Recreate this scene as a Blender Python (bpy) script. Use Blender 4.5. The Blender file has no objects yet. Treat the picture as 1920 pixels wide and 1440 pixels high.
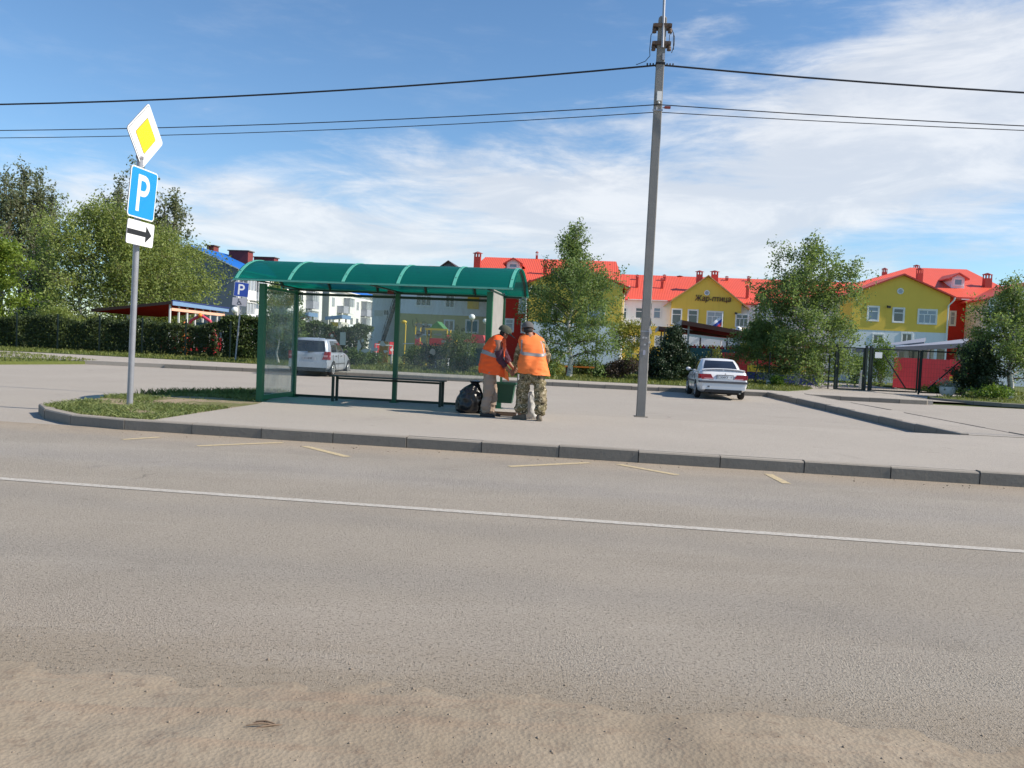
import bpy, math, random
import numpy as np
from mathutils import Vector, Matrix
random.seed(7); RNG = np.random.default_rng(7)
sc = bpy.context.scene
COL = sc.collection
PI = math.pi
# ------------------------------------------------------------------ camera model (also used to measure points)
F, CH, CP, CR = 1550.0, 1.36, 0.044, 0.045
_f = np.array([0, math.cos(CP), -math.sin(CP)]); _r0 = np.array([1., 0, 0]); _u0 = np.array([0, math.sin(CP), math.cos(CP)])
_R = math.cos(CR)*_r0 + math.sin(CR)*_u0; _U = -math.sin(CR)*_r0 + math.cos(CR)*_u0
_O = np.array([0, 0, CH])
def ray(x, y): return _f + _R*(x-960)/F - _U*(y-720)/F
def G(x, y, z=0.0):                       # ground point seen at a photo pixel
    d = ray(x, y); return Vector(_O + d*((z-CH)/d[2]))
def A(x, y, Y):                           # point at depth Y
    d = ray(x, y); return Vector(_O + d*(Y/d[1]))
TH = -0.1445
E1 = Vector((math.cos(TH), math.sin(TH), 0)); E2 = Vector((-math.sin(TH), math.cos(TH), 0))
def S(s, t, z=0.0):
    p = E1*s + E2*t; return Vector((p.x, p.y, z))
def st(p): return (p.x*E1.x+p.y*E1.y, p.x*E2.x+p.y*E2.y)

# ------------------------------------------------------------------ materials
def newmat(name):
    m = bpy.data.materials.new(name); m.use_nodes = True
    nt = m.node_tree; nt.nodes.clear()
    out = nt.nodes.new('ShaderNodeOutputMaterial')
    return m, nt, out
def N(nt, typ, **kw):
    n = nt.nodes.new(typ)
    for k, v in kw.items():
        if k.startswith('i_'):
            key = k[2:].replace('_', ' ')
            n.inputs[key].default_value = v
        elif isinstance(k, str): setattr(n, k, v)
    return n
def rgba(c): return (c[0], c[1], c[2], 1.0)
def mathn(nt, op, a, b=None, c=None, clamp=False):
    n = nt.nodes.new('ShaderNodeMath'); n.operation = op; n.use_clamp = clamp
    for i, x in enumerate((a, b, c)):
        if x is None: continue
        if isinstance(x, (int, float)): n.inputs[i].default_value = x
        else: nt.links.new(x, n.inputs[i])
    return n.outputs[0]
def mixc(nt, fac, a, b, blend='MIX'):
    n = nt.nodes.new('ShaderNodeMix'); n.data_type = 'RGBA'; n.blend_type = blend; n.clamp_factor = True
    if isinstance(fac, (int, float)): n.inputs[0].default_value = fac
    else: nt.links.new(fac, n.inputs[0])
    for i, x in ((6, a), (7, b)):
        if isinstance(x, (tuple, list)): n.inputs[i].default_value = rgba(x)
        else: nt.links.new(x, n.inputs[i])
    return n.outputs[2]
def noise(nt, vec, scale, detail=4, rough=.55, dist=0.0):
    n = nt.nodes.new('ShaderNodeTexNoise'); n.inputs['Scale'].default_value = scale
    n.inputs['Detail'].default_value = detail; n.inputs['Roughness'].default_value = rough; n.inputs['Distortion'].default_value = dist
    if vec is not None: nt.links.new(vec, n.inputs['Vector'])
    return n.outputs[0]
def ramp(nt, fac, stops, interp='LINEAR'):
    n = nt.nodes.new('ShaderNodeValToRGB'); cr = n.color_ramp; cr.interpolation = interp
    while len(cr.elements) < len(stops): cr.elements.new(.5)
    for e, (p, c) in zip(cr.elements, stops):
        e.position = p; e.color = rgba(c) if isinstance(c, (tuple, list)) else (c, c, c, 1)
    nt.links.new(fac, n.inputs[0]); return n.outputs[0]
def sstep(nt, x, lo, hi):
    n = nt.nodes.new('ShaderNodeMapRange'); n.interpolation_type = 'SMOOTHSTEP'
    n.inputs[1].default_value = lo; n.inputs[2].default_value = hi
    nt.links.new(x, n.inputs[0]); return n.outputs[0]
def pos(nt): return nt.nodes.new('ShaderNodeNewGeometry').outputs['Position']
def objco(nt): return nt.nodes.new('ShaderNodeTexCoord').outputs['Object']
def bsdf(nt, out, col, rough=.7, metal=0.0, spec=.5, bump=None, bstr=.3, bdist=.01, coat=0.0):
    b = nt.nodes.new('ShaderNodeBsdfPrincipled')
    if isinstance(col, (tuple, list)): b.inputs['Base Color'].default_value = rgba(col)
    else: nt.links.new(col, b.inputs['Base Color'])
    if isinstance(rough, (int, float)): b.inputs['Roughness'].default_value = rough
    else: nt.links.new(rough, b.inputs['Roughness'])
    b.inputs['Metallic'].default_value = metal; b.inputs['Specular IOR Level'].default_value = spec
    b.inputs['Coat Weight'].default_value = coat
    if bump is not None:
        bn = nt.nodes.new('ShaderNodeBump'); bn.inputs['Strength'].default_value = bstr; bn.inputs['Distance'].default_value = bdist
        nt.links.new(bump, bn.inputs['Height']); nt.links.new(bn.outputs[0], b.inputs['Normal'])
    nt.links.new(b.outputs[0], out.inputs[0]); return b
def simple(name, col, rough=.6, metal=0.0, var=.15, scale=6.0, bump=0.0, bscale=40, spec=.5, coat=0.0, dirt=None):
    m, nt, out = newmat(name)
    v = objco(nt)
    n1 = noise(nt, v, scale, 5, .6)
    dark = tuple(c*(1-var) for c in col); light = tuple(min(1, c*(1+var)) for c in col)
    c = mixc(nt, n1, dark, light)
    if dirt:
        n2 = noise(nt, v, scale*.37+.3, 6, .65)
        c = mixc(nt, mathn(nt, 'MULTIPLY', sstep(nt, n2, .5, .75), dirt[1]), c, dirt[0])
    bm = noise(nt, v, bscale, 4) if bump else None
    bsdf(nt, out, c, rough, metal, spec, bm, bump, .01, coat)
    return m
def leafmat(name, dark, mid, light, trans=.3):
    m, nt, out = newmat(name)
    g = nt.nodes.new('ShaderNodeNewGeometry')
    c = ramp(nt, g.outputs['Random Per Island'], [(0, dark), (.55, mid), (1, light)])
    n1 = noise(nt, objco(nt), 1.1, 3)
    c = mixc(nt, .35, c, ramp(nt, n1, [(.35, dark), (.65, light)]))
    b = nt.nodes.new('ShaderNodeBsdfPrincipled'); nt.links.new(c, b.inputs['Base Color'])
    b.inputs['Roughness'].default_value = .55; b.inputs['Specular IOR Level'].default_value = .35
    t = nt.nodes.new('ShaderNodeBsdfTranslucent'); nt.links.new(mixc(nt, .5, c, (light[0]*1.3, light[1]*1.3, light[2]*.6)), t.inputs[0])
    mx = nt.nodes.new('ShaderNodeMixShader'); mx.inputs[0].default_value = trans
    nt.links.new(b.outputs[0], mx.inputs[1]); nt.links.new(t.outputs[0], mx.inputs[2]); nt.links.new(mx.outputs[0], out.inputs[0])
    return m

# --- ground materials
def asphalt(name, base, dust, grain=1.0, road=False):
    m, nt, out = newmat(name)
    p = pos(nt)
    big = noise(nt, p, .35, 5, .6); mid = noise(nt, p, 2.3, 5, .6); fine = noise(nt, p, 95, 3, .7); vf = noise(nt, p, 240, 2, .7)
    c = mixc(nt, big, tuple(x*.84 for x in base), tuple(min(1, x*1.12) for x in base))
    c = mixc(nt, mathn(nt, 'MULTIPLY', mid, .4), c, dust)
    vor = nt.nodes.new('ShaderNodeTexVoronoi'); vor.inputs['Scale'].default_value = 125; nt.links.new(p, vor.inputs['Vector'])
    stones = ramp(nt, vor.outputs['Color'], [(0, .34), (.13, .90), (.55, 1.0), (.85, 1.08), (1, 1.5)])
    wear = sstep(nt, noise(nt, p, .8, 4), .35, .62)
    if road:
        dn = nt.nodes.new('ShaderNodeVectorMath'); dn.operation = 'DOT_PRODUCT'; nt.links.new(p, dn.inputs[0]); dn.inputs[1].default_value = E2
        t = mathn(nt, 'ADD', dn.outputs['Value'], mathn(nt, 'MULTIPLY', mathn(nt, 'SUBTRACT', noise(nt, p, .55, 6, .6), .5), 1.0))
        t2 = mathn(nt, 'ADD', dn.outputs['Value'], mathn(nt, 'MULTIPLY', mathn(nt, 'SUBTRACT', noise(nt, p, 1.6, 6, .65), .5), .5))
        sx = nt.nodes.new('ShaderNodeVectorMath'); sx.operation = 'DOT_PRODUCT'; nt.links.new(p, sx.inputs[0]); sx.inputs[1].default_value = E1
        gut = sstep(nt, t, 9.0, 10.5)                         # dust washed against the kerb
        sho = sstep(nt, mathn(nt, 'SUBTRACT', mathn(nt, 'ADD', t2, mathn(nt, 'MULTIPLY', mathn(nt, 'SUBTRACT', noise(nt, p, 11, 5, .7), .5), .55)), mathn(nt, 'MULTIPLY', sx.outputs['Value'], .03)), 3.75, 3.0)                         # sand blown over the near edge
        left = mathn(nt, 'MULTIPLY', sstep(nt, t, 4.6, 3.0), sstep(nt, sx.outputs['Value'], 1.5, -3.0))
        c = mixc(nt, mathn(nt, 'MULTIPLY', gut, .75), c, (.38, .305, .225))
        c = mixc(nt, mathn(nt, 'MULTIPLY', left, .5), c, (.37, .305, .24))
        c = mixc(nt, mathn(nt, 'MULTIPLY', sho, .9), c, (.290, .237, .173))
        band = mathn(nt, 'MULTIPLY', sstep(nt, t, 7.2, 7.9), sstep(nt, t, 9.4, 8.4))  # worn wheel track of the far lane
        c = mixc(nt, mathn(nt, 'MULTIPLY', band, .35), c, (.36, .335, .31))
        for c0 in (4.35, 5.75, 7.75, 9.15):                    # polished wheel paths
            wp_ = sstep(nt, mathn(nt, 'ABSOLUTE', mathn(nt, 'SUBTRACT', t, c0+.25)), .42, .05)
            c = mixc(nt, mathn(nt, 'MULTIPLY', wp_, .20), c, (.255, .24, .225))
        mo = nt.nodes.new('ShaderNodeMapping'); mo.inputs['Rotation'].default_value = (0, 0, -TH); mo.inputs['Scale'].default_value = (.16, 1.1, 1); nt.links.new(p, mo.inputs[0])
        streak = sstep(nt, noise(nt, mo.outputs[0], 2.2, 6, .62), .50, .70)
        c = mixc(nt, mathn(nt, 'MULTIPLY', streak, .28), c, (.42, .37, .31))
        oil = sstep(nt, noise(nt, p, 1.05, 3, .5), .70, .76)
        c = mixc(nt, mathn(nt, 'MULTIPLY', oil, .30), c, (.20, .19, .185))
        wear = mathn(nt, 'MULTIPLY', wear, mathn(nt, 'SUBTRACT', 1, sho))
    c = mixc(nt, .75, c, mixc(nt, 1.0, c, stones, 'MULTIPLY'))
    c = mixc(nt, mathn(nt, 'MULTIPLY', sstep(nt, fine, .55, .75), .35), c, tuple(x*.5 for x in base))
    pit = sstep(nt, noise(nt, p, 62, 3, .62), .565, .66)
    c = mixc(nt, mathn(nt, 'MULTIPLY', pit, .42*grain), c, tuple(x*.42 for x in base))
    chip = sstep(nt, noise(nt, p, 81, 2, .6), .60, .68)
    c = mixc(nt, mathn(nt, 'MULTIPLY', chip, .35*grain), c, tuple(min(1, x*1.5) for x in base))
    stain = sstep(nt, noise(nt, p, .75, 5, .6, .4), .60, .72)
    c = mixc(nt, mathn(nt, 'MULTIPLY', stain, .22), c, tuple(x*.55 for x in base))
    spot = sstep(nt, noise(nt, p, 3.1, 3, .5), .70, .74)
    c = mixc(nt, mathn(nt, 'MULTIPLY', spot, .30), c, tuple(x*.5 for x in base))
    # cracks
    vc = nt.nodes.new('ShaderNodeTexVoronoi'); vc.feature = 'DISTANCE_TO_EDGE'; vc.inputs['Scale'].default_value = .23
    wv = nt.nodes.new('ShaderNodeVectorMath'); wv.operation = 'ADD'; nt.links.new(p, wv.inputs[0])
    nn = nt.nodes.new('ShaderNodeTexNoise'); nn.inputs['Scale'].default_value = 1.7; nn.inputs['Detail'].default_value = 6; nt.links.new(p, nn.inputs['Vector'])
    nt.links.new(nn.outputs[1], wv.inputs[1]); nt.links.new(wv.outputs[0], vc.inputs['Vector'])
    crack = mathn(nt, 'MULTIPLY', mathn(nt, 'LESS_THAN', vc.outputs['Distance'], .0035), sstep(nt, noise(nt, p, .31, 3), .60, .66))
    c = mixc(nt, mathn(nt, 'MULTIPLY', crack, .55), c, (.08, .075, .07))
    h = mathn(nt, 'ADD', mathn(nt, 'MULTIPLY', vor.outputs['Distance'], mathn(nt, 'ADD', .25, mathn(nt, 'MULTIPLY', wear, .7))), mathn(nt, 'ADD', mathn(nt, 'MULTIPLY', vf, .8), mathn(nt, 'SUBTRACT', mathn(nt, 'MULTIPLY', fine, .5), mathn(nt, 'MULTIPLY', pit, .8))))
    bsdf(nt, out, c, .9, 0, .3, h, 1.0*grain, .006)
    return m
M = {}
M['road'] = asphalt('road_asphalt', (.342, .300, .246), (.382, .330, .264), 1.0, True)
M['lot'] = asphalt('lot_asphalt', (.368, .330, .284), (.405, .354, .296), .5)
M['pave'] = asphalt('pavement_asphalt', (.392, .352, .304), (.43, .376, .315), .6)
def dirtmat():
    m, nt, out = newmat('dirt')
    p = pos(nt)
    a = noise(nt, p, 1.1, 7, .65); b = noise(nt, p, 14, 6, .7); c_ = noise(nt, p, 130, 3, .7)
    mp = nt.nodes.new('ShaderNodeMapping'); mp.inputs['Rotation'].default_value = (0, 0, -TH+.03); mp.inputs['Scale'].default_value = (.35, 5, 1); nt.links.new(p, mp.inputs[0])
    tr = noise(nt, mp.outputs[0], 1.6, 5, .6)
    c = ramp(nt, a, [(.3, (.225, .181, .131)), (.5, (.288, .235, .172)), (.7, (.345, .285, .212))])
    c = mixc(nt, mathn(nt, 'MULTIPLY', sstep(nt, tr, .5, .68), .5), c, (.30, .215, .15))
    c = mixc(nt, mathn(nt, 'MULTIPLY', sstep(nt, b, .50, .68), .6), c, (.20, .15, .11))
    c = mixc(nt, mathn(nt, 'MULTIPLY', sstep(nt, c_, .58, .75), .4), c, (.47, .39, .30))
    vor = nt.nodes.new('ShaderNodeTexVoronoi'); vor.inputs['Scale'].default_value = 60; nt.links.new(p, vor.inputs['Vector'])
    h = mathn(nt, 'ADD', mathn(nt, 'MULTIPLY', b, 1.2), mathn(nt, 'ADD', mathn(nt, 'MULTIPLY', vor.outputs['Distance'], .5), mathn(nt, 'MULTIPLY', tr, 1.2)))
    bsdf(nt, out, c, .95, 0, .2, h, .6, .009)
    return m
M['dirt'] = dirtmat()
def soilgrass(name, g1, g2, soil, thr):
    m, nt, out = newmat(name)
    p = pos(nt)
    a = noise(nt, p, .9, 6, .65); b = noise(nt, p, 9, 5, .7)
    c = mixc(nt, b, g1, g2)
    c = mixc(nt, sstep(nt, a, thr, thr+.12), c, soil)
    bsdf(nt, out, c, .95, 0, .2, b, .8, .05)
    return m
M['verge'] = soilgrass('verge_turf', (.075, .10, .025), (.15, .17, .045), (.22, .18, .10), .62)
M['island'] = soilgrass('island_soil', (.12, .13, .05), (.2, .19, .08), (.33, .255, .175), .42)
M['field'] = soilgrass('far_field', (.07, .095, .03), (.12, .14, .045), (.2, .17, .1), .68)
def kerbmat():
    m, nt, out = newmat('kerb_concrete')
    g = nt.nodes.new('ShaderNodeNewGeometry'); p = g.outputs['Position']
    sp_ = nt.nodes.new('ShaderNodeSeparateXYZ'); nt.links.new(g.outputs['True Normal'], sp_.inputs[0])
    a = noise(nt, p, 2.4, 6, .65); b = noise(nt, p, 19, 5, .7)
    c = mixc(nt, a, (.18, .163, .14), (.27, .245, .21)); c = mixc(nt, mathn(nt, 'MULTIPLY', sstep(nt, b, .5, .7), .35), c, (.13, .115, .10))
    c = mixc(nt, mathn(nt, 'MULTIPLY', sstep(nt, sp_.outputs[2], .4, .9), .75), c, (.38, .335, .28))  # tops paler than sides: dust, plus sun-and-shade contrast put into the colour
    c = mixc(nt, mathn(nt, 'MULTIPLY', g.outputs['Random Per Island'], .18), c, (.12, .11, .10))
    bsdf(nt, out, c, .92, 0, .25, b, .6, .012); return m
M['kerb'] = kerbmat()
M['white_paint'] = None
def paint(name, col, wearlo, wearhi, base):
    m, nt, out = newmat(name)
    p = pos(nt)
    w = sstep(nt, noise(nt, p, 28, 5, .75), wearlo, wearhi)
    w2 = sstep(nt, noise(nt, p, 2.1, 4, .6), .3, .75)
    f = mathn(nt, 'MAXIMUM', mathn(nt, 'MULTIPLY', w, .8), mathn(nt, 'MULTIPLY', w2, .35))
    c = mixc(nt, f, col, base)
    bsdf(nt, out, c, .85, 0, .3, noise(nt, p, 110, 3, .7), .5, .006)
    return m
M['white_line'] = paint('worn_white_paint', (.50, .475, .425), .45, .60, (.335, .29, .24))
M['yellow_line'] = paint('worn_yellow_paint', (.58, .46, .25), .42, .57, (.38, .315, .235))
# --- object materials
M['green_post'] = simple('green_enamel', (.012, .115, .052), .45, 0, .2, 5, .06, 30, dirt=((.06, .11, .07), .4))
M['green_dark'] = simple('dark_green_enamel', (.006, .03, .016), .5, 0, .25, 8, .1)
M['green_rib'] = simple('pale_green_strip', (.10, .40, .31), .45, 0, .15, 9)
M['bench_wood'] = simple('bench_green_black', (.012, .03, .018), .6, 0, .3, 9, .2)
M['galv'] = simple('galvanised', (.34, .35, .385), .5, .35, .2, 7, .15, 25, dirt=((.30, .29, .28), .5))
M['concrete'] = simple('pole_concrete', (.25, .24, .225), .92, 0, .16, 5, .5, 55, .25, dirt=((.17, .16, .15), .5))
M['paper'] = simple('torn_paper', (.52, .51, .49), .8, 0, .1, 20)
M['rust'] = simple('brown_steel', (.13, .085, .06), .75, .2, .3, 12)
M['cable'] = simple('black_cable', (.012, .014, .02), .6, 0, .2, 4)
M['signwhite'] = simple('sign_white', (.80, .80, .80), .45, 0, .05, 3)
M['signblue'] = simple('sign_blue', (.012, .27, .72), .45, 0, .08, 4)
M['signdblue'] = simple('sign_dark_blue', (.02, .06, .34), .5, 0, .1, 4)
M['signyellow'] = simple('sign_yellow', (.86, .62, .012), .45, 0, .05, 4)
M['signgrey'] = simple('sign_grey', (.40, .40, .46), .5, 0, .1, 4)
M['black'] = simple('black_mat', (.015, .015, .017), .6, 0, .2, 6)
M['signback'] = simple('sign_back_grey', (.22, .21, .24), .6, .2, .15, 5)
M['white_trim'] = simple('white_trim', (.78, .77, .75), .6, 0, .08, 3)
def wallmat(name, col, var=.08, streak=.25):
    m, nt, out = newmat(name)
    v = objco(nt)
    n1 = noise(nt, v, .5, 5, .6)
    mp = nt.nodes.new('ShaderNodeMapping'); mp.inputs['Scale'].default_value = (2.5, 2.5, .22); nt.links.new(v, mp.inputs[0])
    s = sstep(nt, noise(nt, mp.outputs[0], 1.3, 6, .65), .52, .75)
    c = mixc(nt, n1, tuple(x*(1-var) for x in col), tuple(min(1, x*(1+var)) for x in col))
    c = mixc(nt, mathn(nt, 'MULTIPLY', s, streak), c, tuple(x*.7 for x in col))
    bsdf(nt, out, c, .88, 0, .25, noise(nt, v, 22, 4), .25, .02)
    return m
M['w_yellow'] = wallmat('ochre_yellow_render', (.82, .56, .10))
M['w_red'] = wallmat('red_render', (.56, .035, .022))
M['w_white'] = wallmat('white_render', (.80, .79, .77))
M['w_olive'] = wallmat('olive_render', (.52, .455, .21))
M['w_bluegrey'] = wallmat('bluegrey_render', (.19, .215, .27))
M['w_cream'] = wallmat('cream_render', (.62, .60, .54))
M['w_pale'] = wallmat('pale_blue_render', (.74, .76, .79))
def roofmat(name, col):
    m, nt, out = newmat(name)
    v = objco(nt)
    n1 = noise(nt, v, 1.2, 5, .6)
    w = nt.nodes.new('ShaderNodeTexWave'); w.wave_type = 'BANDS'; w.bands_direction = 'X'; w.inputs['Scale'].default_value = 1.6; nt.links.new(v, w.inputs['Vector'])
    c = mixc(nt, n1, tuple(x*.85 for x in col), tuple(min(1, x*1.1) for x in col))
    c = mixc(nt, mathn(nt, 'MULTIPLY', w.outputs[1], .30), c, tuple(x*.6 for x in col))
    bsdf(nt, out, c, .5, 0, .4, w.outputs[1], .5, .04)
    return m
M['r_red'] = roofmat('red_metal_roof', (.80, .115, .06))
M['r_blue'] = roofmat('blue_metal_roof', (.012, .15, .55))
M['r_grey'] = roofmat('grey_metal_roof', (.42, .43, .46))
M['r_lgrey'] = roofmat('light_grey_metal_roof', (.62, .63, .68))
M['r_brown'] = roofmat('brown_metal_roof', (.06, .03, .025))
M['brick'] = simple('dark_red_chimney', (.20, .035, .03), .8, 0, .2, 3)
M['chim'] = simple('red_chimney', (.42, .045, .03), .6, 0, .15, 3)
M['chimcap'] = simple('chimney_cap', (.30, .06, .05), .5, .2, .1, 3)
M['maroon'] = simple('maroon_boards', (.26, .006, .016), .9, 0, .2, 3, spec=.08)
M['brown'] = simple('brown_boards', (.10, .04, .03), .6, 0, .2, 3)
M['salmon'] = simple('salmon_beam', (.80, .45, .32), .6, 0, .1, 3)
M['bluefascia'] = simple('blue_fascia', (.17, .28, .46), .55, 0, .1, 3)
M['darkblue'] = simple('dark_blue_board', (.02, .035, .16), .6, 0, .2, 3)
M['tealboard'] = simple('teal_board', (.02, .10, .12), .6, 0, .2, 3)
M['playred'] = simple('play_red', (.62, .035, .05), .45, 0, .15, 5)
M['playpink'] = simple('play_pink', (.60, .06, .10), .45, 0, .15, 5)
M['playyellow'] = simple('play_yellow', (.75, .50, .04), .45, 0, .12, 5)
M['playorange'] = simple('play_orange', (.80, .22, .03), .45, 0, .12, 5)
M['playgreen'] = simple('play_green', (.06, .22, .05), .45, 0, .12, 5)
M['globe'] = simple('opal_globe', (.85, .85, .83), .25, 0, .03, 3)
M['lamp_pole'] = simple('lamp_pole_grey', (.30, .29, .27), .5, .3, .1, 5)
M['fence_green'] = simple('fence_green', (.01, .055, .035), .5, 0, .2, 6)
M['fence_dark'] = simple('fence_dark_green', (.004, .014, .011), .5, 0, .2, 6)
M['stone'] = simple('pebble_stone', (.26, .21, .16), .9, 0, .45, 11, .3)
M['twig'] = simple('dry_twig', (.22, .15, .10), .9, 0, .3, 11)
M['bark'] = simple('bark_grey_brown', (.14, .115, .09), .95, 0, .35, 9, .6, 25)
def birchbark():
    m, nt, out = newmat('birch_bark')
    v = objco(nt)
    mp = nt.nodes.new('ShaderNodeMapping'); mp.inputs['Scale'].default_value = (2, 2, 9); nt.links.new(v, mp.inputs[0])
    s = sstep(nt, noise(nt, mp.outputs[0], 1.6, 5, .6), .52, .64)
    c = mixc(nt, s, (.58, .55, .50), (.07, .06, .055))
    bsdf(nt, out, c, .85, 0, .2, noise(nt, v, 20), .4, .01); return m
M['birch'] = birchbark(); M['twigbark'] = simple('dark_twig_bark', (.085, .065, .05), .95, 0, .3, 9)
M['l_birch'] = leafmat('birch_leaves', (.08, .125, .028), (.21, .27, .068), (.37, .42, .14), .45)
M['l_birch2'] = leafmat('street_birch_leaves', (.05, .09, .028), (.13, .205, .062), (.26, .345, .13), .45)
M['l_poplar'] = leafmat('poplar_leaves', (.075, .10, .055), (.16, .19, .10), (.27, .29, .18), .42)
M['l_maple'] = leafmat('maple_leaves', (.08, .14, .018), (.17, .25, .035), (.27, .34, .06), .4)
M['l_dark'] = leafmat('spruce_needles', (.010, .022, .010), (.022, .045, .018), (.05, .085, .035), .1)
M['l_hedge'] = leafmat('hedge_leaves', (.016, .030, .011), (.042, .066, .021), (.115, .15, .045))
M['l_hedge2'] = leafmat('trimmed_hedge_leaves', (.016, .032, .011), (.042, .072, .021), (.12, .165, .05))
M['l_yellow'] = leafmat('yellowgreen_leaves', (.09, .12, .015), (.19, .21, .03), (.33, .32, .06))
M['l_maroon'] = leafmat('maroon_leaves', (.022, .015, .014), (.055, .035, .03), (.10, .07, .05))
M['l_bush'] = leafmat('bush_leaves', (.03, .06, .014), (.07, .12, .028), (.14, .20, .05))
M['l_bright'] = leafmat('bright_bush_leaves', (.06, .12, .014), (.12, .20, .03), (.20, .30, .05))
M['l_grass'] = leafmat('grass_blades', (.06, .10, .018), (.13, .17, .035), (.25, .25, .075))
M['l_weed'] = leafmat('island_weeds', (.07, .11, .028), (.14, .185, .052), (.27, .30, .115))
def translucent(name, col, tcol, tf, gloss=.12):
    m, nt, out = newmat(name)
    v = objco(nt)
    n1 = noise(nt, v, 1.4, 5, .65)
    c = mixc(nt, n1, tuple(x*.85 for x in col), tuple(x*1.15 for x in col))
    d = nt.nodes.new('ShaderNodeBsdfPrincipled'); nt.links.new(c, d.inputs['Base Color']); d.inputs['Roughness'].default_value = .35
    tr = nt.nodes.new('ShaderNodeBsdfTranslucent'); tr.inputs[0].default_value = rgba(tcol)
    tp = nt.nodes.new('ShaderNodeBsdfTransparent'); tp.inputs[0].default_value = rgba(tcol)
    m1 = nt.nodes.new('ShaderNodeMixShader'); m1.inputs[0].default_value = .62
    nt.links.new(tr.outputs[0], m1.inputs[1]); nt.links.new(tp.outputs[0], m1.inputs[2])
    m2 = nt.nodes.new('ShaderNodeMixShader'); m2.inputs[0].default_value = tf
    nt.links.new(d.outputs[0], m2.inputs[1]); nt.links.new(m1.outputs[0], m2.inputs[2]); nt.links.new(m2.outputs[0], out.inputs[0])
    return m
M['poly'] = translucent('green_polycarbonate', (.005, .14, .13), (.06, .68, .56), .54)
def glassmat(name, tint, dirt, amount, lo=.35, hi=.75, scale=2.2):
    m, nt, out = newmat(name)
    v = objco(nt)
    mp = nt.nodes.new('ShaderNodeMapping'); mp.inputs['Scale'].default_value = (1.6, 1.6, .7); nt.links.new(v, mp.inputs[0])
    a = sstep(nt, noise(nt, mp.outputs[0], scale, 7, .65, .6), lo, hi)
    sc_ = sstep(nt, noise(nt, v, 23, 5, .7), .60, .68)
    sep = nt.nodes.new('ShaderNodeSeparateXYZ'); nt.links.new(v, sep.inputs[0])
    low = sstep(nt, sep.outputs[2], 1.0, .35)
    f = mathn(nt, 'ADD', mathn(nt, 'ADD', amount*.55, mathn(nt, 'MULTIPLY', a, amount)), mathn(nt, 'ADD', mathn(nt, 'MULTIPLY', sc_, amount*.3), mathn(nt, 'MULTIPLY', low, amount*.4)), clamp=True)
    tp = nt.nodes.new('ShaderNodeBsdfTransparent'); tp.inputs[0].default_value = rgba(tint)
    df = nt.nodes.new('ShaderNodeBsdfDiffuse'); df.inputs[0].default_value = rgba(dirt)
    tl = nt.nodes.new('ShaderNodeBsdfTranslucent'); tl.inputs[0].default_value = rgba(dirt)
    m0 = nt.nodes.new('ShaderNodeMixShader'); m0.inputs[0].default_value = .4
    nt.links.new(df.outputs[0], m0.inputs[1]); nt.links.new(tl.outputs[0], m0.inputs[2])
    m1 = nt.nodes.new('ShaderNodeMixShader'); nt.links.new(f, m1.inputs[0])
    nt.links.new(tp.outputs[0], m1.inputs[1]); nt.links.new(m0.outputs[0], m1.inputs[2])
    gl = nt.nodes.new('ShaderNodeBsdfGlossy'); gl.inputs['Roughness'].default_value = .05
    lw = nt.nodes.new('ShaderNodeLayerWeight'); lw.inputs['Blend'].default_value = .25
    m2 = nt.nodes.new('ShaderNodeMixShader'); nt.links.new(mathn(nt, 'MULTIPLY', lw.outputs[0], .25), m2.inputs[0])
    nt.links.new(m1.outputs[0], m2.inputs[1]); nt.links.new(gl.outputs[0], m2.inputs[2]); nt.links.new(m2.outputs[0], out.inputs[0])
    return m
M['glass'] = glassmat('dirty_glass', (.93, .96, .95), (.46, .48, .48), .14)
M['glass_side'] = glassmat('very_dirty_glass', (.90, .95, .93), (.42, .44, .44), .23, .35, .75, 1.6)
M['pane'] = simple('window_pane', (.045, .055, .07), .08, 0, .5, .35, 0, 5, .9)
M['pane_l'] = simple('curtained_pane', (.30, .32, .36), .15, 0, .4, .6, 0, 5, .8)
M['pane_b'] = simple('sky_pane', (.16, .22, .30), .1, 0, .3, .4, 0, 5, .9)
M['carglass'] = simple('car_glass', (.018, .022, .032), .06, 0, .3, 2, 0, 5, .8)
M['carwhite'] = simple('white_car_paint', (.72, .72, .73), .3, 0, .04, 2, coat=.6, dirt=((.5, .47, .43), .25))
M['carsilver'] = simple('silver_car_paint', (.45, .48, .56), .32, .35, .06, 2, coat=.6, dirt=((.32, .31, .30), .25))
M['tyre'] = simple('tyre_rubber', (.022, .02, .02), .9, 0, .3, 8, .3)
M['rim'] = simple('wheel_rim', (.52, .52, .52), .35, .6, .15, 10)
M['taillight'] = simple('tail_light_red', (.32, .012, .03), .18, 0, .2, 9)
M['taillight2'] = simple('tail_light_clear', (.62, .30, .33), .18, 0, .2, 9)
M['trimgrey'] = simple('grey_trim', (.10, .10, .11), .6, 0, .15, 6)
M['chrome'] = simple('chrome', (.6, .6, .6), .2, 1.0, .05, 6)
M['binbag'] = simple('black_polythene', (.008, .008, .010), .32, 0, .2, 7, .6, 9)
M['sack'] = simple('white_woven_sack', (.62, .60, .57), .8, 0, .22, 7, .7, 14, dirt=((.33, .30, .27), .6))
M['bingreen'] = simple('bin_green', (.008, .085, .045), .45, 0, .15, 5)
M['skin'] = simple('tanned_skin', (.32, .15, .095), .55, 0, .1, 12)
M['hair'] = simple('dark_hair', (.025, .02, .018), .8, 0, .2, 30)
M['vest'] = simple('orange_vest_cloth', (.86, .105, .012), .75, 0, .10, 5, .5, 9)
M['vest_o'] = simple('light_orange_vest_cloth', (.92, .20, .04), .75, 0, .10, 5, .5, 9)
M['stripe'] = simple('reflective_tape', (.27, .255, .25), .5, .1, .1, 9)
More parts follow.
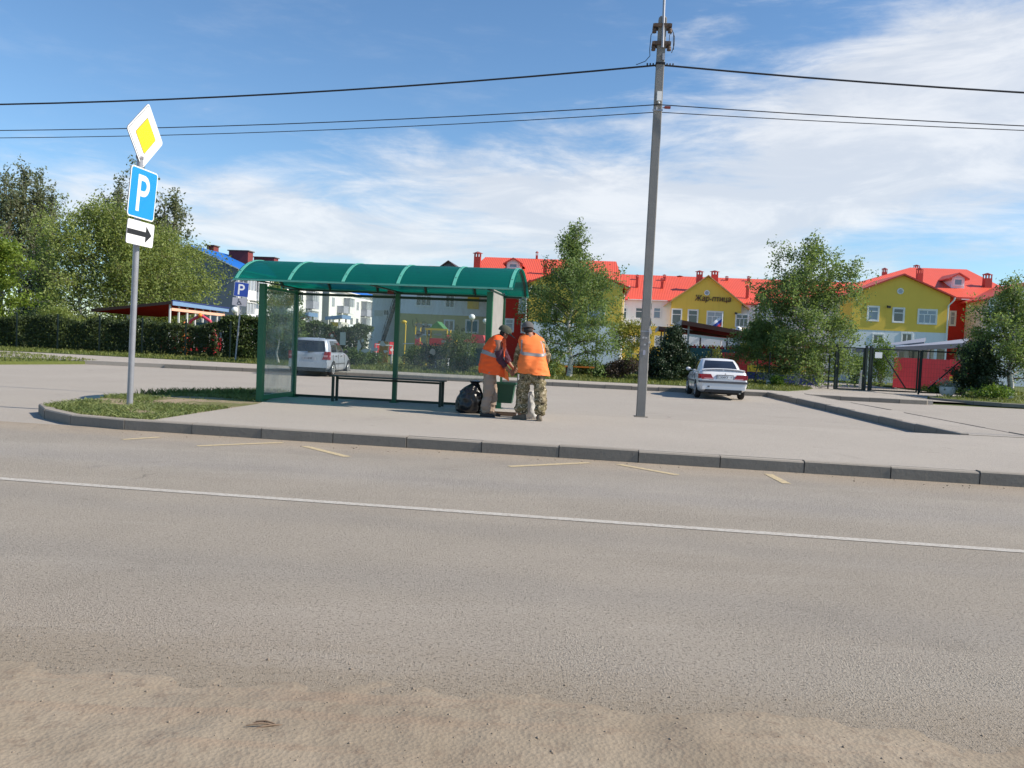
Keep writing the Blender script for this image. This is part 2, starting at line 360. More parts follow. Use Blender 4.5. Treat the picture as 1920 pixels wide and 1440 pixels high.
M['trousers'] = simple('beige_trousers', (.31, .23, .175), .9, 0, .12, 6, .5, 9)
M['shirt'] = simple('plum_shirt', (.065, .022, .038), .9, 0, .2, 6, .5, 9)
M['cap'] = simple('olive_cap', (.06, .065, .045), .9, 0, .2, 9)
M['capgrey'] = simple('grey_cap', (.10, .095, .095), .9, 0, .2, 9)
M['boot'] = simple('dark_boot', (.03, .024, .022), .7, 0, .2, 9)
M['bootb'] = simple('brown_camo_boot', (.13, .105, .075), .8, 0, .4, 30)
M['glove'] = simple('pale_glove', (.55, .50, .46), .9, 0, .2, 20)
def camo():
    m, nt, out = newmat('camouflage_cloth')
    v = objco(nt)
    n1 = noise(nt, v, 13, 3, .6, .8); n2 = noise(nt, v, 19, 3, .6, .8); n3 = noise(nt, v, 27, 3, .6, .6)
    c = mixc(nt, mathn(nt, 'GREATER_THAN', n1, .5), (.29, .235, .15), (.14, .118, .062))
    c = mixc(nt, mathn(nt, 'GREATER_THAN', n2, .57), c, (.06, .048, .032))
    c = mixc(nt, mathn(nt, 'GREATER_THAN', n3, .62), c, (.52, .45, .33))
    bsdf(nt, out, c, .9, 0, .2, noise(nt, v, 9), .5, .02); return m
M['camo'] = camo()

# ------------------------------------------------------------------ mesh builder
def wmat(o):
    m = Matrix.LocRotScale(o.location, o.rotation_euler, None)
    return wmat(o.parent) @ m if o.parent else m
class MB:
    def __init__(s): s.v = []; s.f = []; s.m = []; s.sm = []
    def add(s, vs, fs, m=0, sm=False):
        o = len(s.v); s.v += [tuple(x) for x in vs]
        for f in fs: s.f.append(tuple(i+o for i in f)); s.m.append(m); s.sm.append(sm)
        return s
    def box(s, c, size, rz=0.0, m=0, rot=None):
        hx, hy, hz = size[0]/2, size[1]/2, size[2]/2
        Rm = rot if rot is not None else Matrix.Rotation(rz, 3, 'Z')
        vs = [Vector(c) + Rm @ Vector((x*hx, y*hy, z*hz)) for x in (-1, 1) for y in (-1, 1) for z in (-1, 1)]
        return s.add(vs, [(0, 1, 3, 2), (4, 6, 7, 5), (0, 4, 5, 1), (2, 3, 7, 6), (0, 2, 6, 4), (1, 5, 7, 3)], m)
    def bar(s, a, b, w, h, m=0, up=(0, 0, 1)):
        a = Vector(a); b = Vector(b); d = (b-a); L = d.length; d = d/L
        up = Vector(up); x = d.cross(up)
        if x.length < 1e-4: x = d.cross(Vector((0, 1, 0)))
        x.normalize(); z = x.cross(d)
        vs = [p + x*(sx*w/2) + z*(sz*h/2) for p in (a, b) for sx in (-1, 1) for sz in (-1, 1)]
        return s.add(vs, [(0, 1, 3, 2), (4, 6, 7, 5), (0, 4, 5, 1), (2, 3, 7, 6), (0, 2, 6, 4), (1, 5, 7, 3)], m)
    def tube(s, pts, r, n=8, m=0, sm=True, cap=True):
        pts = [Vector(p) for p in pts]; rs = r if isinstance(r, (list, tuple)) else [r]*len(pts)
        t = (pts[1]-pts[0]).normalized(); x = t.orthogonal().normalized(); rings = []
        for i, p in enumerate(pts):
            t2 = (pts[min(i+1, len(pts)-1)]-pts[max(i-1, 0)]).normalized()
            x = (x - t2*x.dot(t2)).normalized(); y = t2.cross(x)
            rings.append([p + (x*math.cos(2*PI*k/n)+y*math.sin(2*PI*k/n))*rs[i] for k in range(n)])
        return s.loft(rings, m, sm, cap)
    def loft(s, rings, m=0, sm=True, cap=True, closed=True):
        n = len(rings[0]); vs = [p for r in rings for p in r]; fs = []
        for i in range(len(rings)-1):
            for k in range(n if closed else n-1):
                k2 = (k+1) % n; fs.append((i*n+k, i*n+k2, (i+1)*n+k2, (i+1)*n+k))
        s.add(vs, fs, m, sm)
        if cap and closed:
            s.add(rings[0], [tuple(reversed(range(n)))], m, False); s.add(rings[-1], [tuple(range(n))], m, False)
        return s
    def lathe(s, prof, c=(0, 0, 0), n=16, m=0, sm=True, cap=True):
        c = Vector(c)
        return s.loft([[c+Vector((r*math.cos(2*PI*k/n), r*math.sin(2*PI*k/n), z)) for k in range(n)] for r, z in prof], m, sm, cap)
    def ball(s, c, r, n=16, k=9, m=0, sq=(1, 1, 1)):
        c = Vector(c); rings = []
        for i in range(k+1):
            a = -PI/2 + PI*i/k; rr = max(.001, math.cos(a))*r
            rings.append([c+Vector((rr*math.cos(2*PI*j/n)*sq[0], rr*math.sin(2*PI*j/n)*sq[1], r*math.sin(a)*sq[2])) for j in range(n)])
        return s.loft(rings, m)
    def prism(s, poly, o, u, v, depth, m=0, mside=None):
        o = Vector(o); u = Vector(u); v = Vector(v); w = u.cross(v).normalized()*depth; n = len(poly)
        a = [o+u*x+v*y for x, y in poly]; b = [p+w for p in a]
        s.add(a, [tuple(reversed(range(n)))], m); s.add(b, [tuple(range(n))], m)
        return s.add(a+b, [(i, (i+1) % n, n+(i+1) % n, n+i) for i in range(n)], m if mside is None else mside)
    def slab(s, poly, z0, z1, m=0):
        n = len(poly); a = [(p[0], p[1], z0) for p in poly]; b = [(p[0], p[1], z1) for p in poly]
        return s.prism([(p[0], p[1]) for p in poly], (0, 0, z0), (1, 0, 0), (0, 1, 0), z1-z0, m)
    def build(s, name, mats, parent=None, world=False, loc=None):
        vs = s.v
        if world and parent is not None:
            mi = wmat(parent).inverted()
            vs = [tuple(mi @ Vector(p)) for p in vs]
        off = None
        if parent is None and loc is not None:
            off = Vector(loc); vs = [tuple(Vector(p)-off) for p in vs]
        me = bpy.data.meshes.new(name); me.from_pydata(vs, [], s.f); me.update()
        mats = mats if isinstance(mats, (list, tuple)) else [mats]
        for x in mats: me.materials.append(x)
        me.polygons.foreach_set('material_index', s.m); me.polygons.foreach_set('use_smooth', s.sm)
        o = bpy.data.objects.new(name, me); COL.objects.link(o)
        if parent is not None: o.parent = parent
        if off is not None: o.location = off
        return o
def rawmesh(name, verts, faces, mat, parent=None, loc=None):
    me = bpy.data.meshes.new(name)
    nv, nf, k = len(verts), len(faces), faces.shape[1]
    me.vertices.add(nv); me.vertices.foreach_set('co', np.ascontiguousarray(verts, dtype=np.float32).ravel())
    me.loops.add(nf*k); me.loops.foreach_set('vertex_index', np.ascontiguousarray(faces, dtype=np.int32).ravel())
    me.polygons.add(nf); me.polygons.foreach_set('loop_start', np.arange(0, nf*k, k, dtype=np.int32))
    me.update(calc_edges=True); me.validate(); me.materials.append(mat)
    o = bpy.data.objects.new(name, me); COL.objects.link(o)
    if parent is not None: o.parent = parent
    if loc is not None: o.location = loc
    return o
def thing(name, label, cat, loc=(0, 0, 0), rz=0.0, group=None):
    o = bpy.data.objects.new(name, None); COL.objects.link(o); o.empty_display_size = .2
    o.location = loc; o.rotation_euler = (0, 0, rz); return tag(o, label, cat, group)
def tag(o, label, cat, group=None):
    o['label'] = label; o['category'] = cat
    if group: o['group'] = group
    return o
def structure(o): o['kind'] = 'structure'; return o
def stuff(o, label=None, cat=None):
    o['kind'] = 'stuff'
    if label: o['label'] = label
    if cat: o['category'] = cat
    return o
def textmesh(txt, size, extrude):
    cu = bpy.data.curves.new('t', 'FONT'); cu.body = txt; cu.size = size; cu.extrude = extrude; cu.align_x = 'CENTER'; cu.align_y = 'CENTER'
    ob = bpy.data.objects.new('t', cu); COL.objects.link(ob)
    dg = bpy.context.evaluated_depsgraph_get(); me = bpy.data.meshes.new_from_object(ob.evaluated_get(dg))
    bpy.data.objects.remove(ob); bpy.data.curves.remove(cu)
    return me
def place_text(name, txt, size, mat, parent, o, u, v, extrude=.004, world=False, sx=1.0, shear=0.0, bold=0.0):
    me = textmesh(txt, size, extrude); o = Vector(o); u = Vector(u).normalized(); v = Vector(v).normalized(); w = u.cross(v)
    mi = wmat(parent).inverted() if world else Matrix()
    for q in me.vertices:
        c = q.co.copy(); q.co = mi @ (o + u*((c.x+shear*c.y)*sx) + v*c.y + w*c.z)
    me.materials.clear(); me.materials.append(mat); me.name = name
    ob = bpy.data.objects.new(name, me); COL.objects.link(ob); ob.parent = parent
    if bold:
        bpy.context.view_layer.update()
    return ob

# ------------------------------------------------------------------ world, sun, camera
SUN_EL = math.radians(38); SUN_AZ = math.radians(90+11)         # azimuth clockwise from +Y
w = bpy.data.worlds.new('World'); sc.world = w; w.use_nodes = True
nt = w.node_tree; nt.nodes.clear()
wo = nt.nodes.new('ShaderNodeOutputWorld'); bg = nt.nodes.new('ShaderNodeBackground')
sky = nt.nodes.new('ShaderNodeTexSky'); sky.sky_type = 'NISHITA'; sky.sun_disc = False
sky.sun_elevation = SUN_EL; sky.sun_rotation = SUN_AZ; sky.air_density = 1.0; sky.dust_density = .15; sky.ozone_density = 2.2; sky.altitude = 200
tc = nt.nodes.new('ShaderNodeTexCoord'); sp = nt.nodes.new('ShaderNodeSeparateXYZ'); nt.links.new(tc.outputs['Generated'], sp.inputs[0])
azn = mathn(nt, 'ARCTAN2', sp.outputs[0], sp.outputs[1]); eln = mathn(nt, 'ARCSINE', sp.outputs[2])
def azel(px, py):
    d = ray(px, py); d = d/np.linalg.norm(d); return math.atan2(d[0], d[1]), math.asin(d[2])
cb = nt.nodes.new('ShaderNodeCombineXYZ')
def blob(px, py, hw, hh, tilt=0.0, gain=1.0, soft=1.0):
    a0, e0 = azel(px, py); ca, sa = math.cos(tilt), math.sin(tilt)
    da = mathn(nt, 'SUBTRACT', azn, a0); de = mathn(nt, 'SUBTRACT', eln, e0)
    x = mathn(nt, 'DIVIDE', mathn(nt, 'ADD', mathn(nt, 'MULTIPLY', da, ca), mathn(nt, 'MULTIPLY', de, sa)), hw/F)
    y = mathn(nt, 'DIVIDE', mathn(nt, 'SUBTRACT', mathn(nt, 'MULTIPLY', de, ca), mathn(nt, 'MULTIPLY', da, sa)), hh/F)
    d2 = mathn(nt, 'ADD', mathn(nt, 'MULTIPLY', x, x), mathn(nt, 'MULTIPLY', y, y))
    return mathn(nt, 'MULTIPLY', mathn(nt, 'EXPONENT', mathn(nt, 'MULTIPLY', d2, -1.0)), gain)
blobs = [blob(1690, 290, 420, 175, .10, 1.15), blob(1800, 120, 260, 110, .28, .75), blob(1000, 370, 420, 75, -.12, .9), blob(1230, 430, 240, 75, -.1, .8),
         blob(560, 425, 330, 60, -.06, .72), blob(430, 345, 240, 40, -.12, .42), blob(1330, 60, 170, 40, .2, .3), blob(1080, 240, 220, 40, .15, .35),
         blob(120, 370, 150, 60, -.3, .5), blob(1750, 470, 300, 30, .06, .35), blob(700, 470, 500, 50, 0, .5)]
mask = blobs[0]
for b_ in blobs[1:]: mask = mathn(nt, 'ADD', mask, b_)
hole = blob(1640, 455, 210, 36, .05, .6)
mask = mathn(nt, 'SUBTRACT', mask, hole)
# stretched cirrus noise in azimuth / elevation
mpv = nt.nodes.new('ShaderNodeCombineXYZ'); nt.links.new(azn, mpv.inputs[0]); nt.links.new(eln, mpv.inputs[1])
mp = nt.nodes.new('ShaderNodeMapping'); mp.inputs['Rotation'].default_value = (0, 0, -.22); mp.inputs['Scale'].default_value = (2.6, 9.5, 1); nt.links.new(mpv.outputs[0], mp.inputs[0])
c1 = noise(nt, mp.outputs[0], 2.1, 9, .62, .55)
mp2 = nt.nodes.new('ShaderNodeMapping'); mp2.inputs['Rotation'].default_value = (0, 0, -.35); mp2.inputs['Scale'].default_value = (5, 22, 1); mp2.inputs['Location'].default_value = (3.1, 1.7, 0); nt.links.new(mpv.outputs[0], mp2.inputs[0])
c2 = noise(nt, mp2.outputs[0], 2.2, 8, .65, .4)
cl = mathn(nt, 'ADD', mathn(nt, 'MULTIPLY', c1, .64), mathn(nt, 'MULTIPLY', c2, .46))
dens = sstep(nt, mathn(nt, 'ADD', mathn(nt, 'MULTIPLY', mask, .54), mathn(nt, 'SUBTRACT', cl, .52)), .15, .58)
thin = mathn(nt, 'MULTIPLY', sstep(nt, cl, .52, .8), .10)
dens = mathn(nt, 'MULTIPLY', mathn(nt, 'MAXIMUM', dens, thin), .82)
SKYS = .092
hsv = nt.nodes.new('ShaderNodeHueSaturation'); hsv.inputs['Saturation'].default_value = 1.05; hsv.inputs['Value'].default_value = 1.12
nt.links.new(sky.outputs[0], hsv.inputs['Color'])
shade = mixc(nt, sstep(nt, c1, .40, .66), (5.9, 6.2, 6.7), (7.6, 7.65, 7.75))
skyt = mixc(nt, 1.0, hsv.outputs[0], (.88, 1.03, 1.12), 'MULTIPLY')
skyc = mixc(nt, dens, skyt, shade)
nt.links.new(skyc, bg.inputs[0]); bg.inputs[1].default_value = SKYS
nt.links.new(bg.outputs[0], wo.inputs[0])
sl = bpy.data.lights.new('sun', 'SUN'); sl.energy = 4.6; sl.angle = math.radians(.53); sl.color = (1, .91, .78)
so = bpy.data.objects.new('sun', sl); COL.objects.link(so)
sd = Vector((math.sin(SUN_AZ)*math.cos(SUN_EL), math.cos(SUN_AZ)*math.cos(SUN_EL), math.sin(SUN_EL)))
so.rotation_euler = sd.to_track_quat('Z', 'Y').to_euler(); so.location = (30, -5, 30)
cam = bpy.data.cameras.new('camera'); cam.sensor_fit = 'HORIZONTAL'; cam.sensor_width = 36; cam.lens = 36*F/1920; cam.clip_end = 4000; cam.clip_start = .05
co = bpy.data.objects.new('camera', cam); COL.objects.link(co); sc.camera = co
mw = Matrix(((_R[0], _U[0], -_f[0], 0), (_R[1], _U[1], -_f[1], 0), (_R[2], _U[2], -_f[2], CH), (0, 0, 0, 1)))
co.matrix_world = mw
vs_ = sc.view_settings; vs_.view_transform = 'Standard'; vs_.look = 'None'; vs_.gamma = 1; vs_.use_curve_mapping = False; vs_.exposure = 0.47
sc.cycles.max_bounces = 8; sc.cycles.transparent_max_bounces = 16

# ------------------------------------------------------------------ ground, road, pavements, kerbs
def sheet(name, poly, z, mat):
    m = MB(); m.add([(p[0], p[1], z) for p in poly], [tuple(range(len(poly)))]); o = m.build(name, mat)
    return structure(o)
K0 = 10.365                                    # kerb front face (street coordinate t)
sheet('ground', [(-1500, -300), (1500, -300), (1500, 2500), (-1500, 2500)], -.06, M['field'])
def P2(v): return (v.x, v.y)
sheet('road', [P2(S(-90, 2.75)), P2(S(90, 2.75)), P2(S(90, K0+.1)), P2(S(-90, K0+.1))], 0.0, M['road'])
sheet('parking_lot', [P2(S(-70, K0-.4)), P2(S(60, K0-.4)), P2(S(60, 31.6)), P2(S(-70, 31.6))], -.004, M['lot'])
# dirt shoulder: gently uneven sheet in front of the road
from mathutils import noise as mnoise
def fbm(x, y, f, seed=0.0): return sum(mnoise.noise(Vector((x*f*2**k+seed, y*f*2**k-seed, seed)))/2**k for k in range(4))
def dirt_z(s_, t_):
    edge = 2.96+.035*s_+.07*math.sin(s_*1.1+1)+.10*fbm(s_, t_, .9, 3.0)
    z = .010*fbm(s_, t_, 1.3)+.009*fbm(s_, t_, 5.0, 7.0)+.012*math.exp(-((t_-edge+.3)/.2)**2)
    for r in (2.62, 2.05, .9): z -= .011*math.exp(-((t_-r-.05*s_-.05*math.sin(s_*.8+r))/.10)**2)   # old tyre ruts
    return z+.016-.050*max(0, min(1, (t_-edge+.05)/.62))
m = MB(); nx, ny = 420, 150; vs = []
for j in range(ny+1):
    for i in range(nx+1):
        s_ = -8+16*i/nx; t_ = -.6+4.5*(j/ny)**.9; vs.append(S(s_, t_, dirt_z(s_, t_)))
m.add(vs, [(j*(nx+1)+i, j*(nx+1)+i+1, (j+1)*(nx+1)+i+1, (j+1)*(nx+1)+i) for j in range(ny) for i in range(nx)], 0, True)
structure(m.build('dirt_shoulder', M['dirt']))
sheet('roadside_dirt', [P2(S(-120, -40)), P2(S(120, -40)), P2(S(120, 2.9)), P2(S(-120, 2.9))], -.045, M['dirt'])
# loose stones and twigs on the shoulder
def stonemesh(cnt, gen, name, mat, lab):
    V, Fc = [], []
    base = np.array([(0, 0, 1), (.9, 0, .2), (.1, .85, .1), (-.85, .1, .15), (0, -.9, .1), (.2, .1, -.8)])
    fb = np.array([(0, 1, 2), (0, 2, 3), (0, 3, 4), (0, 4, 1), (5, 2, 1), (5, 3, 2), (5, 4, 3), (5, 1, 4)])
    for k in range(cnt):
        x, y, r, z = gen()
        b = base*(1+RNG.normal(0, .22, base.shape))*r*np.array([1, RNG.uniform(.6, 1), RNG.uniform(.5, .8)])
        a = RNG.uniform(0, 6.28); c_, s_ = math.cos(a), math.sin(a)
        b = b @ np.array([[c_, s_, 0], [-s_, c_, 0], [0, 0, 1]])
        V.append(b+np.array([x, y, z])); Fc.append(fb+6*k)
    return stuff(rawmesh(name, np.vstack(V), np.vstack(Fc), mat), lab, 'gravel')
def gen1():
    s_ = random.uniform(-3.6, 4.2); t_ = min(3.6, random.gauss(2.8, .36)) if random.random() < .75 else random.uniform(.9, 3.2)
    p = S(s_, t_); return p.x, p.y, random.choice((.003, .003, .004, .004, .005, .006, .009)), max(.001, dirt_z(s_, t_))
stonemesh(1500, gen1, 'loose_gravel', M['stone'], 'small loose stones scattered along the sandy road edge')
def gen2():
    p = S(random.uniform(-7, 9), random.uniform(K0-.5, K0-.03)); return p.x, p.y, random.choice((.004, .006, .009, .014)), .002
stonemesh(160, gen2, 'kerb_gravel', M['stone'], 'fine grit and pebbles lying in the gutter under the kerb')
for k, (px, py, L, a) in enumerate([(500, 1361, .11, -.15)]):
    p = G(px, py, .02); m = MB()
    for j in range(4):
        d = Vector((math.cos(a+random.uniform(-.5, .5)), math.sin(a+random.uniform(-.5, .5)), 0))*L/2*random.uniform(.5, 1)
        q = p+Vector((random.uniform(-.03, .03), random.uniform(-.02, .02), .003*j))
        m.tube([q-d, q+Vector((0, 0, .006)), q+d], [.002, .004, .0015], 5)
    tag(m.build('dry_twig', M['twig'], loc=p), 'small broken dry twig lying on the sandy shoulder', 'twig')
# road markings
def strip(name, pts, wd, z, mat):
    m = MB()
    for a, b in zip(pts[:-1], pts[1:]):
        d = (b-a).normalized(); n = Vector((-d.y, d.x, 0))*wd/2
        m.add([(q.x, q.y, z) for q in (a-n, a+n, b+n, b-n)], [(0, 3, 2, 1)])
    return structure(m.build(name, mat))
strip('road_marking', [S(-80, 6.50), S(-4.5, 6.53), S(4, 6.68), S(60, 7.1)], .105, .004, M['white_line'])
def yl(a, b, wd=.10):
    strip('bus_stop_marking', [G(*a), G(*b)], wd, .004, M['yellow_line'])
for a, b in (((370, 836.5), (530, 830)), ((572, 837), (652, 857)), ((955, 875), (1105, 868)), ((1160, 871), (1270, 891)), ((1440, 889), (1475, 907)), ((230, 824.5), (300, 820))): yl(a, b)

# kerb stones: front line + curved island tip; each ~1 m with a joint
def kerb_run(pts, name, z0, z1, wd, mat, gap=.012, seg=.993):
    m = MB(); L = [0]
    for a, b in zip(pts[:-1], pts[1:]): L.append(L[-1]+(b-a).length)
    def at(d):
        d = max(0, min(L[-1], d))
        for i in range(len(pts)-1):
            if d <= L[i+1]+1e-9:
                return pts[i].lerp(pts[i+1], (d-L[i])/max(1e-9, L[i+1]-L[i]))
    n = max(1, round(L[-1]/seg)); sg = L[-1]/n
    for i in range(n):
        a = at(i*sg+gap/2); b = at((i+1)*sg-gap/2); d = (b-a).normalized(); nrm = Vector((-d.y, d.x, 0))
        j = random.uniform(-.011, .009); j2 = random.uniform(-.010, .010); bv = .016
        prof = [(0, z0), (0, z1-bv+j), (bv, z1+j), (wd, z1+j), (wd, z0)]
        rA = [a+nrm*(x+j2)+Vector((0, 0, z)) for x, z in prof]; rB = [b+nrm*(x+j2*.3)+Vector((0, 0, z)) for x, z in prof]
        k = 5; m.add(rA+rB, [(q, (q+1) % k, k+(q+1) % k, k+q) for q in range(k)]+[tuple(range(k))[::-1], tuple(range(k, 2*k))], 0)
    # mortar bed just behind the joints
    for i in range(1, n):
        a = at(i*sg-gap); b = at(i*sg+gap); d = (b-a).normalized(); nrm = Vector((-d.y, d.x, 0))
        q = [a+nrm*.012, a+nrm*(wd-.01), b+nrm*(wd-.01), b+nrm*.012]
        m.slab([(p.x, p.y) for p in q], z0, z1-.014, 1)
    return structure(m.build(name, [mat, M['black']]))
front = [S(-6.83+.993*i, K0) for i in range(0, 60)]
tipA = G(135, 797.5); tipB = G(52, 778)
kp = [S(-7.72, K0+.62), S(-7.60, K0+.28), S(-7.28, K0+.04)]
kp = [Vector((tipB.x+.25, tipB.y+1.25, 0)), tipB + Vector((-.02, .35, 0)), tipB+Vector((.02, 0, 0)), tipA] + [front[0]]
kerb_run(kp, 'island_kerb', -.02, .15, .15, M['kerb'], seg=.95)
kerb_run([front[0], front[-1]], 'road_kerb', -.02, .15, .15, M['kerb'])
# raised pavement with the shelter, and the grassy island end
def slabS(name, poly, z0, z1, mat): 
    m = MB(); m.slab([(p.x, p.y) if isinstance(p, Vector) else p for p in poly], z0, z1); return structure(m.build(name, mat))
kin = K0+.15
gl1 = G(262, 790, .15); gl2 = G(482, 757, .15)
B0 = Vector((-4.95, 17.6, 0)); 
pave = [P2(S(gl1.x*E1.x+gl1.y*E1.y, kin)), P2(S(52, kin)), (60, 8.2), (9.6, 15.2), (8.15, 14.93), (7.28, 14.98), (.78, 15.62), (.25, 15.72), (.25, 16.75), (-4.7, 17.75), (-4.85, 17.4), P2(gl2)]
slabS('pavement', pave, -.02, .146, M['pave'])
isl = [P2(S(gl1.x*E1.x+gl1.y*E1.y-.002, kin)), P2(gl2-Vector((.004, 0, 0))), (-4.855, 17.4), (-4.705, 17.75), (-5.6, 17.75), (-6.6, 16.6), (-7.35, 15.2), P2(tipB+Vector((.16, 1.0, 0))), P2(tipB+Vector((.14, .42, 0))), P2(tipB+Vector((.18, .1, 0))), P2(tipA+Vector((.06, .16, 0))), P2(front[0]+E2*.15)]
ISL = isl
slabS('island_soil', isl, -.02, .138, M['island'])
# walkway from the pavement to the far side, driveway kerbs, far pavement
wl0, wl1 = Vector((8.17, 14.95, 0)), Vector((9.28, 30.1, 0))
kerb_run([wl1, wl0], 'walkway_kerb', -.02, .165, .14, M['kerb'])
dW = (wl1-wl0).normalized(); nW = Vector((dW.y, -dW.x, 0))
slabS('walkway', [P2(wl0+nW*.14), P2(wl0+nW*1.42), P2(wl1+nW*1.42), P2(wl1+nW*.14)], -.02, .158, M['pave'])
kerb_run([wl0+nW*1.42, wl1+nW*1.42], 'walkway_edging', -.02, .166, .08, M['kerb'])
FK = [S(-17.6, 30.15), S(-12, 30.4), S(4.9, 30.35)]
FKt = 30.38
fa, fb = G(308, 690, 0), S(4.9, FKt)
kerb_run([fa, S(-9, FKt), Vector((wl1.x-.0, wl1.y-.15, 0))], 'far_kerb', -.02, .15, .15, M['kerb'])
slabS('far_pavement', [P2(Vector((-60, 34.2, 0))), P2(fa+Vector((-6, .2, 0))), P2(fa+Vector((-.02, .15, 0))), P2(S(-9, FKt+.15)), P2(Vector((wl1.x, wl1.y, 0))), P2(wl1+nW*1.5), (15.0, 29.4), (15.3, 30.2), (15.5, 31.6), (15.9, 37.5), (13.6, 37.2), (12.2, 34.2), P2(S(6, 33.3)), P2(S(-9, 33.3)), P2(S(-14, 33.8)), (-22, 38.2), (-60, 41)], -.02, .145, M['pave'])
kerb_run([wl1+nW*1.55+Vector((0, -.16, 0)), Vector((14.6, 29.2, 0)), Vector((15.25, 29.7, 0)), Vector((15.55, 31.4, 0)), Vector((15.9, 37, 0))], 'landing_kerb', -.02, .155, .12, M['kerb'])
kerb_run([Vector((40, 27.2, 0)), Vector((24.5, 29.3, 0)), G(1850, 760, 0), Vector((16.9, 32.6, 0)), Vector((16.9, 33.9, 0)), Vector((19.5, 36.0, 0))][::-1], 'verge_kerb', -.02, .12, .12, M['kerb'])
# grass verges
def verge(name, poly, z):
    return slabS(name, poly, -.03, z, M['verge'])
verge('verge', [(-60, 28.3), P2(G(0, 678, .1)), P2(G(185, 678, .1)), (-17.6, 33.2), (-22, 36.8), (-60, 34.0)], .11)
verge('hedge_verge', [P2(S(-9, 33.32)), P2(S(6, 33.32)), (12.2, 34.25), (13.55, 37.2), (13.7, 60), (-60, 66), (-60, 41.2), (-22, 38.4), P2(S(-14, 33.85))], .16)
verge('gate_verge', [(60, 26.5), (24.5, 29.45), (18, 31.1), (17.05, 32.7), (17.05, 33.9), (19.6, 36.1), (21.8, 38.6), (22, 60), (60, 60)], .12)
sheet('driveway', [(13.7, 31.6), (21.8, 31.6), (22, 62), (13.7, 62)], .03, M['lot'])

# ------------------------------------------------------------------ bus shelter
FL = G(487, 752, .15); FL.z = .146
sh = thing('bus_shelter', 'green bus shelter with arched translucent roof and dirty glass walls', 'bus shelter', FL, -.14)
SL, SD, ZE = 2.14, 1.55, 2.25            # bay length, depth, eave height above floor
def post(x, y, wd, h):
    m = MB(); m.box((x, y, h/2), (wd, wd, h)); m.box((x, y, .006), (wd+.08, wd+.08, .012)); m.build('post', M['green_post'], sh)
post(0, 0, .11, ZE-.06); post(2*SL, 0, .10, ZE-.06); post(0, SD, .085, ZE-.06); post(SL, SD, .085, ZE-.06); post(2*SL, SD, .085, ZE-.06)
RS0, RS1, RT0, RT1, RISE = -.46, 4.74, -.27, 1.83, .43
RC = (RT0+RT1)/2; RH = (RT1-RT0)/2
RR = (RH*RH+RISE*RISE)/(2*RISE); RA = math.asin(RH/RR)
def arc(a, dr=0.0): return (RC+math.sin(a)*(RR+dr), ZE+RISE-RR+math.cos(a)*(RR+dr))
def arch(name, s0, s1, dr0, dr1, mat, a0=-1, a1=1, n=22, parent=sh):
    m = MB(); rings = []
    for i in range(n+1):
        a = RA*(a0+(a1-a0)*i/n); p0 = arc(a, dr0); p1 = arc(a, dr1)
        rings.append([(s0, p0[0], p0[1]), (s1, p0[0], p0[1]), (s1, p1[0], p1[1]), (s0, p1[0], p1[1])])
    m.loft(rings, 0, False); return m.build(name, mat, parent)
ribs = [RS0+.06+(RS1-RS0-.12)*i/5 for i in range(6)]
for i in range(5):
    arch('roof_panel', ribs[i]+.004 if i else RS0, ribs[i+1]-.004 if i < 4 else RS1, -.004, .004, M['poly'])
for s_ in ribs:
    r_ = arch('roof_rib', s_-.028, s_+.028, .006, .016, M['green_rib'])
    for k in (-4, -2, 0, 2, 4):
        a = RA*k/5; p = arc(a, .016); MB().lathe([(.014, 0), (.014, .006), (.004, .008)], (s_, p[0], p[1]-.003), 6).build('screw', M['black'], r_)
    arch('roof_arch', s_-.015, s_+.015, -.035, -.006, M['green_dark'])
m = MB(); m.bar((RS0, RT0, ZE-.012), (RS1-.02, RT0, ZE-.012), .035, .03); m.bar((RS0, RT1, ZE-.012), (RS1, RT1, ZE-.012), .035, .03)
m.build('roof_edge', M['green_rib'], sh)
m = MB(); m.bar((RS0+.04, -.02, ZE+.012), (RS1-.14, -.02, ZE+.012), .05, .05); m.build('front_beam', M['green_post'], sh)
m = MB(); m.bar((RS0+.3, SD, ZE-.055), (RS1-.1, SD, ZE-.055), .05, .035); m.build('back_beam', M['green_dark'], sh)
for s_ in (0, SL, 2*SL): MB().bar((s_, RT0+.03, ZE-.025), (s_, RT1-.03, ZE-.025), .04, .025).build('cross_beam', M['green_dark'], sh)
def rail(name, a, b, w_, h_, mat): MB().bar(a, b, w_, h_).build(name, mat, sh)
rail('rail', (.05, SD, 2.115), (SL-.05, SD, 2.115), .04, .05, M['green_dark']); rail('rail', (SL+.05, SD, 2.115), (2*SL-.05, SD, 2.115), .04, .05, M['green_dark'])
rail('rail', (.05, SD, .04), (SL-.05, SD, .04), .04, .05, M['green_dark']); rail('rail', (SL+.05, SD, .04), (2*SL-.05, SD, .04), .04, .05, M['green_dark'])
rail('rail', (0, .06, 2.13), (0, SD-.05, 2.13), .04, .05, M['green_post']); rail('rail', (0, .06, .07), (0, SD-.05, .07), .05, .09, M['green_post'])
def glass(name, a, b, z0, z1, mat):
    m = MB(); m.bar((a[0], a[1], (z0+z1)/2), (b[0], b[1], (z0+z1)/2), .008, z1-z0); return m.build(name, mat, sh)
glass('glass_panel', (.045, SD), (SL-.045, SD), .55, 2.09, M['glass']); g2 = glass('glass_panel', (SL+.045, SD), (2*SL-.045, SD), .52, 2.09, M['glass'])
glass('glass_panel', (0, .06), (0, SD-.045), .12, 2.10, M['glass_side'])
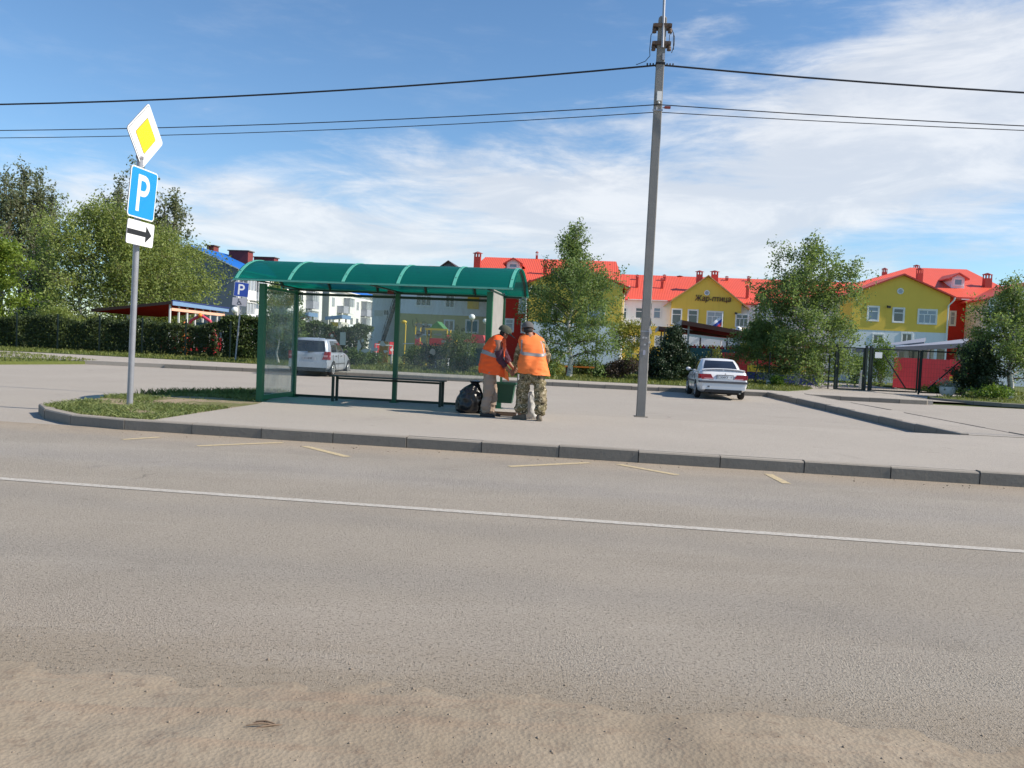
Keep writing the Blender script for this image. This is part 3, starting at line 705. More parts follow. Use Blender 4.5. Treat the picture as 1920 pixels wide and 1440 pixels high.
# torn notices and scrawls on the back glass (flat marks on the glass)
def scrawl(seed, x, z, wd, ht, mat, r=.008, n=3):
    rr = random.Random(seed); m = MB()
    for k in range(n):
        pts = []; ang = rr.uniform(0, 6)
        for i in range(9):
            ang += rr.uniform(.4, 1.3)
            pts.append((x+wd*(k+.5)/n+math.cos(ang)*wd/n*.38+i*.004, SD-.0075, z+math.sin(ang)*ht*.45))
        m.tube(pts, r, 4)
    return m.build('scrawl', mat, sh)
M['scrawl_d'] = simple('dark_marker', (.03, .035, .05), .7, 0, .1, 5); M['scrawl_l'] = simple('pale_smear', (.46, .50, .51), .8, 0, .15, 9)
for a_ in ((3, 2.44, 1.62, .11, .20), (31, 2.62, 1.60, .15, .12), (4, 2.52, 1.42, .13, .09), (41, 2.74, 1.40, .12, .12), (9, 3.30, 1.56, .10, .10), (91, 3.44, 1.52, .08, .05)): scrawl(a_[0], a_[1], a_[2], a_[3], a_[4], M['scrawl_d'], .0045, 1)
rr = random.Random(77)
for k, (x, z, a, b) in enumerate(((1.36, 1.10, .05, .13), (1.50, 1.02, .10, .035), (1.60, 1.14, .05, .11), (1.72, 1.05, .06, .05), (1.86, 1.18, .07, .05), (1.92, 1.02, .05, .03), (1.44, 1.22, .03, .05))):
    m = MB(); m.prism([(math.cos(t)*a*rr.uniform(.5, 1.3), math.sin(t)*b*rr.uniform(.5, 1.3)) for t in [i*PI/7 for i in range(14)]], (x, SD-.006, z), (1, 0, 0), (0, 0, 1), .001); m.build('smear', M['scrawl_l'], sh)
M['glue'] = simple('glue_residue', (.40, .385, .37), .9, 0, .2, 15)
rr = random.Random(8)
for k in range(7):
    x = rr.uniform(2.5, 3.5); z = rr.uniform(.95, 1.6); a, b = rr.uniform(.03, .10), rr.uniform(.02, .08); m = MB()
    m.prism([(math.cos(t)*a*rr.uniform(.6, 1.2), math.sin(t)*b*rr.uniform(.6, 1.2)) for t in [i*PI/5 for i in range(10)]], (x, SD-.006, z), (1, 0, 0), (0, 0, 1), .001)
    m.build('glue_patch', M['glue'], sh)
MB().box((1.02, SD-.012, 1.24), (.12, .008, .26)).build('notice', M['scrawl_l'], sh)
MB().box((1.99, SD-.03, 2.21), (.13, .012, .075)).build('route_plate', M['brick'], sh)
# side board plastered with torn posters (right end)
m = MB(); m.bar((2*SL, .06, 1.30), (2*SL, SD+.02, 1.30), .014, 1.92); sb = m.build('side_board', simple('weathered_board', (.27, .26, .245), .85, 0, .25, 4, .2, 20, dirt=((.25, .22, .2), .5)), sh)
m = MB(); m.bar((2*SL, SD+.05, 1.30), (2*SL, SD+.07, 1.30), .03, 1.96); m.build('board_edge', M['galv'], sb)
rr = random.Random(5)
for k in range(14):
    y = rr.uniform(.12, SD-.25); z = rr.uniform(.6, 2.1); a, b = rr.uniform(.06, .18), rr.uniform(.08, .24); m = MB()
    pts = [(2*SL-.0095-k*.0003, y+u*a*rr.uniform(.75, 1.1), z+v*b*rr.uniform(.75, 1.1)) for u, v in ((0, 0), (1, 0), (1, .5), (1, 1), (.5, 1), (0, 1), (0, .5))]
    m.add(pts, [tuple(range(7))[::-1]]); m.build('torn_poster', rr.choice((M['paper'], M['paper'], M['signgrey'])), sb)
# ------------------------------------------------------------------ bench inside the shelter
be = thing('bench', 'long narrow dark green bench on thin legs inside the bus shelter', 'bench', FL + Matrix.Rotation(-.14, 3, 'Z') @ Vector((1.0, SD-.55, 0)), -.14)
m = MB()
for y in (0, .10, .20): m.box((1.13, y, .50), (2.30, .085, .022))
m.build('seat', M['bench_wood'], be)
for x in (.05, 2.21):
    for y in (-.01, .22):
        MB().box((x, y, .2425), (.045, .045, .485)).build('leg', M['bench_wood'], be)
m = MB(); m.bar((.07, .10, .455), (2.2, .10, .455), .03, .04); m.build('stretcher', M['bench_wood'], be)
# ------------------------------------------------------------------ main-road / parking sign post
sp0 = G(243, 760, .14)
sg = thing('traffic_sign', 'grey post with yellow priority diamond over blue parking plate and arrow plate', 'road sign', sp0)
top = A(262.5, 296, 13.0)
MB().tube([sp0-Vector((0, 0, .05)), sp0.lerp(top, .5), top], .047, 14).build('pole', M['galv'], sg, True)
tv = Vector((math.cos(math.radians(83.5)), math.sin(math.radians(83.5)), 0)); uv = (top-sp0).normalized(); nv = tv.cross(uv).normalized(); uv2 = nv.cross(tv)*1.0
def roundrect(w_, h_, r, n=5):
    pts = []
    for cx, cy, a0 in ((w_/2-r, h_/2-r, 0), (-w_/2+r, h_/2-r, PI/2), (-w_/2+r, -h_/2+r, PI), (w_/2-r, -h_/2+r, 1.5*PI)):
        pts += [(cx+r*math.cos(a0+PI/2*i/n), cy+r*math.sin(a0+PI/2*i/n)) for i in range(n+1)]
    return pts
def plate(name, c, poly, d, mat, back, parent, tv=tv, uv=uv2, world=True):
    w_ = tv.cross(uv).normalized(); m = MB(); m.prism(poly, Vector(c), tv, uv, d, 0, 1); 
    return m.build(name, [mat, back], parent, world)
def rot(poly, a): return [(x*math.cos(a)-y*math.sin(a), x*math.sin(a)+y*math.cos(a)) for x, y in poly]
off = nv*.055
cD = A(265.5, 254, 13.05)+off; cP = A(260.5, 363, 13.0)+off; cA = A(256, 437, 13.0)+off
dm = plate('diamond_plate', cD, rot(roundrect(.72, .72, .05), PI/4), .012, M['signwhite'], M['signback'], sg)
plate('diamond_border', cD+nv*.0125, rot(roundrect(.675, .675, .035), PI/4), .001, M['black'], M['black'], dm)
plate('diamond_white', cD+nv*.0140, rot(roundrect(.66, .66, .03), PI/4), .001, M['signwhite'], M['signwhite'], dm)
plate('diamond_line', cD+nv*.0155, rot(roundrect(.405, .405, .025), PI/4), .001, M['black'], M['black'], dm)
plate('diamond_centre', cD+nv*.0170, rot(roundrect(.39, .39, .02), PI/4), .001, M['signyellow'], M['signyellow'], dm)
pp = plate('parking_plate', cP, roundrect(.74, .77, .06), .012, M['signwhite'], M['signback'], sg)
plate('blue_field', cP+nv*.0125, roundrect(.70, .73, .045), .0015, M['signblue'], M['signblue'], pp)
def letterP(name, c, h, wd, st_, mat, parent, tv, uv, nvv):
    m = MB(); c = Vector(c); x0 = -wd/2
    m.prism([(x0, -h/2), (x0+st_, -h/2), (x0+st_, h/2), (x0, h/2)], c, tv, uv, .0015)
    r = h*.29; cy = h/2-r; xe = wd/2-r; n = 12
    outer = [(x0+st_+.0005, h/2)]+[(xe+r*math.sin(a), cy+r*math.cos(a)) for a in [PI*i/n for i in range(n+1)]]+[(x0+st_+.0005, cy-r)]
    ri = r-st_; inner = [(x0+st_+.0005, cy+ri)]+[(xe+ri*math.sin(a), cy+ri*math.cos(a)) for a in [PI*i/n for i in range(n+1)]]+[(x0+st_+.0005, cy-ri)]
    w_ = tv.cross(uv).normalized()
    for i in range(len(outer)-1):
        m.prism([inner[i], inner[i+1], outer[i+1], outer[i]][::-1], c, tv, uv, .0015)
    return m.build(name, mat, parent, True)
letterP('letter', cP+nv*.0145, .56, .33, .085, M['signwhite'], pp, tv, uv2, nv)
ap = plate('arrow_plate', cA, roundrect(.74, .37, .035), .012, M['signwhite'], M['signback'], sg)
plate('arrow', cA+nv*.0125, [(-.365, -.04), (.14, -.04), (.14, -.13), (.31, 0), (.14, .13), (.14, .04), (-.365, .04)], .0015, M['black'], M['black'], ap)
for c in (cD-Vector((0, 0, .2)), cP+Vector((0, 0, .25)), cP-Vector((0, 0, .25)), cA):
    q = sp0.lerp(top, min(1, (c.z-sp0.z)/(top.z-sp0.z))); m = MB()
    m.bar(q-tv*.10, q+tv*.10, .02, .035); m.tube([q-Vector((0, 0, .02)), q+Vector((0, 0, .02))], .054, 12); m.bar(q, q+nv*.05, .04, .03)
    m.build('bracket', M['signback'], sg, True)
MB().bar(top-Vector((0, 0, .1)), top+Vector((0, 0, .42)), .05, .03, 0, (1, 0, 0)).build('mast_bar', M['signback'], sg, True)
# ------------------------------------------------------------------ disabled parking sign by the hedge
dp = G(441, 677, .16); dp.z = .158
ds = thing('parking_sign', 'thin leaning post with dark blue parking sign and grey wheelchair plate', 'road sign', dp)
YT = dp.y; dt = A(456, 527, YT)
MB().tube([dp-Vector((0, 0, .05)), dt], .035, 10).build('pole', M['galv'], ds, True)
t2 = Vector((.98, .17, 0)).normalized(); n2 = t2.cross(Vector((0, 0, 1))).normalized(); u2 = ((dt-dp).normalized()); u2 = (u2-n2*u2.dot(n2)).normalized(); t2 = u2.cross(n2).normalized()
c1_ = A(453, 543, YT)+n2*.05; c2_ = A(449.5, 566, YT)+n2*.05
a1 = plate('parking_plate', c1_, roundrect(.64, .66, .03), .012, M['signwhite'], M['signback'], ds, t2, u2)
plate('blue_field', c1_+n2*.0125, roundrect(.615, .635, .025), .0015, M['signdblue'], M['signdblue'], a1, t2, u2)
letterP('letter', c1_+n2*.0145, .48, .29, .075, M['signwhite'], a1, t2, u2, n2)
a2 = plate('wheelchair_plate', c2_, roundrect(.64, .36, .02), .012, M['signgrey'], M['signback'], ds, t2, u2)
m = MB(); q = c2_+n2*.016
def w2(x, y): return q+t2*x+u2*y
m.tube([w2(-.01+.075*math.cos(a), -.055+.075*math.sin(a)) for a in [PI*.75+i*PI*1.35/10 for i in range(11)]], .011, 6)
m.tube([w2(-.035, .075), w2(-.025, -.02), w2(.05, -.025), w2(.085, -.105), w2(.115, -.095)], .012, 6); m.tube([w2(-.03, .03), w2(.04, .02)], .010, 6); m.ball(w2(-.04, .115), .022, 10, 6)
m.build('wheelchair_symbol', M['black'], a2, True)
# ------------------------------------------------------------------ concrete utility pole
up = G(1201, 781, .146); up.z = .14
ut = thing('utility_pole', 'tall tapering concrete utility pole with taped notices and a steel mast on top', 'utility pole', up)
utop = A(1242.5, 36, 15.85)
def pl(k): return up.lerp(utop, k)
ax = (utop-up).normalized(); px_ = Vector((1, -.10, 0)); px_ = (px_-ax*px_.dot(ax)).normalized(); py_ = ax.cross(px_)
def pring(k, wx, wy): 
    c = pl(k); b_ = .012
    return [c+px_*x+py_*y for x, y in ((-wx+b_, -wy), (wx-b_, -wy), (wx, -wy+b_), (wx, wy-b_), (wx-b_, wy), (-wx+b_, wy), (-wx, wy-b_), (-wx, -wy+b_))]
m = MB(); m.loft([pring(k, .088-.013*k, .085-.008*k) for k in (0, .05, .1, .2, .3, .4, .5, .6, .7, .8, .9, .97, 1)]+[pring(1.006, .045, .045)], 0, False)
m.build('shaft', M['concrete'], ut, True)
MB().box(up+Vector((0, 0, .008)), (.24, .22, .016)).build('base_collar', M['kerb'], ut, True)
mast0 = pl(.925)+px_*.02-py_*.11; mtop = A(1247.5, -60, 15.8)
MB().tube([mast0, mtop], .026, 10).build('mast', M['galv'], ut, True)
def kz(y): return (781-y)/745.0
for y in (50.5, 83):
    c = pl(kz(y)); m = MB(); m.bar(c-px_*.15-py_*.10, c+px_*.15-py_*.10, .03, .065); m.bar(c-px_*.15+py_*.09, c+px_*.15+py_*.09, .03, .065)
    m.bar(c-px_*.15-py_*.12, c-px_*.15+py_*.11, .05, .05); m.bar(c+px_*.15-py_*.12, c+px_*.15+py_*.11, .05, .05)
    xb = m.build('crossarm', M['rust'], ut, True)
    for sx in (-1, 1):
        q = c+px_*(sx*.145)-py_*.05
        MB().lathe([(.012, 0), (.012, -.04), (.035, -.05), (.042, -.075), (.030, -.09), (.042, -.10), (.040, -.125), (.015, -.13)], q, 10).build('insulator', M['rust'], xb, True)
m = MB()
c = pl(kz(62)); 
m.tube([c-px_*.15+ax*.05, c-px_*.20-ax*.03, c-px_*.21-ax*.3, c-px_*.20-ax*.42, c-px_*.28-ax*.52, c-px_*.44-ax*.585, pl(kz(119))-px_*.45], .007, 6)
m.tube([c+px_*.16+ax*.18, c+px_*.165-ax*.02, c+px_*.20+ax*.04, c+px_*.24-ax*.06, c+px_*.24-ax*.22, c+px_*.20-ax*.36], .007, 6)
m.tube([c+px_*.17+ax*.10, c+px_*.22, c+px_*.22-ax*.14, c+px_*.235-ax*.30], .007, 6); m.tube([c+px_*.145-ax*.02, c+px_*.145-ax*.22], .006, 6)
m.build('lead_wire', M['cable'], ut, True)
MB().box(pl(kz(108))-py_*.095+px_*.05, (.045, .03, .12)).build('junction_box', M['galv'], ut, True)
m = MB(); b0 = pl(kz(181))-py_*.11+px_*.01
m.box(b0, (.085, .07, .17)); m.tube([b0-ax*.085, b0-ax*.13], .02, 8); m.build('antenna_box', M['white_trim'], ut, True)
m = MB(); q = pl(kz(199)); m.box(q+px_*.18-py_*.03, (.11, .05, .04)); m.tube([q+px_*.09, q+px_*.14-py_*.03], .008, 6); m.build('coupling_box', M['brick'], ut, True)
m = MB(); q = pl(kz(206)); m.bar(q-px_*.10-py_*.095, q+px_*.09-py_*.095, .012, .03); m.tube([q-px_*.03-py_*.12, q-px_*.03-py_*.12+ax*.05], .014, 8); m.build('clamp', M['galv'], ut, True)
m = MB(); q = pl(kz(120))
for r_ in (-.01, .012): m.loft([[q+ax*(r_+h_)+px_*x+py_*y for x, y in ((-.088, -.092), (.088, -.092), (.088, .092), (-.088, .092))] for h_ in (0, .012)], 0, False)
for sx in (-1, 1):
    for k in range(3):
        c = q+px_*sx*(.13+.055*k); m.tube([c-ax*.025, c+ax*.03], .014, 6)
m.build('cable_clamp', M['cable'], ut, True)
# band and torn paper notices on the shaft
m = MB(); q = pl(kz(618)); m.loft([[q+ax*h_+px_*x+py_*y for x, y in ((-.088, -.086), (.088, -.086), (.088, .086), (-.088, .086))] for h_ in (-.009, .009)], 0, False); m.build('steel_band', M['galv'], ut, True)
rr = random.Random(14)
for (y, dx, wd, ht, a) in ((617, .088, .05, .11, .3), (630, -.035, .04, .035, .5), (630, .02, .03, .03, 0), (638, .088, .045, .05, -.3), (658, -.005, .05, .10, 0), (643, .0, .035, .035, 0)):
    c = pl(kz(y))-py_*.0875+px_*dx; poly = [(x*wd*rr.uniform(.8, 1.1)/2, z*ht*rr.uniform(.7, 1.1)/2) for x, z in ((-1, -1), (0, -1.1), (1, -1), (1.1, 0), (1, 1), (0, .9), (-1, 1))]
    m = MB(); m.prism(rot(poly, a), c, px_, ax, .003); m.build('torn_notice', M['paper'] if y not in (658,) else M['signgrey'], ut, True)
rr = random.Random(21); m = MB()
for k in range(16):
    y = rr.uniform(566, 720); c = pl(kz(y))+px_*.0905+py_*rr.uniform(-.05, .04)
    m.box(c, (.003, rr.uniform(.03, .08), rr.uniform(.03, .12)))
m.build('paper_scrap', M['paper'], ut, True)
# ------------------------------------------------------------------ overhead cables
def cable(label, r, ky, ends, yoff, sagL, sagR):
    c0 = pl(kz(ky)) - py_*.10 if yoff else pl(kz(ky))
    m = MB(); pts = []
    for s_ in [x*1.25 for x in range(-26, 27)]:
        sg_ = sagL if s_ < 0 else sagR; a_ = abs(s_)/35.0
        z = c0.z - 4*sg_*a_*(1-a_)
        p = c0+E1*s_; pts.append(Vector((p.x, p.y, z)))
    m.tube(pts, r, 6); return tag(m.build('overhead_cable', M['cable'], loc=c0), label, 'cable', 'cables strung on the utility pole')
cable('thick top cable clamped to the concrete pole below its crossarms', .017, 120, None, False, .80, .86)
cable('middle thin cable passing the white box on the concrete pole', .009, 196, None, True, .60, .60)
cable('lowest thin cable held by the clamp on the concrete pole', .0075, 207, None, False, .62, .50)

# ------------------------------------------------------------------ vegetation
def leafquads(P, size, rng, up=.25, droop=0.0, asp=.55):
    n = len(P); d = rng.normal(0, 1, (n, 3)); d[:, 2] += up-droop; d /= np.linalg.norm(d, axis=1)[:, None]
    e = rng.normal(0, 1, (n, 3)); e -= d*(e*d).sum(1)[:, None]; e /= np.linalg.norm(e, axis=1)[:, None]
    nrm = np.cross(d, e); L = size*rng.uniform(.65, 1.35, n)[:, None]; W = L*asp
    v = np.empty((n, 4, 3)); v[:, 0] = P-d*L*.5; v[:, 1] = P+e*W*.5+nrm*L*.08; v[:, 2] = P+d*L*.5; v[:, 3] = P-e*W*.5+nrm*L*.08
    return v.reshape(-1, 3), np.arange(4*n).reshape(n, 4)
def tree(name, label, base, H, R, prof, nleaf, leaf, lmat, bmat, seed, t0=.15, nb=40, elev=(45, 15), droop=.3, spread=.12, group=None, r0=None, strands=0.0, lean=(0, 0), stems=1, clump=1.0, cat='tree', side_gap=None):
    """trunk and limbs as tapering tubes; leaves scattered along the fine twigs"""
    rng = np.random.default_rng(seed); rd = random.Random(seed)
    t = thing(name, label, cat, base, 0, group)
    tr = MB(); r0 = r0 or H*.014; tw = []                  # twigs: list of polylines
    def crv(p, d, L, n, dr, wob):
        pts = [np.array(p, float)]; d = np.array(d, float)
        for i in range(n):
            d = d + np.array([rd.gauss(0, wob), rd.gauss(0, wob), -dr/n + rd.gauss(0, wob*.5)]); d /= np.linalg.norm(d)
            pts.append(pts[-1]+d*L/n)
        return pts
    for s_ in range(stems):
        a0 = rd.uniform(0, 6.28); sl_ = .055 if stems > 1 else .012
        hs = H*(1-.12*s_)
        axis = [np.array([lean[0]*k/8*H + math.cos(a0)*sl_*H*(k/8)**.8 + rd.gauss(0, .012*H)*(k > 0), lean[1]*k/8*H+math.sin(a0)*sl_*H*(k/8)**.8 + rd.gauss(0, .012*H)*(k > 0), hs*.96*k/8]) for k in range(9)]
        tr.tube([Vector(p) for p in axis], [r0*(1-.9*(k/8))*(1.25 if k == 0 else 1)/(stems**.4) for k in range(9)], 8)
        def ax_at(u):
            k = min(7, int(u*8)); f_ = u*8-k; return axis[k]*(1-f_)+axis[k+1]*f_
        n_ = nb//stems
        for i in range(n_):
            u = t0+(1-t0)*((i+.5)/n_)**.9
            az = i*2.39996+rd.gauss(0, .35); el = math.radians(elev[0]+(elev[1]-elev[0])*(1-u)+rd.gauss(0, 9))
            if side_gap and abs(((az-side_gap[0]+PI) % (2*PI))-PI) < side_gap[1]: continue
            L = max(.25, R*prof(u)*rd.uniform(.72, 1.12))
            d = (math.cos(az)*math.cos(el), math.sin(az)*math.cos(el), math.sin(el))
            bp = crv(ax_at(u*.97), d, L/max(.45, math.cos(el*.75)), 6, droop, .08)
            rb = r0*.38*(1-u*.75)
            tr.tube([Vector(p) for p in bp], [max(.004, rb*(1-.85*k/6)) for k in range(7)], 5, 0 if rd.random() < .3 else 1)
            tw.append((bp, 1.0))
            ns = max(3, int(3+L*3.2))
            for q in range(ns):
                k = rd.uniform(.25, 1)*6; ki = min(5, int(k)); o = bp[ki]+(bp[ki+1]-bp[ki])*(k-ki)
                a2 = rd.uniform(0, 6.28); e2 = rd.uniform(-.3, .9)
                dd = np.array(d)*.6+np.array([math.cos(a2)*math.cos(e2), math.sin(a2)*math.cos(e2), math.sin(e2)])*.8; dd /= np.linalg.norm(dd)
                L2 = L*rd.uniform(.2, .45)+.12
                sp_ = crv(o, dd, L2, 4, droop*1.3, .15)
                tr.tube([Vector(p) for p in sp_], [max(.003, rb*.35*(1-.8*j/4)) for j in range(5)], 3, 1)
                tw.append((sp_, 1.3))
                if strands and rd.random() < strands:
                    st_ = crv(sp_[-1], (rd.gauss(0, .3), rd.gauss(0, .3), -.7), rd.uniform(.5, 1.5)*R*.35, 4, .8, .05); tw.append((st_, 1.6))
        tw.append(([axis[6], axis[7], axis[8], axis[8]+np.array([0, 0, H*.04])], 1.5))
    wts = np.array([w_*np.linalg.norm(p[-1]-p[0]) for p, w_ in tw]); wts *= rng.uniform(1-.65*clump, 1+.65*clump, len(wts)); wts /= wts.sum()
    idx = rng.choice(len(tw), nleaf, p=wts); P = np.empty((nleaf, 3)); uu = rng.uniform(.12, 1.04, nleaf)
    for j in range(nleaf):
        pl_ = tw[idx[j]][0]; k = uu[j]*(len(pl_)-1); ki = min(len(pl_)-2, int(k)); P[j] = pl_[ki]+(pl_[ki+1]-pl_[ki])*(k-ki)
    P += rng.normal(0, spread, P.shape); P = P[P[:, 2] > .12]
    v, f = leafquads(P, leaf, rng, .2, droop)
    tr.build('trunk', [bmat, M['twigbark']], t); rawmesh('crown', v, f, lmat, t)
    return t
def egg(lo, pk, sh_=.8):                    # crown outline: widest at height pk
    def p_(u):
        if u < pk: return lo+(1-lo)*math.sin(PI/2*u/pk)
        return max(.05, math.cos(PI/2*(u-pk)/(1-pk))**sh_)
    return p_
def cone(u): return max(.04, 1.05-u)
def tall(u): return .55+.45*math.sin(PI*min(1, u*1.05)) if u < .8 else max(.12, (1-u)*4.2)
def bush(name, label, base, rx, ry, h, n, leaf, lmat, seed, group=None, cat='bush', lumps=7, z0=.05, sq=.55):
    rng = np.random.default_rng(seed); rd = random.Random(seed)
    t = thing(name, label, cat, base, 0, group)
    cs = [np.array([rd.uniform(-.55, .55)*rx, rd.uniform(-.55, .55)*ry, h*rd.uniform(.25, .72)]) for _ in range(lumps)]
    cs[0] = np.array([0, 0, h*.6])
    st_ = MB()
    for c in cs:
        st_.tube([(c[0]*.15, c[1]*.15, 0), (c[0]*.5, c[1]*.5, c[2]*.5), tuple(c)], [.025, .016, .006], 5)
    i = rng.integers(0, lumps, n); d = rng.normal(0, 1, (n, 3)); d /= np.linalg.norm(d, axis=1)[:, None]
    rr_ = rng.uniform(.35, 1.0, n)**.5*rng.uniform(.85, 1.12, n)
    P = np.array(cs)[i] + d*rr_[:, None]*np.array([rx*sq, ry*sq, h*.36]); P += rng.normal(0, leaf*.5, P.shape)
    P = P[P[:, 2] > z0]
    v, f = leafquads(P, leaf, rng, .3)
    st_.build('stem', M['bark'], t); rawmesh('foliage', v, f, lmat, t); return t
def hedge(name, label, pts, wd, h, n, leaf, lmat, seed, hvar=.12, group=None):
    rng = np.random.default_rng(seed); pts = [np.array([p[0], p[1], p[2]]) for p in pts]
    t = thing(name, label, 'hedge', pts[0].tolist(), 0, group); o = pts[0]
    L = np.cumsum([0]+[np.linalg.norm(b-a) for a, b in zip(pts[:-1], pts[1:])])
    s_ = rng.uniform(0, L[-1], n); P = np.empty((n, 3))
    for k in range(3): P[:, k] = np.interp(s_, L, [p[k] for p in pts])
    k = np.clip(np.searchsorted(L, s_)-1, 0, len(pts)-2); dirs = np.array([(b-a)/np.linalg.norm(b-a) for a, b in zip(pts[:-1], pts[1:])])[k]
    nr = np.stack([-dirs[:, 1], dirs[:, 0], np.zeros(n)], 1)
    hh = h*(1+hvar*np.sin(s_*1.9+1)*np.sin(s_*.73)+hvar*.7*np.sin(s_*5.1)*np.sin(s_*3.3+2))
    face = rng.uniform(0, 1, n)
    x = np.where(face < .52, -wd/2+np.abs(rng.normal(0, .12, n)), rng.uniform(-wd/2, wd/2, n))
    z = np.where(face < .52, rng.uniform(.02, 1, n)**.9*hh, np.where(face < .85, hh*(1-np.abs(rng.normal(0, .05, n))), rng.uniform(.1, 1, n)*hh))
    x = x*(1-.25*(z/hh)**4)+.12*np.sin(s_*2.7+z*2.1)
    P += nr*x[:, None]; P[:, 2] += z; P += rng.normal(0, leaf*.4, P.shape)
    v, f = leafquads(P-o, leaf, rng, .3)
    st_ = MB(); q = 0
    while q < L[-1]:
        c = np.array([np.interp(q, L, [p[j] for p in pts]) for j in range(3)])-o
        for b in range(3):
            a = random.uniform(-.3, .3); st_.tube([c, c+np.array([a*.5, random.uniform(-.15, .15), h*.5]), c+np.array([a, random.uniform(-.25, .25), h*.9])], [.02, .014, .006], 4)
        q += .55
    core = MB(); kk = int(L[-1]/1.0)+1
    st_.build('stem', M['bark'], t); rawmesh('foliage', v, f, lmat, t); return t
def on(px, Y, z=.16): p = A(px, 690, Y); return Vector((p.x, p.y, z))
def zof(px, py, Y): return A(px, py, Y).z
# left group
tree('poplar', 'tall thin grey-green poplar with an open crown standing second from the left edge', on(42, 88), zof(44, 297, 88), 2.6, tall, 5600, .30, M['l_poplar'], M['bark'], 11, .22, 60, (74, 60), -.15, .24, 'poplars behind the birches', stems=2, clump=1.0)
tree('poplar', 'broad upright poplar with many tops right beside the tallest thin one', on(84, 90), zof(84, 318, 90), 3.0, tall, 6000, .30, M['l_poplar'], M['bark'], 12, .18, 60, (74, 60), -.15, .24, 'poplars behind the birches', stems=3)
tree('poplar', 'poplar cut by the left edge of the photo above the bright green tree', on(-6, 86), zof(0, 312, 86), 2.8, tall, 4600, .30, M['l_poplar'], M['bark'], 13, .2, 55, (74, 60), -.15, .24, 'poplars behind the birches', stems=2)
tree('poplar', 'poplar showing its grey tops directly behind the blue parking plate', on(226, 84), zof(222, 308, 84), 3.2, tall, 6400, .30, M['l_poplar'], M['bark'], 14, .2, 60, (74, 60), -.15, .24, 'poplars behind the birches', stems=3)
tree('poplar', 'lower rounded poplar right of the sign post above the pavilion', on(305, 82), zof(300, 368, 82), 3.2, tall, 5600, .30, M['l_poplar'], M['bark'], 15, .2, 55, (74, 60), -.15, .24, 'poplars behind the birches', stems=2)
tree('birch', 'large weeping birch left of the grey sign post behind the hedge', on(148, 56), zof(150, 372, 56), 3.9, egg(.65, .45), 26000, .165, M['l_birch'], M['birch'], 21, .08, 70, (50, 20), .55, .17, 'weeping birches behind the hedge', strands=.55)
tree('birch', 'weeping birch with white limbs right behind the grey sign post', on(232, 57), zof(235, 385, 57), 3.6, egg(.65, .45), 23000, .165, M['l_birch'], M['birch'], 22, .08, 66, (50, 20), .55, .17, 'weeping birches behind the hedge', strands=.55)
tree('birch', 'weeping birch hanging over the red pavilion roof beside the grey-blue gable', on(312, 60), zof(310, 425, 60), 3.5, egg(.7, .5), 22000, .165, M['l_birch'], M['birch'], 23, .08, 62, (45, 15), .6, .17, 'weeping birches behind the hedge', strands=.6)
tree('spruce', 'dark shaded spruce between the bright left tree and the birches', on(66, 60), zof(66, 455, 60), 2.3, cone, 9000, .16, M['l_dark'], M['bark'], 31, .03, 75, (5, 12), .1, .13, clump=.6)
tree('maple', 'bright yellow-green maple cut off by the left edge of the photo', on(-30, 46), zof(-20, 425, 46), 2.3, egg(.7, .45), 11000, .20, M['l_maple'], M['bark'], 32, .06, 46, (40, 15), .2, .17)
bush('dark_bush', 'dark shaded bush at the foot of the spruce behind the fence', on(48, 52), 1.6, 1.2, 2.3, 3600, .14, M['l_dark'], 33)
bush('lilac_bush', 'mid-green bush filling the gap under the leftmost birch', on(112, 49), 1.8, 1.2, 2.6, 4600, .13, M['l_birch'], 34)
# hedges
hL0, hL1, hL2 = on(-60, 44.4), on(180, 43.0), on(420, 41.3)
hedge('long_hedge', 'long loose dark hedge behind the green fence left of the disabled sign', [hL0, hL1, hL2], 1.0, 1.6, 30000, .135, M['l_hedge'], 41, .10)
hedge('clipped_hedge', 'tall leafy hedge behind the disabled parking sign and the silver van', [on(424, 41.6), on(500, 41.4), on(560, 41.2)], 1.3, 2.05, 19000, .135, M['l_hedge2'], 42, .05)
hedge('playground_hedge', 'leafy hedge behind the silver minivan seen through the shelter glass', [on(561, 42.6), on(640, 42.4), on(690, 42.2)], 1.1, 1.9, 12500, .13, M['l_hedge2'], 43, .10)
# street birches in front of the kindergarten
tree('birch', 'street birch with a thin pointed top beside the man in camouflage trousers', on(1068, 36), zof(1090, 415, 36)-.1, 2.1, lambda u: (.70+.30*math.sin(PI*min(1, u/.8))+.08*math.sin(u*17)) if u < .60 else max(.10, .62-.9*(u-.60)**.75), 25000, .105, M['l_birch2'], M['birch'], 51, .13, 66, (50, 18), .45, .11, 'birches along the far verge', strands=.4, lean=(.02, 0), r0=.11)
tree('birch', 'bushy birch with several tops standing behind the white sedan', on(1496, 38.5), zof(1500, 438, 38.5)-.1, 2.35, egg(.85, .40, .7), 36000, .115, M['l_birch2'], M['birch'], 52, .05, 74, (58, 5), .45, .13, 'birches along the far verge', strands=.4, stems=3, r0=.10, clump=1.3)
tree('birch', 'forked pale-trunked birch at the right edge of the photo beside the dark thuja', on(1898, 35.5, .13), zof(1890, 520, 35.5), 1.75, egg(.75, .4), 17000, .11, M['l_birch2'], M['birch'], 53, .17, 54, (50, 15), .4, .12, 'birches along the far verge', stems=2, r0=.13, strands=.3)
tree('young_birch', 'slender young birch seen through the dirty left side glass of the shelter', on(522, 37.5), zof(528, 535, 37.5), 1.1, egg(.4, .5), 8000, .11, M['l_birch2'], M['birch'], 54, .25, 26, (40, 20), .3, .10, r0=.05)
tree('spruce', 'small dark green spruce left of the white sedan', on(1262, 37), zof(1265, 618, 37), 1.35, cone, 16000, .10, M['l_dark'], M['bark'], 61, .02, 70, (8, 15), .1, .09, clump=.5)
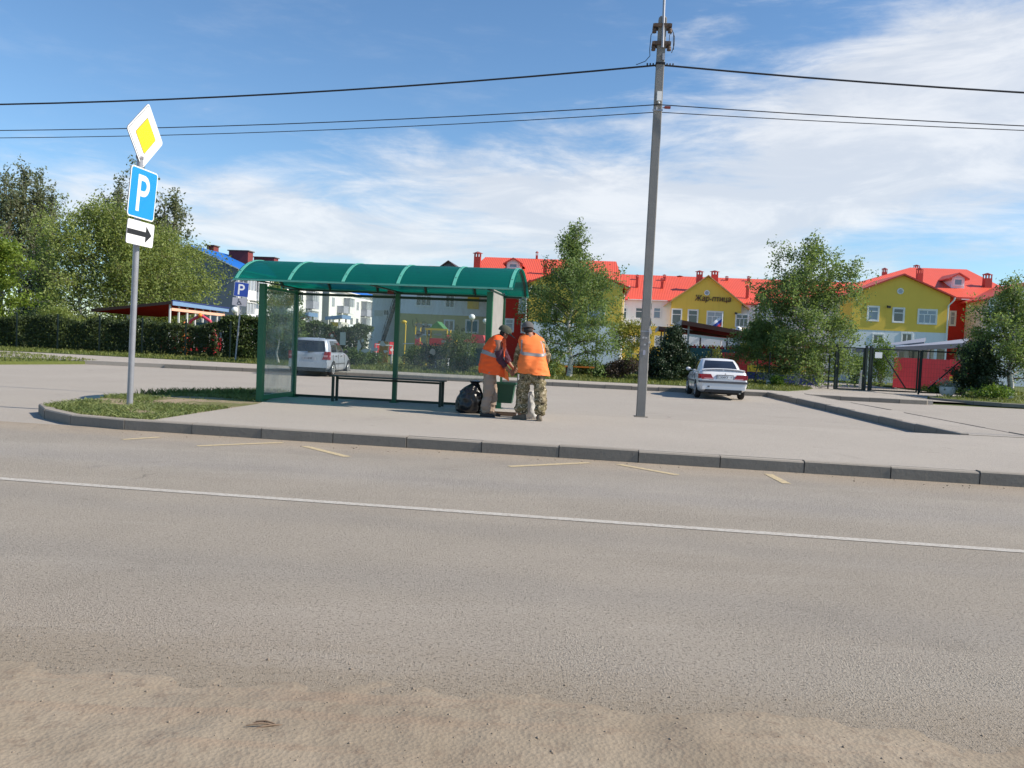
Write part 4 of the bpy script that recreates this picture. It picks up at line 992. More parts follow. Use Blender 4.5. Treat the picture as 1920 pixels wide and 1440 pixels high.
tree('thuja', 'dark thuja bush beside the right leaf of the gate', on(1833, 35.6, .13), zof(1830, 650, 35.6), 1.0, egg(.8, .35), 13000, .10, M['l_dark'], M['bark'], 62, .05, 46, (45, 20), .1, .10, clump=.5, cat='bush')
tree('rowan', 'small yellow-green tree between the thin-topped birch and the concrete pole', on(1178, 44), zof(1185, 612, 44), 1.25, egg(.5, .55), 3600, .12, M['l_yellow'], M['bark'], 63, .2, 26, (55, 25), .1, .13)
tree('young_birch', 'low dark-leaved tree on a thin stem between the maroon pavilion and the sedan', on(1418, 40), zof(1415, 598, 40), 1.5, egg(.9, .4), 8500, .11, M['l_birch2'], M['bark'], 66, .42, 36, (15, -5), .35, .12, r0=.045)
bush('maroon_bush', 'round dark maroon bush left of the concrete pole on the grass', on(1166, 36.5), .75, .6, .95, 3600, .085, M['l_maroon'], 64)
bush('flower_bush', 'reddish-brown bush directly right of the concrete pole', on(1222, 40), .8, .6, 1.5, 2800, .10, M['l_maroon'], 65)
for k, (px, Y, rx, h, n, mat, lab) in enumerate([
    (1100, 40, .9, .9, 1800, 'l_bush', 'low green bush behind the orange bench under the thin-topped birch'),
    (1135, 37.2, .6, .65, 1400, 'l_bush', 'low bush on the grass left of the maroon bush'),
    (1030, 37.5, .7, .9, 1600, 'l_yellow', 'yellowish bush beside the trunk of the thin-topped birch'),
    (1460, 36.9, .5, .45, 1000, 'l_bright', 'low bright plant right of the white sedan by the blue boards'),
    (1652, 44, .9, 2.7, 3600, 'l_bright', 'tall bright green bush behind the wicket gate of the kindergarten'),
    (1605, 46, .75, 1.7, 1900, 'l_bright', 'smaller bright bush left of the wicket gate post'),
    (1770, 37, .9, .45, 1300, 'l_bright', 'low bright plants at the foot of the gate beside the flower pot'),
    (1862, 34.2, .9, .55, 1500, 'l_bright', 'low bright plants around the forked birch trunk'),
    (690, 40, .8, .7, 1500, 'l_bush', 'low bush left of the narrow red board seen through the shelter glass'),
    (790, 42, 1.1, 1.1, 2300, 'l_bush', 'bush under the red play panel with the ladder'),
    (806, 37.2, .55, 1.2, 1500, 'l_dark', 'dark round clipped bush on a short trunk seen through the right glass'),
    (850, 39.5, 1.05, 2.0, 4300, 'l_bush', 'large leafy bush left of the red playhouse'),
    (868, 37.0, .6, .8, 1500, 'l_bush', 'small pale bush in front of the large leafy bush'),
    (665, 38.5, .8, .9, 1500, 'l_bush', 'low bush right of the silver minivan'),
    (1338, 45.2, .5, 2.0, 900, 'l_yellow', 'yellow-tipped bush against the maroon pavilion'),
    (1290, 41.5, .5, 1.0, 1100, 'l_bush', 'small bush between the spruce and the maroon pavilion')]):
    bush('bush', lab, on(px, Y), rx, rx*.8, h, n, .10, M[mat], 70+k, 'bushes around the playground')
# grass
def blades(name, polyfn, n, hgt, wd, mat, seed, lab, cat='grass', lean=.5):
    rng = np.random.default_rng(seed); P = polyfn(rng, n); n = len(P)
    a = rng.uniform(0, 6.28, n); h = hgt*rng.uniform(.4, 1.3, n); l = rng.normal(0, lean, (n, 2))*h[:, None]
    dx = np.stack([np.cos(a), np.sin(a), np.zeros(n)], 1)*wd
    top = P+np.stack([l[:, 0], l[:, 1], h], 1); mid = P+np.stack([l[:, 0]*.4, l[:, 1]*.4, h*.6], 1)
    v = np.stack([P-dx, P+dx, mid+dx*.7, top], 1).reshape(-1, 3)
    return stuff(rawmesh(name, v, np.arange(4*n).reshape(n, 4), mat), lab, cat)
def inpoly(poly):
    def f_(rng, n):
        xs = [p[0] for p in poly]; ys = [p[1] for p in poly]
        x = rng.uniform(min(xs), max(xs), n); y = rng.uniform(min(ys), max(ys), n); ins = np.zeros(n, bool); k = len(poly)
        for i in range(k):
            x1, y1 = poly[i]; x2, y2 = poly[(i+1) % k]
            c = ((y1 > y) != (y2 > y)) & (x < (x2-x1)*(y-y1)/((y2-y1) or 1e-9)+x1); ins ^= c
        return x[ins], y[ins]
    return f_
def isl_pts(rng, n):
    x, y = inpoly(ISL)(rng, n*3)
    g = np.sin(x*2.3+1)*np.sin(y*2.9)+.6*np.sin(x*5.1+y*3.7)+rng.normal(0, .35, len(x))
    s_ = x*E1.x+y*E1.y; t_ = x*E2.x+y*E2.y
    front_ = (t_ < 13.1-.10*(s_+6.5)) & (t_ < 12.9); back_ = (y > 15.9) | ((y > 14.6) & (x < -6.4))
    keep = np.where(front_ | back_, g > -.75, g > 1.15)
    keep &= ~((s_ > -5.6) & (t_ < 14.2) & (rng.uniform(0, 1, len(x)) < .75))
    x, y = x[keep][:n], y[keep][:n]; return np.stack([x, y, np.full(len(x), .135)], 1)
blades('island_grass', isl_pts, 15000, .055, .006, M['l_weed'], 91, 'short weedy grass on the end of the bus stop island', lean=.8)
def tuft_pts(rng, n):
    x, y = inpoly([(-7.2, 15.6), (-4.9, 17.3), (-4.75, 17.72), (-5.6, 17.72), (-6.6, 16.6)])(rng, n*3); return np.stack([x[:n], y[:n], np.full(len(x[:n]), .135)], 1)
blades('tall_weeds', tuft_pts, 2400, .12, .008, M['l_weed'], 92, 'taller weeds along the back edge of the island by the shelter', lean=.5)
def verge_pts(poly, z):
    def f_(rng, n):
        x, y = inpoly(poly)(rng, n*2); return np.stack([x[:n], y[:n], np.full(len(x[:n]), z)], 1)
    return f_
blades('verge_grass', verge_pts([(-30, 27.5), P2(G(0, 678, .1)), P2(G(185, 678, .1)), (-17.6, 33.2), (-22, 36.8), (-34, 35.3)], .10), 12000, .11, .02, M['l_grass'], 93, 'bright verge grass at the left edge beside the car park')
blades('hedge_grass', verge_pts([P2(S(-9, 33.35)), P2(S(6, 33.35)), (12.2, 34.3), (13.5, 37.2), (13.5, 44), (-34, 45), (-34, 40.2), (-22, 38.5), P2(S(-14, 33.9))], .15), 34000, .13, .022, M['l_grass'], 94, 'uneven grass between the far pavement and the hedges')
blades('gate_grass', verge_pts([(40, 28), (24.5, 29.6), (18, 31.3), (17.15, 32.8), (17.15, 33.9), (19.6, 36.2), (21.8, 38.6), (22, 46), (40, 46)], .11), 9000, .13, .022, M['l_grass'], 95, 'grass around the forked birch right of the gate')

# ------------------------------------------------------------------ kindergarten
class Frame:
    """a thing's own axes: pixel -> (u along, z up) on the plane y = b of that thing"""
    def __init__(s, o, rz):
        s.o = Vector((o.x, o.y, 0)); s.e1 = Vector((math.cos(rz), math.sin(rz), 0)); s.e2 = Vector((-math.sin(rz), math.cos(rz), 0)); s.rz = rz
    def on_y(s, px, py, b):
        d = Vector(ray(px, py)); o = Vector((0, 0, CH)); k = (s.o+s.e2*b-o).dot(s.e2)/d.dot(s.e2); p = o+d*k
        return (p-s.o).dot(s.e1), p.z
    def on_x(s, px, py, a):
        d = Vector(ray(px, py)); o = Vector((0, 0, CH)); k = (s.o+s.e1*a-o).dot(s.e1)/d.dot(s.e1); p = o+d*k
        return (p-s.o).dot(s.e2), p.z
so_ = A(1690, 690, 75); SF = Frame(so_, -.10)
kg = thing('kindergarten', 'long kindergarten with red roofs and ochre gables behind the trees', 'building', (so_.x, so_.y, 0), -.10)
def U(px, b, py=600): return SF.on_y(px, py, b)[0]
def Z(px, py, b): return SF.on_y(px, py, b)[1]
def wallbox(par, name, u0, u1, b0, b1, z0, z1, mat):
    return MB().box(((u0+u1)/2, (b0+b1)/2, (z0+z1)/2), (u1-u0, b1-b0, z1-z0)).build(name, mat, par)
def gablewall(par, u0, u1, b0, b1, z0, ze, za, mat, ua=None):
    ua = (u0+u1)/2 if ua is None else ua
    m = MB(); m.prism([(u0, z0), (u1, z0), (u1, ze), (ua, za), (u0, ze)], (0, b1, 0), (1, 0, 0), (0, 0, 1), b1-b0)
    return m.build('gable_wall', mat, par)
def roofslab(par, name, quads, th, mat, trim=None):
    m = MB()
    for q in quads:
        k = len(q); a = [Vector(p) for p in q]; b = [p-Vector((0, 0, th)) for p in a]
        m.add(a, [tuple(range(k))], 0); m.add(b, [tuple(reversed(range(k)))], 1)
        m.add(a+b, [(i, k+i, k+(i+1) % k, (i+1) % k) for i in range(k)], 1)
    return m.build(name, [mat, trim or mat], par)
def gableroof(par, u0, u1, b0, b1, ze, za, ov, mat, ua=None, trim=None):
    ua = (u0+u1)/2 if ua is None else ua
    sl1 = (za-ze)/(ua-u0); sl2 = (za-ze)/(u1-ua); th = .14
    return roofslab(par, 'roof', [[(u0-ov, b0, ze-sl1*ov+th), (ua, b0, za+th), (ua, b1, za+th), (u0-ov, b1, ze-sl1*ov+th)],
                                  [(ua, b0, za+th), (u1+ov, b0, ze-sl2*ov+th), (u1+ov, b1, ze-sl2*ov+th), (ua, b1, za+th)]], th, mat, trim)
def hiproof(par, u0, u1, b0, b1, ze, ur0, ur1, br, zr, mat, trim=None):
    return roofslab(par, 'roof', [[(u0, b0, ze), (u1, b0, ze), (ur1, br, zr), (ur0, br, zr)], [(u1, b0, ze), (u1, b1, ze), (ur1, br, zr)],
                                  [(u1, b1, ze), (u0, b1, ze), (ur0, br, zr), (ur1, br, zr)], [(u0, b1, ze), (u0, b0, ze), (ur0, br, zr)]], .14, mat, trim)
def window(par, u, z, w_, h_, b, kind, pane, axis='y', fm=None, trim=.10):
    """kind 1: one sash under a top light, 3: three below two, 2: two sashes; front of the wall is the plane y=b (or x=b)"""
    m = MB(); t = trim
    def bx(x0, x1, z0, z1, y0, y1):
        if axis == 'y': m.box((u+(x0+x1)/2, b-(y0+y1)/2, z+(z0+z1)/2), (x1-x0, y1-y0, z1-z0))
        else: m.box((b+(y0+y1)/2, u+(x0+x1)/2, z+(z0+z1)/2), (y1-y0, x1-x0, z1-z0))
    if t:
        for x in (-1, 1): bx(min(x*w_/2, x*(w_/2+t)), max(x*w_/2, x*(w_/2+t)), -h_/2-t, h_/2+t, -.02, .05)
        bx(-w_/2, w_/2, h_/2, h_/2+t, -.02, .05); bx(-w_/2, w_/2, -h_/2-t, -h_/2, -.02, .07)
    f = .06
    for x in (-1, 1): bx(min(x*w_/2, x*(w_/2-f)), max(x*w_/2, x*(w_/2-f)), -h_/2, h_/2, -.02, .035)
    bx(-w_/2+f, w_/2-f, h_/2-f, h_/2, -.02, .035); bx(-w_/2+f, w_/2-f, -h_/2, -h_/2+f, -.02, .035)
    if kind in (1, 3): bx(-w_/2+f, w_/2-f, h_*.14, h_*.14+.07, -.02, .034)
    if kind == 3:
        bx(-.035, .035, h_*.14+.07, h_/2-f, -.02, .033)
        for x in (-w_/6, w_/6): bx(x-.035, x+.035, -h_/2+f, h_*.14, -.02, .033)
    if kind == 2: bx(-.035, .035, -h_/2+f, h_/2-f, -.02, .033)
    o = m.build('window', fm or M['white_trim'], par)
    m = MB(); bx(-w_/2+f, w_/2-f, -h_/2+f, h_/2-f, -.02, .012); m.build('pane', pane, o)
    return o
def wpx(par, px, py, wp, hp, b, kind, pane, **k):
    u, z = SF.on_y(px, py, b); u2, z2 = SF.on_y(px+wp, py, b); D_ = abs(u2-u)/wp
    return window(par, u, z, abs(u2-u), hp*D_, b, kind, pane, **k)
def roundwin(par, px, py, rp, b):
    u, z = SF.on_y(px, py, b); r = abs(SF.on_y(px+rp, py, b)[0]-u); n = 20; m = MB()
    rings = [[Vector((u+(r*k)*math.cos(2*PI*i/n), b-y, z+(r*k)*math.sin(2*PI*i/n))) for i in range(n)] for k, y in ((1, -.02), (1, .06), (.66, .06), (.62, -.02))]
    m.loft(rings, 0, True, False); o = m.build('round_window', M['white_trim'], par)
    m = MB(); m.add([(u+r*.63*math.cos(2*PI*i/n), b-.015, z+r*.63*math.sin(2*PI*i/n)) for i in range(n)], [tuple(range(n))]); m.build('pane', M['pane_l'], o)
def chimney(par, px, ytop, ybase, wp, b, mat=None, cap=True, dp=None, F_=None):
    fr = F_ or SF
    u, zt = fr.on_y(px, ytop, b); _, zb = fr.on_y(px, ybase, b); w_ = abs(fr.on_y(px+wp, ytop, b)[0]-u); dd = dp or min(w_, 1.0)
    zb -= .5; m = MB(); hcap = min(.5, (zt-zb)*.3)
    m.box((u, b, (zb+zt-hcap)/2), (w_, dd, zt-hcap-zb), 0, 0)
    if cap:
        for x in (-.42, 0, .42):
            for y in (-.42, .42): m.box((u+x*w_, b+y*dd, zt-hcap*.62), (w_*.14, dd*.12, hcap*.76), 0, 0)
        m.lathe([(w_*.80, zt-hcap*.28), (w_*.80, zt-hcap*.2), (w_*.08, zt+hcap*.15)], (u, b, 0), 4, 1, False)
    else: m.box((u, b, zt-hcap/2), (w_*1.18, dd*1.15, hcap), 0, 1)
    return m.build('chimney', [mat or M['chim'], M['chimcap']], par)
TRIM = simple('roof_trim_red', (.50, .05, .03), .55, 0, .1, 3)
# right wing
uL, uR = U(1597, 0), U(1779, 0); zE = Z(1690, 553, 0); zA = Z(1690, 516, 0); zB = Z(1690, 621, 0)
wallbox(kg, 'base_wall', uL, uR, .02, 4, -.2, zB, M['w_pale'])
gablewall(kg, uL, uR, 0, 4.0, zB, zE, zA, M['w_yellow'])
gableroof(kg, uL, uR, -.35, 11, zE, zA, .75, M['r_red'], trim=TRIM)
zE4 = Z(1800, 558, 4)
wallbox(kg, 'white_wall', U(1560, 4), U(1700, 4), 4.002, 22, -.2, zE4-.1, M['w_white']); wallbox(kg, 'red_wall', U(1700, 4)+.002, U(1925, 4), 4.001, 22, -.2, zE4-.1, M['w_red'])
hiproof(kg, U(1548, 3.4), U(1925, 3.4), 3.4, 22.5, zE4, U(1700, 13), U(1806, 13), 13, Z(1750, 503, 13), M['r_red'], TRIM)
u0, u1 = U(1846, 0), U(2010, 0)
gablewall(kg, u0, u1, -.6, 4.0, -.2, Z(1850, 560, 0), Z(1925, 530, 0), M['w_pale']); gableroof(kg, u0, u1, -1.0, 10, Z(1850, 560, 0), Z(1925, 530, 0), .7, M['r_red'], trim=TRIM)
for a in ((1637, 588, 19, 26, 0, 1, M['pane_b']), (1684.5, 591, 19, 26, 0, 1, M['pane']), (1738.5, 594, 33, 26, 0, 3, M['pane_b'])): wpx(kg, *a)
wpx(kg, 1786, 597, 9, 26, 4, 1, M['pane_l']); wpx(kg, 1822, 600, 15, 26, 4, 1, M['pane'])
roundwin(kg, 1688, 546, 6.3, 0)
wpx(kg, 1646, 636, 18, 18, .02, 2, M['pane']); wpx(kg, 1700, 634, 18, 18, .02, 2, M['pane'])
# left wing
uL, uR = U(990, 0), U(1165, 0); zE = Z(1080, 533, 0); zA = Z(1080, 499, 0); zB = Z(1080, 606, 0)
wallbox(kg, 'base_wall', uL, uR, .02, 4, -.2, zB, M['w_pale'])
gablewall(kg, uL, uR, 0, 4.0, zB, zE, zA, M['w_yellow']); gableroof(kg, uL, uR, -.35, 11, zE, zA, .7, M['r_red'], trim=TRIM)
zE4 = Z(960, 541, 4)
wallbox(kg, 'red_wall', U(920, 4), U(1000, 4), 4.001, 20, -.2, zE4-.1, M['w_red']); wallbox(kg, 'white_wall', U(1000, 4)+.002, U(1166, 4), 4.002, 20, -.2, zE4-.1, M['w_white'])
hiproof(kg, U(846, 3.4), U(1172, 3.4), 3.4, 22.5, zE4, U(905, 13), U(1150, 13), 13, Z(1000, 485, 13), M['r_red'], TRIM)
for a in ((980.5, 570, 12, 32, 4, 1, M['pane_b']), (955, 610, 14, 22, 4, 1, M['pane_l']), (983, 611, 9, 24, 4, 1, M['pane'])): wpx(kg, *a)
wpx(kg, 1045, 585, 19, 26, 0, 1, M['pane']); wpx(kg, 1118, 587, 30, 26, 0, 3, M['pane_b'])
# centre
zC = Z(1330, 566, 18)
wallbox(kg, 'white_wall', U(1160, 18), U(1660, 18), 18, 34, Z(1230, 612, 18), zC, M['w_white'])
wallbox(kg, 'base_wall', U(1160, 18), U(1660, 18), 18.02, 34, -.2, Z(1230, 612, 18), M['w_yellow'])
roofslab(kg, 'roof', [[(U(1120, 17.75), 17.75, zC-.02), (U(1700, 17.75), 17.75, zC-.02), (U(1720, 27), 27, Z(1330, 520, 27)), (U(1100, 27), 27, Z(1330, 520, 27))],
                      [(U(1700, 17.4), 36.6, zC-.02), (U(1120, 17.4), 36.6, zC-.02), (U(1100, 27), 27, Z(1330, 520, 27)), (U(1720, 27), 27, Z(1330, 520, 27))]], .14, M['r_red'], TRIM)
u0, u1 = U(1258, 17.4), U(1389, 17.4); zg = Z(1325, 563, 17.4); za = Z(1327, 513, 17.4); sl = (za-zg)/((u1-u0)/2)
gablewall(kg, u0, u1, 17.4, 18.0, Z(1325, 614, 17.4), zg, za-.35, M['w_yellow']); gableroof(kg, u0, u1, 17.0, 26, zg-.25, za-.3, .85, M['r_red'], trim=simple('gable_trim_tan', (.52, .30, .12), .6, 0, .1, 3))
wallbox(kg, 'entrance_wall', u0, u1, 17.45, 18.0, -.2, Z(1325, 614, 17.4), M['w_pale'])
for a in ((1268.5, 594, 17, 28, 17.4, 1, M['pane']), (1299, 595, 17, 27, 17.4, 1, M['pane']), (1340, 597.5, 28, 26, 17.4, 3, M['pane_l'])): wpx(kg, *a)
wpx(kg, 1391, 601, 22, 23, 17.4, 3, M['pane']); roundwin(kg, 1325.5, 549, 5.2, 17.4)
for px in (1168.5, 1198, 1232): wpx(kg, px, 587, 13, 20, 18, 1, M['pane_b'] if px > 1200 else M['pane'], trim=.04)
for px in (1420, 1460, 1560, 1600): wpx(kg, px, 598, 15, 22, 18, 1, M['pane'], trim=.04)
for px in (1180, 1198, 1235): wpx(kg, px, 640, 13, 18, 18.02, 1, M['pane_l'])
uu_, zz_ = SF.on_y(1337, 560.5, 17.4)
for dx, dz in ((0, 0), (.035, .02)):
    pass
M['letter'] = simple('brown_letters', (.10, .025, .03), .6, 0, .1, 4)
place_text('lettering', 'Жар-птица', .90, M['letter'], kg, (uu_, 17.32, zz_), (1, 0, 0), (0, 0, 1), .045, sx=.86, shear=.12)
# left rear part seen through the shelter glass
b8 = 8; zO = Z(820, 590, b8); zT = Z(820, 532, b8)
u0, u1 = U(745, b8), U(921, b8)
wallbox(kg, 'white_wall', u0, u1, b8, 20, zO, zT, M['w_pale']); wallbox(kg, 'base_wall', u0, u1, b8+.02, 20, -.2, zO, M['w_olive'])
hiproof(kg, U(742, b8)-.6, u1+2, b8-.6, 21, zT, U(800, 14), U(915, 14), 14, Z(850, 500, 14), M['r_red'], TRIM)
gablewall(kg, U(785, b8), U(890, b8), b8-.1, b8+5, zT, zT+.05, Z(836, 491, b8), M['w_bluegrey']); gableroof(kg, U(785, b8), U(890, b8), b8-.5, b8+6, zT+.05, Z(836, 491, b8), .5, M['r_brown'])
u0b = U(697, b8+3); zS = Z(720, 553, b8+3)
wallbox(kg, 'grey_wall', u0b, U(748, b8+3), b8+3, 24, -.2, zS, M['w_pale'])
roofslab(kg, 'roof', [[(u0b-.4, b8+2.6, zS+.2), (U(748, b8+3), b8+2.6, zS+.2), (U(748, b8+3), 24, zS+.6), (u0b-.4, 24, zS+.6)]], .18, M['r_grey'])
for a in ((794.5, 560, 28, 26, b8, 3, M['pane']), (844, 562, 16, 28, b8, 2, M['pane']), (798, 618, 20, 18, b8+.02, 2, M['pane']), (842, 610, 17, 18, b8+.02, 2, M['pane'])): wpx(kg, *a)
wpx(kg, 724, 586, 9, 10, b8+3, 2, M['pane'], trim=.04)
wpx(kg, 885, 612, 22, 22, b8+.02, 2, simple('teal_door_glass', (.02, .14, .18), .3, 0, .2, 3))
ua, za_ = SF.on_y(876, 579, b8); ub, zb_ = SF.on_y(899, 550, b8); MB().box(((ua+ub)/2, b8-.03, (za_+zb_)/2), (ub-ua, .08, zb_-za_)).build('yellow_panel', M['w_yellow'], kg)
ua, za_ = SF.on_y(702, 592, b8+3); ub, zb_ = SF.on_y(719, 582, b8+3); MB().box(((ua+ub)/2, b8+2.97, (za_+zb_)/2), (ub-ua, .08, zb_-za_)).build('pink_panel', M['w_cream'], kg)
# fire stair
m = MB(); b_ = b8+1.6
p0 = SF.on_y(716, 640, b_); p1 = SF.on_y(741, 562, b_)
for dy in (0, .9):
    m.bar((p0[0], b_+dy, max(.2, p0[1])), (p1[0], b_+dy, p1[1]), .08, .2); m.bar((p0[0], b_+dy, p0[1]+.9), (p1[0], b_+dy, p1[1]+.9), .05, .05)
for k in range(15):
    t_ = k/14; m.box((p0[0]+(p1[0]-p0[0])*t_, b_+.45, p0[1]+(p1[1]-p0[1])*t_+.08), (.28, .9, .04))
for k in range(0, 15, 3):
    t_ = k/14; x = p0[0]+(p1[0]-p0[0])*t_; z = p0[1]+(p1[1]-p0[1])*t_; m.bar((x, b_, z), (x, b_, z+.9), .04, .04)
m.build('fire_stair', simple('dark_stair_steel', (.03, .035, .045), .6, .2, .2, 4), kg)
# chimneys, dormers, pipes, vents
for a in ((896, 473, 498, 12, 9), (1023, 487, 512, 7, 8), (1055, 492, 506, 8, 13), (1312, 508, 523, 11, 21.5), (1340.5, 508, 523, 12, 21.5), (1719, 497, 508, 9, 14), (1725, 503, 525, 10, 8), (1852, 513, 534, 13, 7), (1659, 503, 519, 8, 14)): chimney(kg, *a)
for a in ((1007, 472, 487, 4, 13), (1195, 515, 522, 5, 25), (1246, 515, 522, 5, 25), (1275, 517, 521, 8, 27), (1363, 518, 522, 5, 26), (1404, 518, 523, 5, 26), (1242, 522, 533, 5, 22), (1195, 518, 531, 5, 22), (1402, 535, 550, 5, 19.5), (1555, 520, 527, 6, 26)): chimney(kg, *a)
def dormer(px, pyb, wp, hp, b):
    u, z0 = SF.on_y(px, pyb, b); w_ = abs(SF.on_y(px+wp, pyb, b)[0]-u); h_ = w_*hp/wp; m = MB()
    m.prism([(u-w_/2, z0-.3), (u+w_/2, z0-.3), (u+w_/2, z0+h_), (u, z0+h_+w_*.30), (u-w_/2, z0+h_)], (0, b+5, 0), (1, 0, 0), (0, 0, 1), 5)
    o = m.build('dormer', M['w_pale'], kg); g_ = gableroof(o, u-w_/2, u+w_/2, b-.25, b+5, z0+h_, z0+h_+w_*.30, .35, M['r_red'], trim=TRIM)
    window(o, u, z0+h_*.5, w_*.62, h_*.72, b, 0, M['pane_b'])
dormer(1796, 537, 24, 17, 6.2); dormer(962, 503, 24, 10, 6.5)
for px, b, ya, yb, d_ in ((1171, 3.6, 541, 700, .5), (1778.5, -.08, 563, 700, 0), (988, -.1, 541, 700, 0), (1415, 17.3, 572, 690, 0)):
    u, z = SF.on_y(px, ya, b); _, zb_ = SF.on_y(px, yb, b)
    MB().tube([(u+.45, b-.25, z+.25), (u+.4, b-.2, z), (u, b-.08, z-.5), (u, b-.08, .1)], .07, 8).build('downpipe', M['white_trim'], kg)
for u0, u1, b, z in ((U(1800, 3.3), U(1925, 3.3), 3.3, Z(1800, 559.5, 3.4)), (U(1175, 17.3), U(1250, 17.3), 17.3, zC-.03), (U(920, 3.3), U(985, 3.3), 3.3, Z(960, 542, 3.4))):
    MB().bar((u0, b, z-.08), (u1, b, z-.08), .12, .10).build('gutter', M['white_trim'], kg)
for px, py, b in ((1664, 573, 0), (1379, 585.5, 17.4)):
    u, z = SF.on_y(px, py, b); m = MB(); m.bar((u, b, z), (u, b-.35, z-.12), .05, .05); m.box((u, b-.4, z-.14), (.28, .22, .2)); m.build('flood_lamp', M['black'], kg)
# ------------------------------------------------------------------ apartment blocks on the left
ao = A(440, 690, 97); AF = Frame(ao, -.14)
def apartment(name, label, y0, y1, wd, ze, zr, seed, balc, gable=M['w_bluegrey'], wl=M['w_white']):
    o3 = AF.o+AF.e2*y0; t = thing(name, label, 'building', (o3.x, o3.y, 0), -.14, 'apartment blocks beyond the playground'); L = y1-y0
    MB().box((-wd/2, L/2, ze/2-.1), (wd, L, ze+.2)).build('wall', wl, t)
    m = MB(); m.prism([(-wd-.01, -.2), (.01, -.2), (.01, ze), (-wd/2, zr-.15), (-wd-.01, ze)], (0, .02, 0), (1, 0, 0), (0, 0, 1), .25); m.build('gable_wall', gable, t)
    s_ = (zr-ze)/(wd/2); ov = .55
    roofslab(t, 'roof', [[(-wd-ov, -.5, ze-s_*ov), (-wd/2, -.5, zr), (-wd/2, L+.5, zr), (-wd-ov, L+.5, ze-s_*ov)], [(-wd/2, -.5, zr), (ov, -.5, ze-s_*ov), (ov, L+.5, ze-s_*ov), (-wd/2, L+.5, zr)]], .12, M['r_blue'], M['white_trim'])
    rd = random.Random(seed); n = int(L/2.9)
    for k in range(n):
        y = 1.6+k*2.9
        for r, z in enumerate((7.15, 4.35, 1.6)):
            if k in balc:
                m = MB(); m.box((.55, y, z-.95), (1.1, 2.3, 1.0)); m.box((.55, y, z-1.49), (1.16, 2.4, .12)); o = m.build('balcony', rd.choice((M['w_cream'], M['w_white'], M['signgrey'], M['w_pale'])), t)
                if rd.random() < .7:
                    m = MB(); m.box((.55, y, z+.95), (1.16, 2.4, .08))
                    for yy in (-1.15, -.4, .4, 1.15): m.box((1.06, y+yy, z+.24), (.06, .06, 1.36))
                    for xx in (.1, 1.06): m.box((xx, y-1.15, z+.24), (.06, .06, 1.36))
                    m.build('glazing_frame', M['white_trim'], o); MB().box((.5, y, z+.24), (.98, 2.2, 1.3)).build('glazing', M['pane_l'], o)
            else: window(t, y, z, 1.25, 1.5, 0.0, 2, rd.choice((M['pane'], M['pane'], M['pane_l'])), axis='x', trim=0)
    return t
apA = apartment('apartment_block', 'white apartment block with blue roof and slate-grey gable above the left pavilion', 0, 27, 12, 9.25, 11.7, 4, (0, 1, 4, 7))
apB = apartment('apartment_block', 'farther white apartment block with blue roof seen through the shelter glass', 30, 62, 12, 9.3, 11.8, 5, (1, 2, 5, 6, 9), M['w_cream'])
for (px, yt, yb, wp, x, par) in ((399, 462, 470, 13, 16, apA), (452, 472, 506, 36, 8, apA), (499, 484, 500, 38, 22, apA)):
    u, z = AF.on_y(px, yt, x); _, z0 = AF.on_y(px, yb, x); w_ = abs(AF.on_y(px+wp, yt, x)[0]-u)
    m = MB(); m.box((u, x, (z+z0-1.5)/2), (w_, 1.4, z-z0+1.5), 0, 0); m.box((u, x, z+.06), (w_+.3, 1.7, .12), 0, 1); m.build('chimney', [M['brick'], M['rust']], par)
m = MB(); m.box((-5.5, 10, 11.6), (2.2, 1.2, 2.0)); m.build('chimney', M['brick'], apB)
MB().tube([(.25, .15, 9.0), (.1, .1, 8.5), (.08, .1, .2)], .08, 8).build('downpipe', M['white_trim'], apA)
MB().bar((-.6, -.3, 7.6), (1.0, -.3, 9.0), .12, .12).build('gutter_outlet', M['white_trim'], apA)

# ------------------------------------------------------------------ playground pavilions
def pavilion(label, o, rz, wd, L, zl, zr, roof, fascia_f, fascia_s, under, posts_f=(), posts_s=(), postmat=None, beam=None, panels=(), back=None, ov=.3, group='playground pavilions', sl_left=False):
    """monopitch shelter: x along the front, y away; roof height zl at x=0 and zr at x=wd"""
    t = thing('pavilion', label, 'pavilion', (o.x, o.y, 0), rz, group); th = .10; pm = postmat or M['white_trim']
    s_ = (zr-zl)/wd
    def rz_(x): return zl+s_*x
    m = MB(); q = [(-ov, -ov), (wd+ov, -ov), (wd+ov, L+ov), (-ov, L+ov)]
    a = [Vector((x, y, rz_(x)+th)) for x, y in q]; b = [Vector((x, y, rz_(x))) for x, y in q]
    m.add(a, [(0, 1, 2, 3)], 0); m.add(b, [(3, 2, 1, 0)], 1); m.add(a+b, [(i, 4+i, 4+(i+1) % 4, (i+1) % 4) for i in range(4)], 0)
    m.build('roof', [roof, under], t)
    m = MB(); m.bar((-ov-.02, -ov-.022, rz_(-ov)+.02), (wd+ov+.02, -ov-.022, rz_(wd+ov)+.02), .04, .24); m.build('fascia', fascia_f, t)
    xs, xz = (wd+ov+.022, rz_(wd+ov)) if not sl_left else (-ov-.022, rz_(-ov))
    m = MB(); m.bar((xs, -ov, xz+.02), (xs, L+ov, xz+.02), .04, .28); m.build('fascia', fascia_s, t)
    for x, y in list(posts_f)+list(posts_s): MB().box((x, y, rz_(x)/2), (.10, .10, rz_(x)-.01)).build('post', pm, t)
    if beam:
        x = wd if not sl_left else 0
        m = MB(); m.bar((x, .06, rz_(x)-.42), (x, L-.06, rz_(x)-.42), .12, .16); m.build('beam', beam, t)
    for (x0, y0, x1, y1, z0, z1, mat) in panels:
        m = MB(); m.bar((x0, y0, (z0+z1)/2), (x1, y1, (z0+z1)/2), .05, z1-z0); m.build('side_panel', mat, t)
    return t
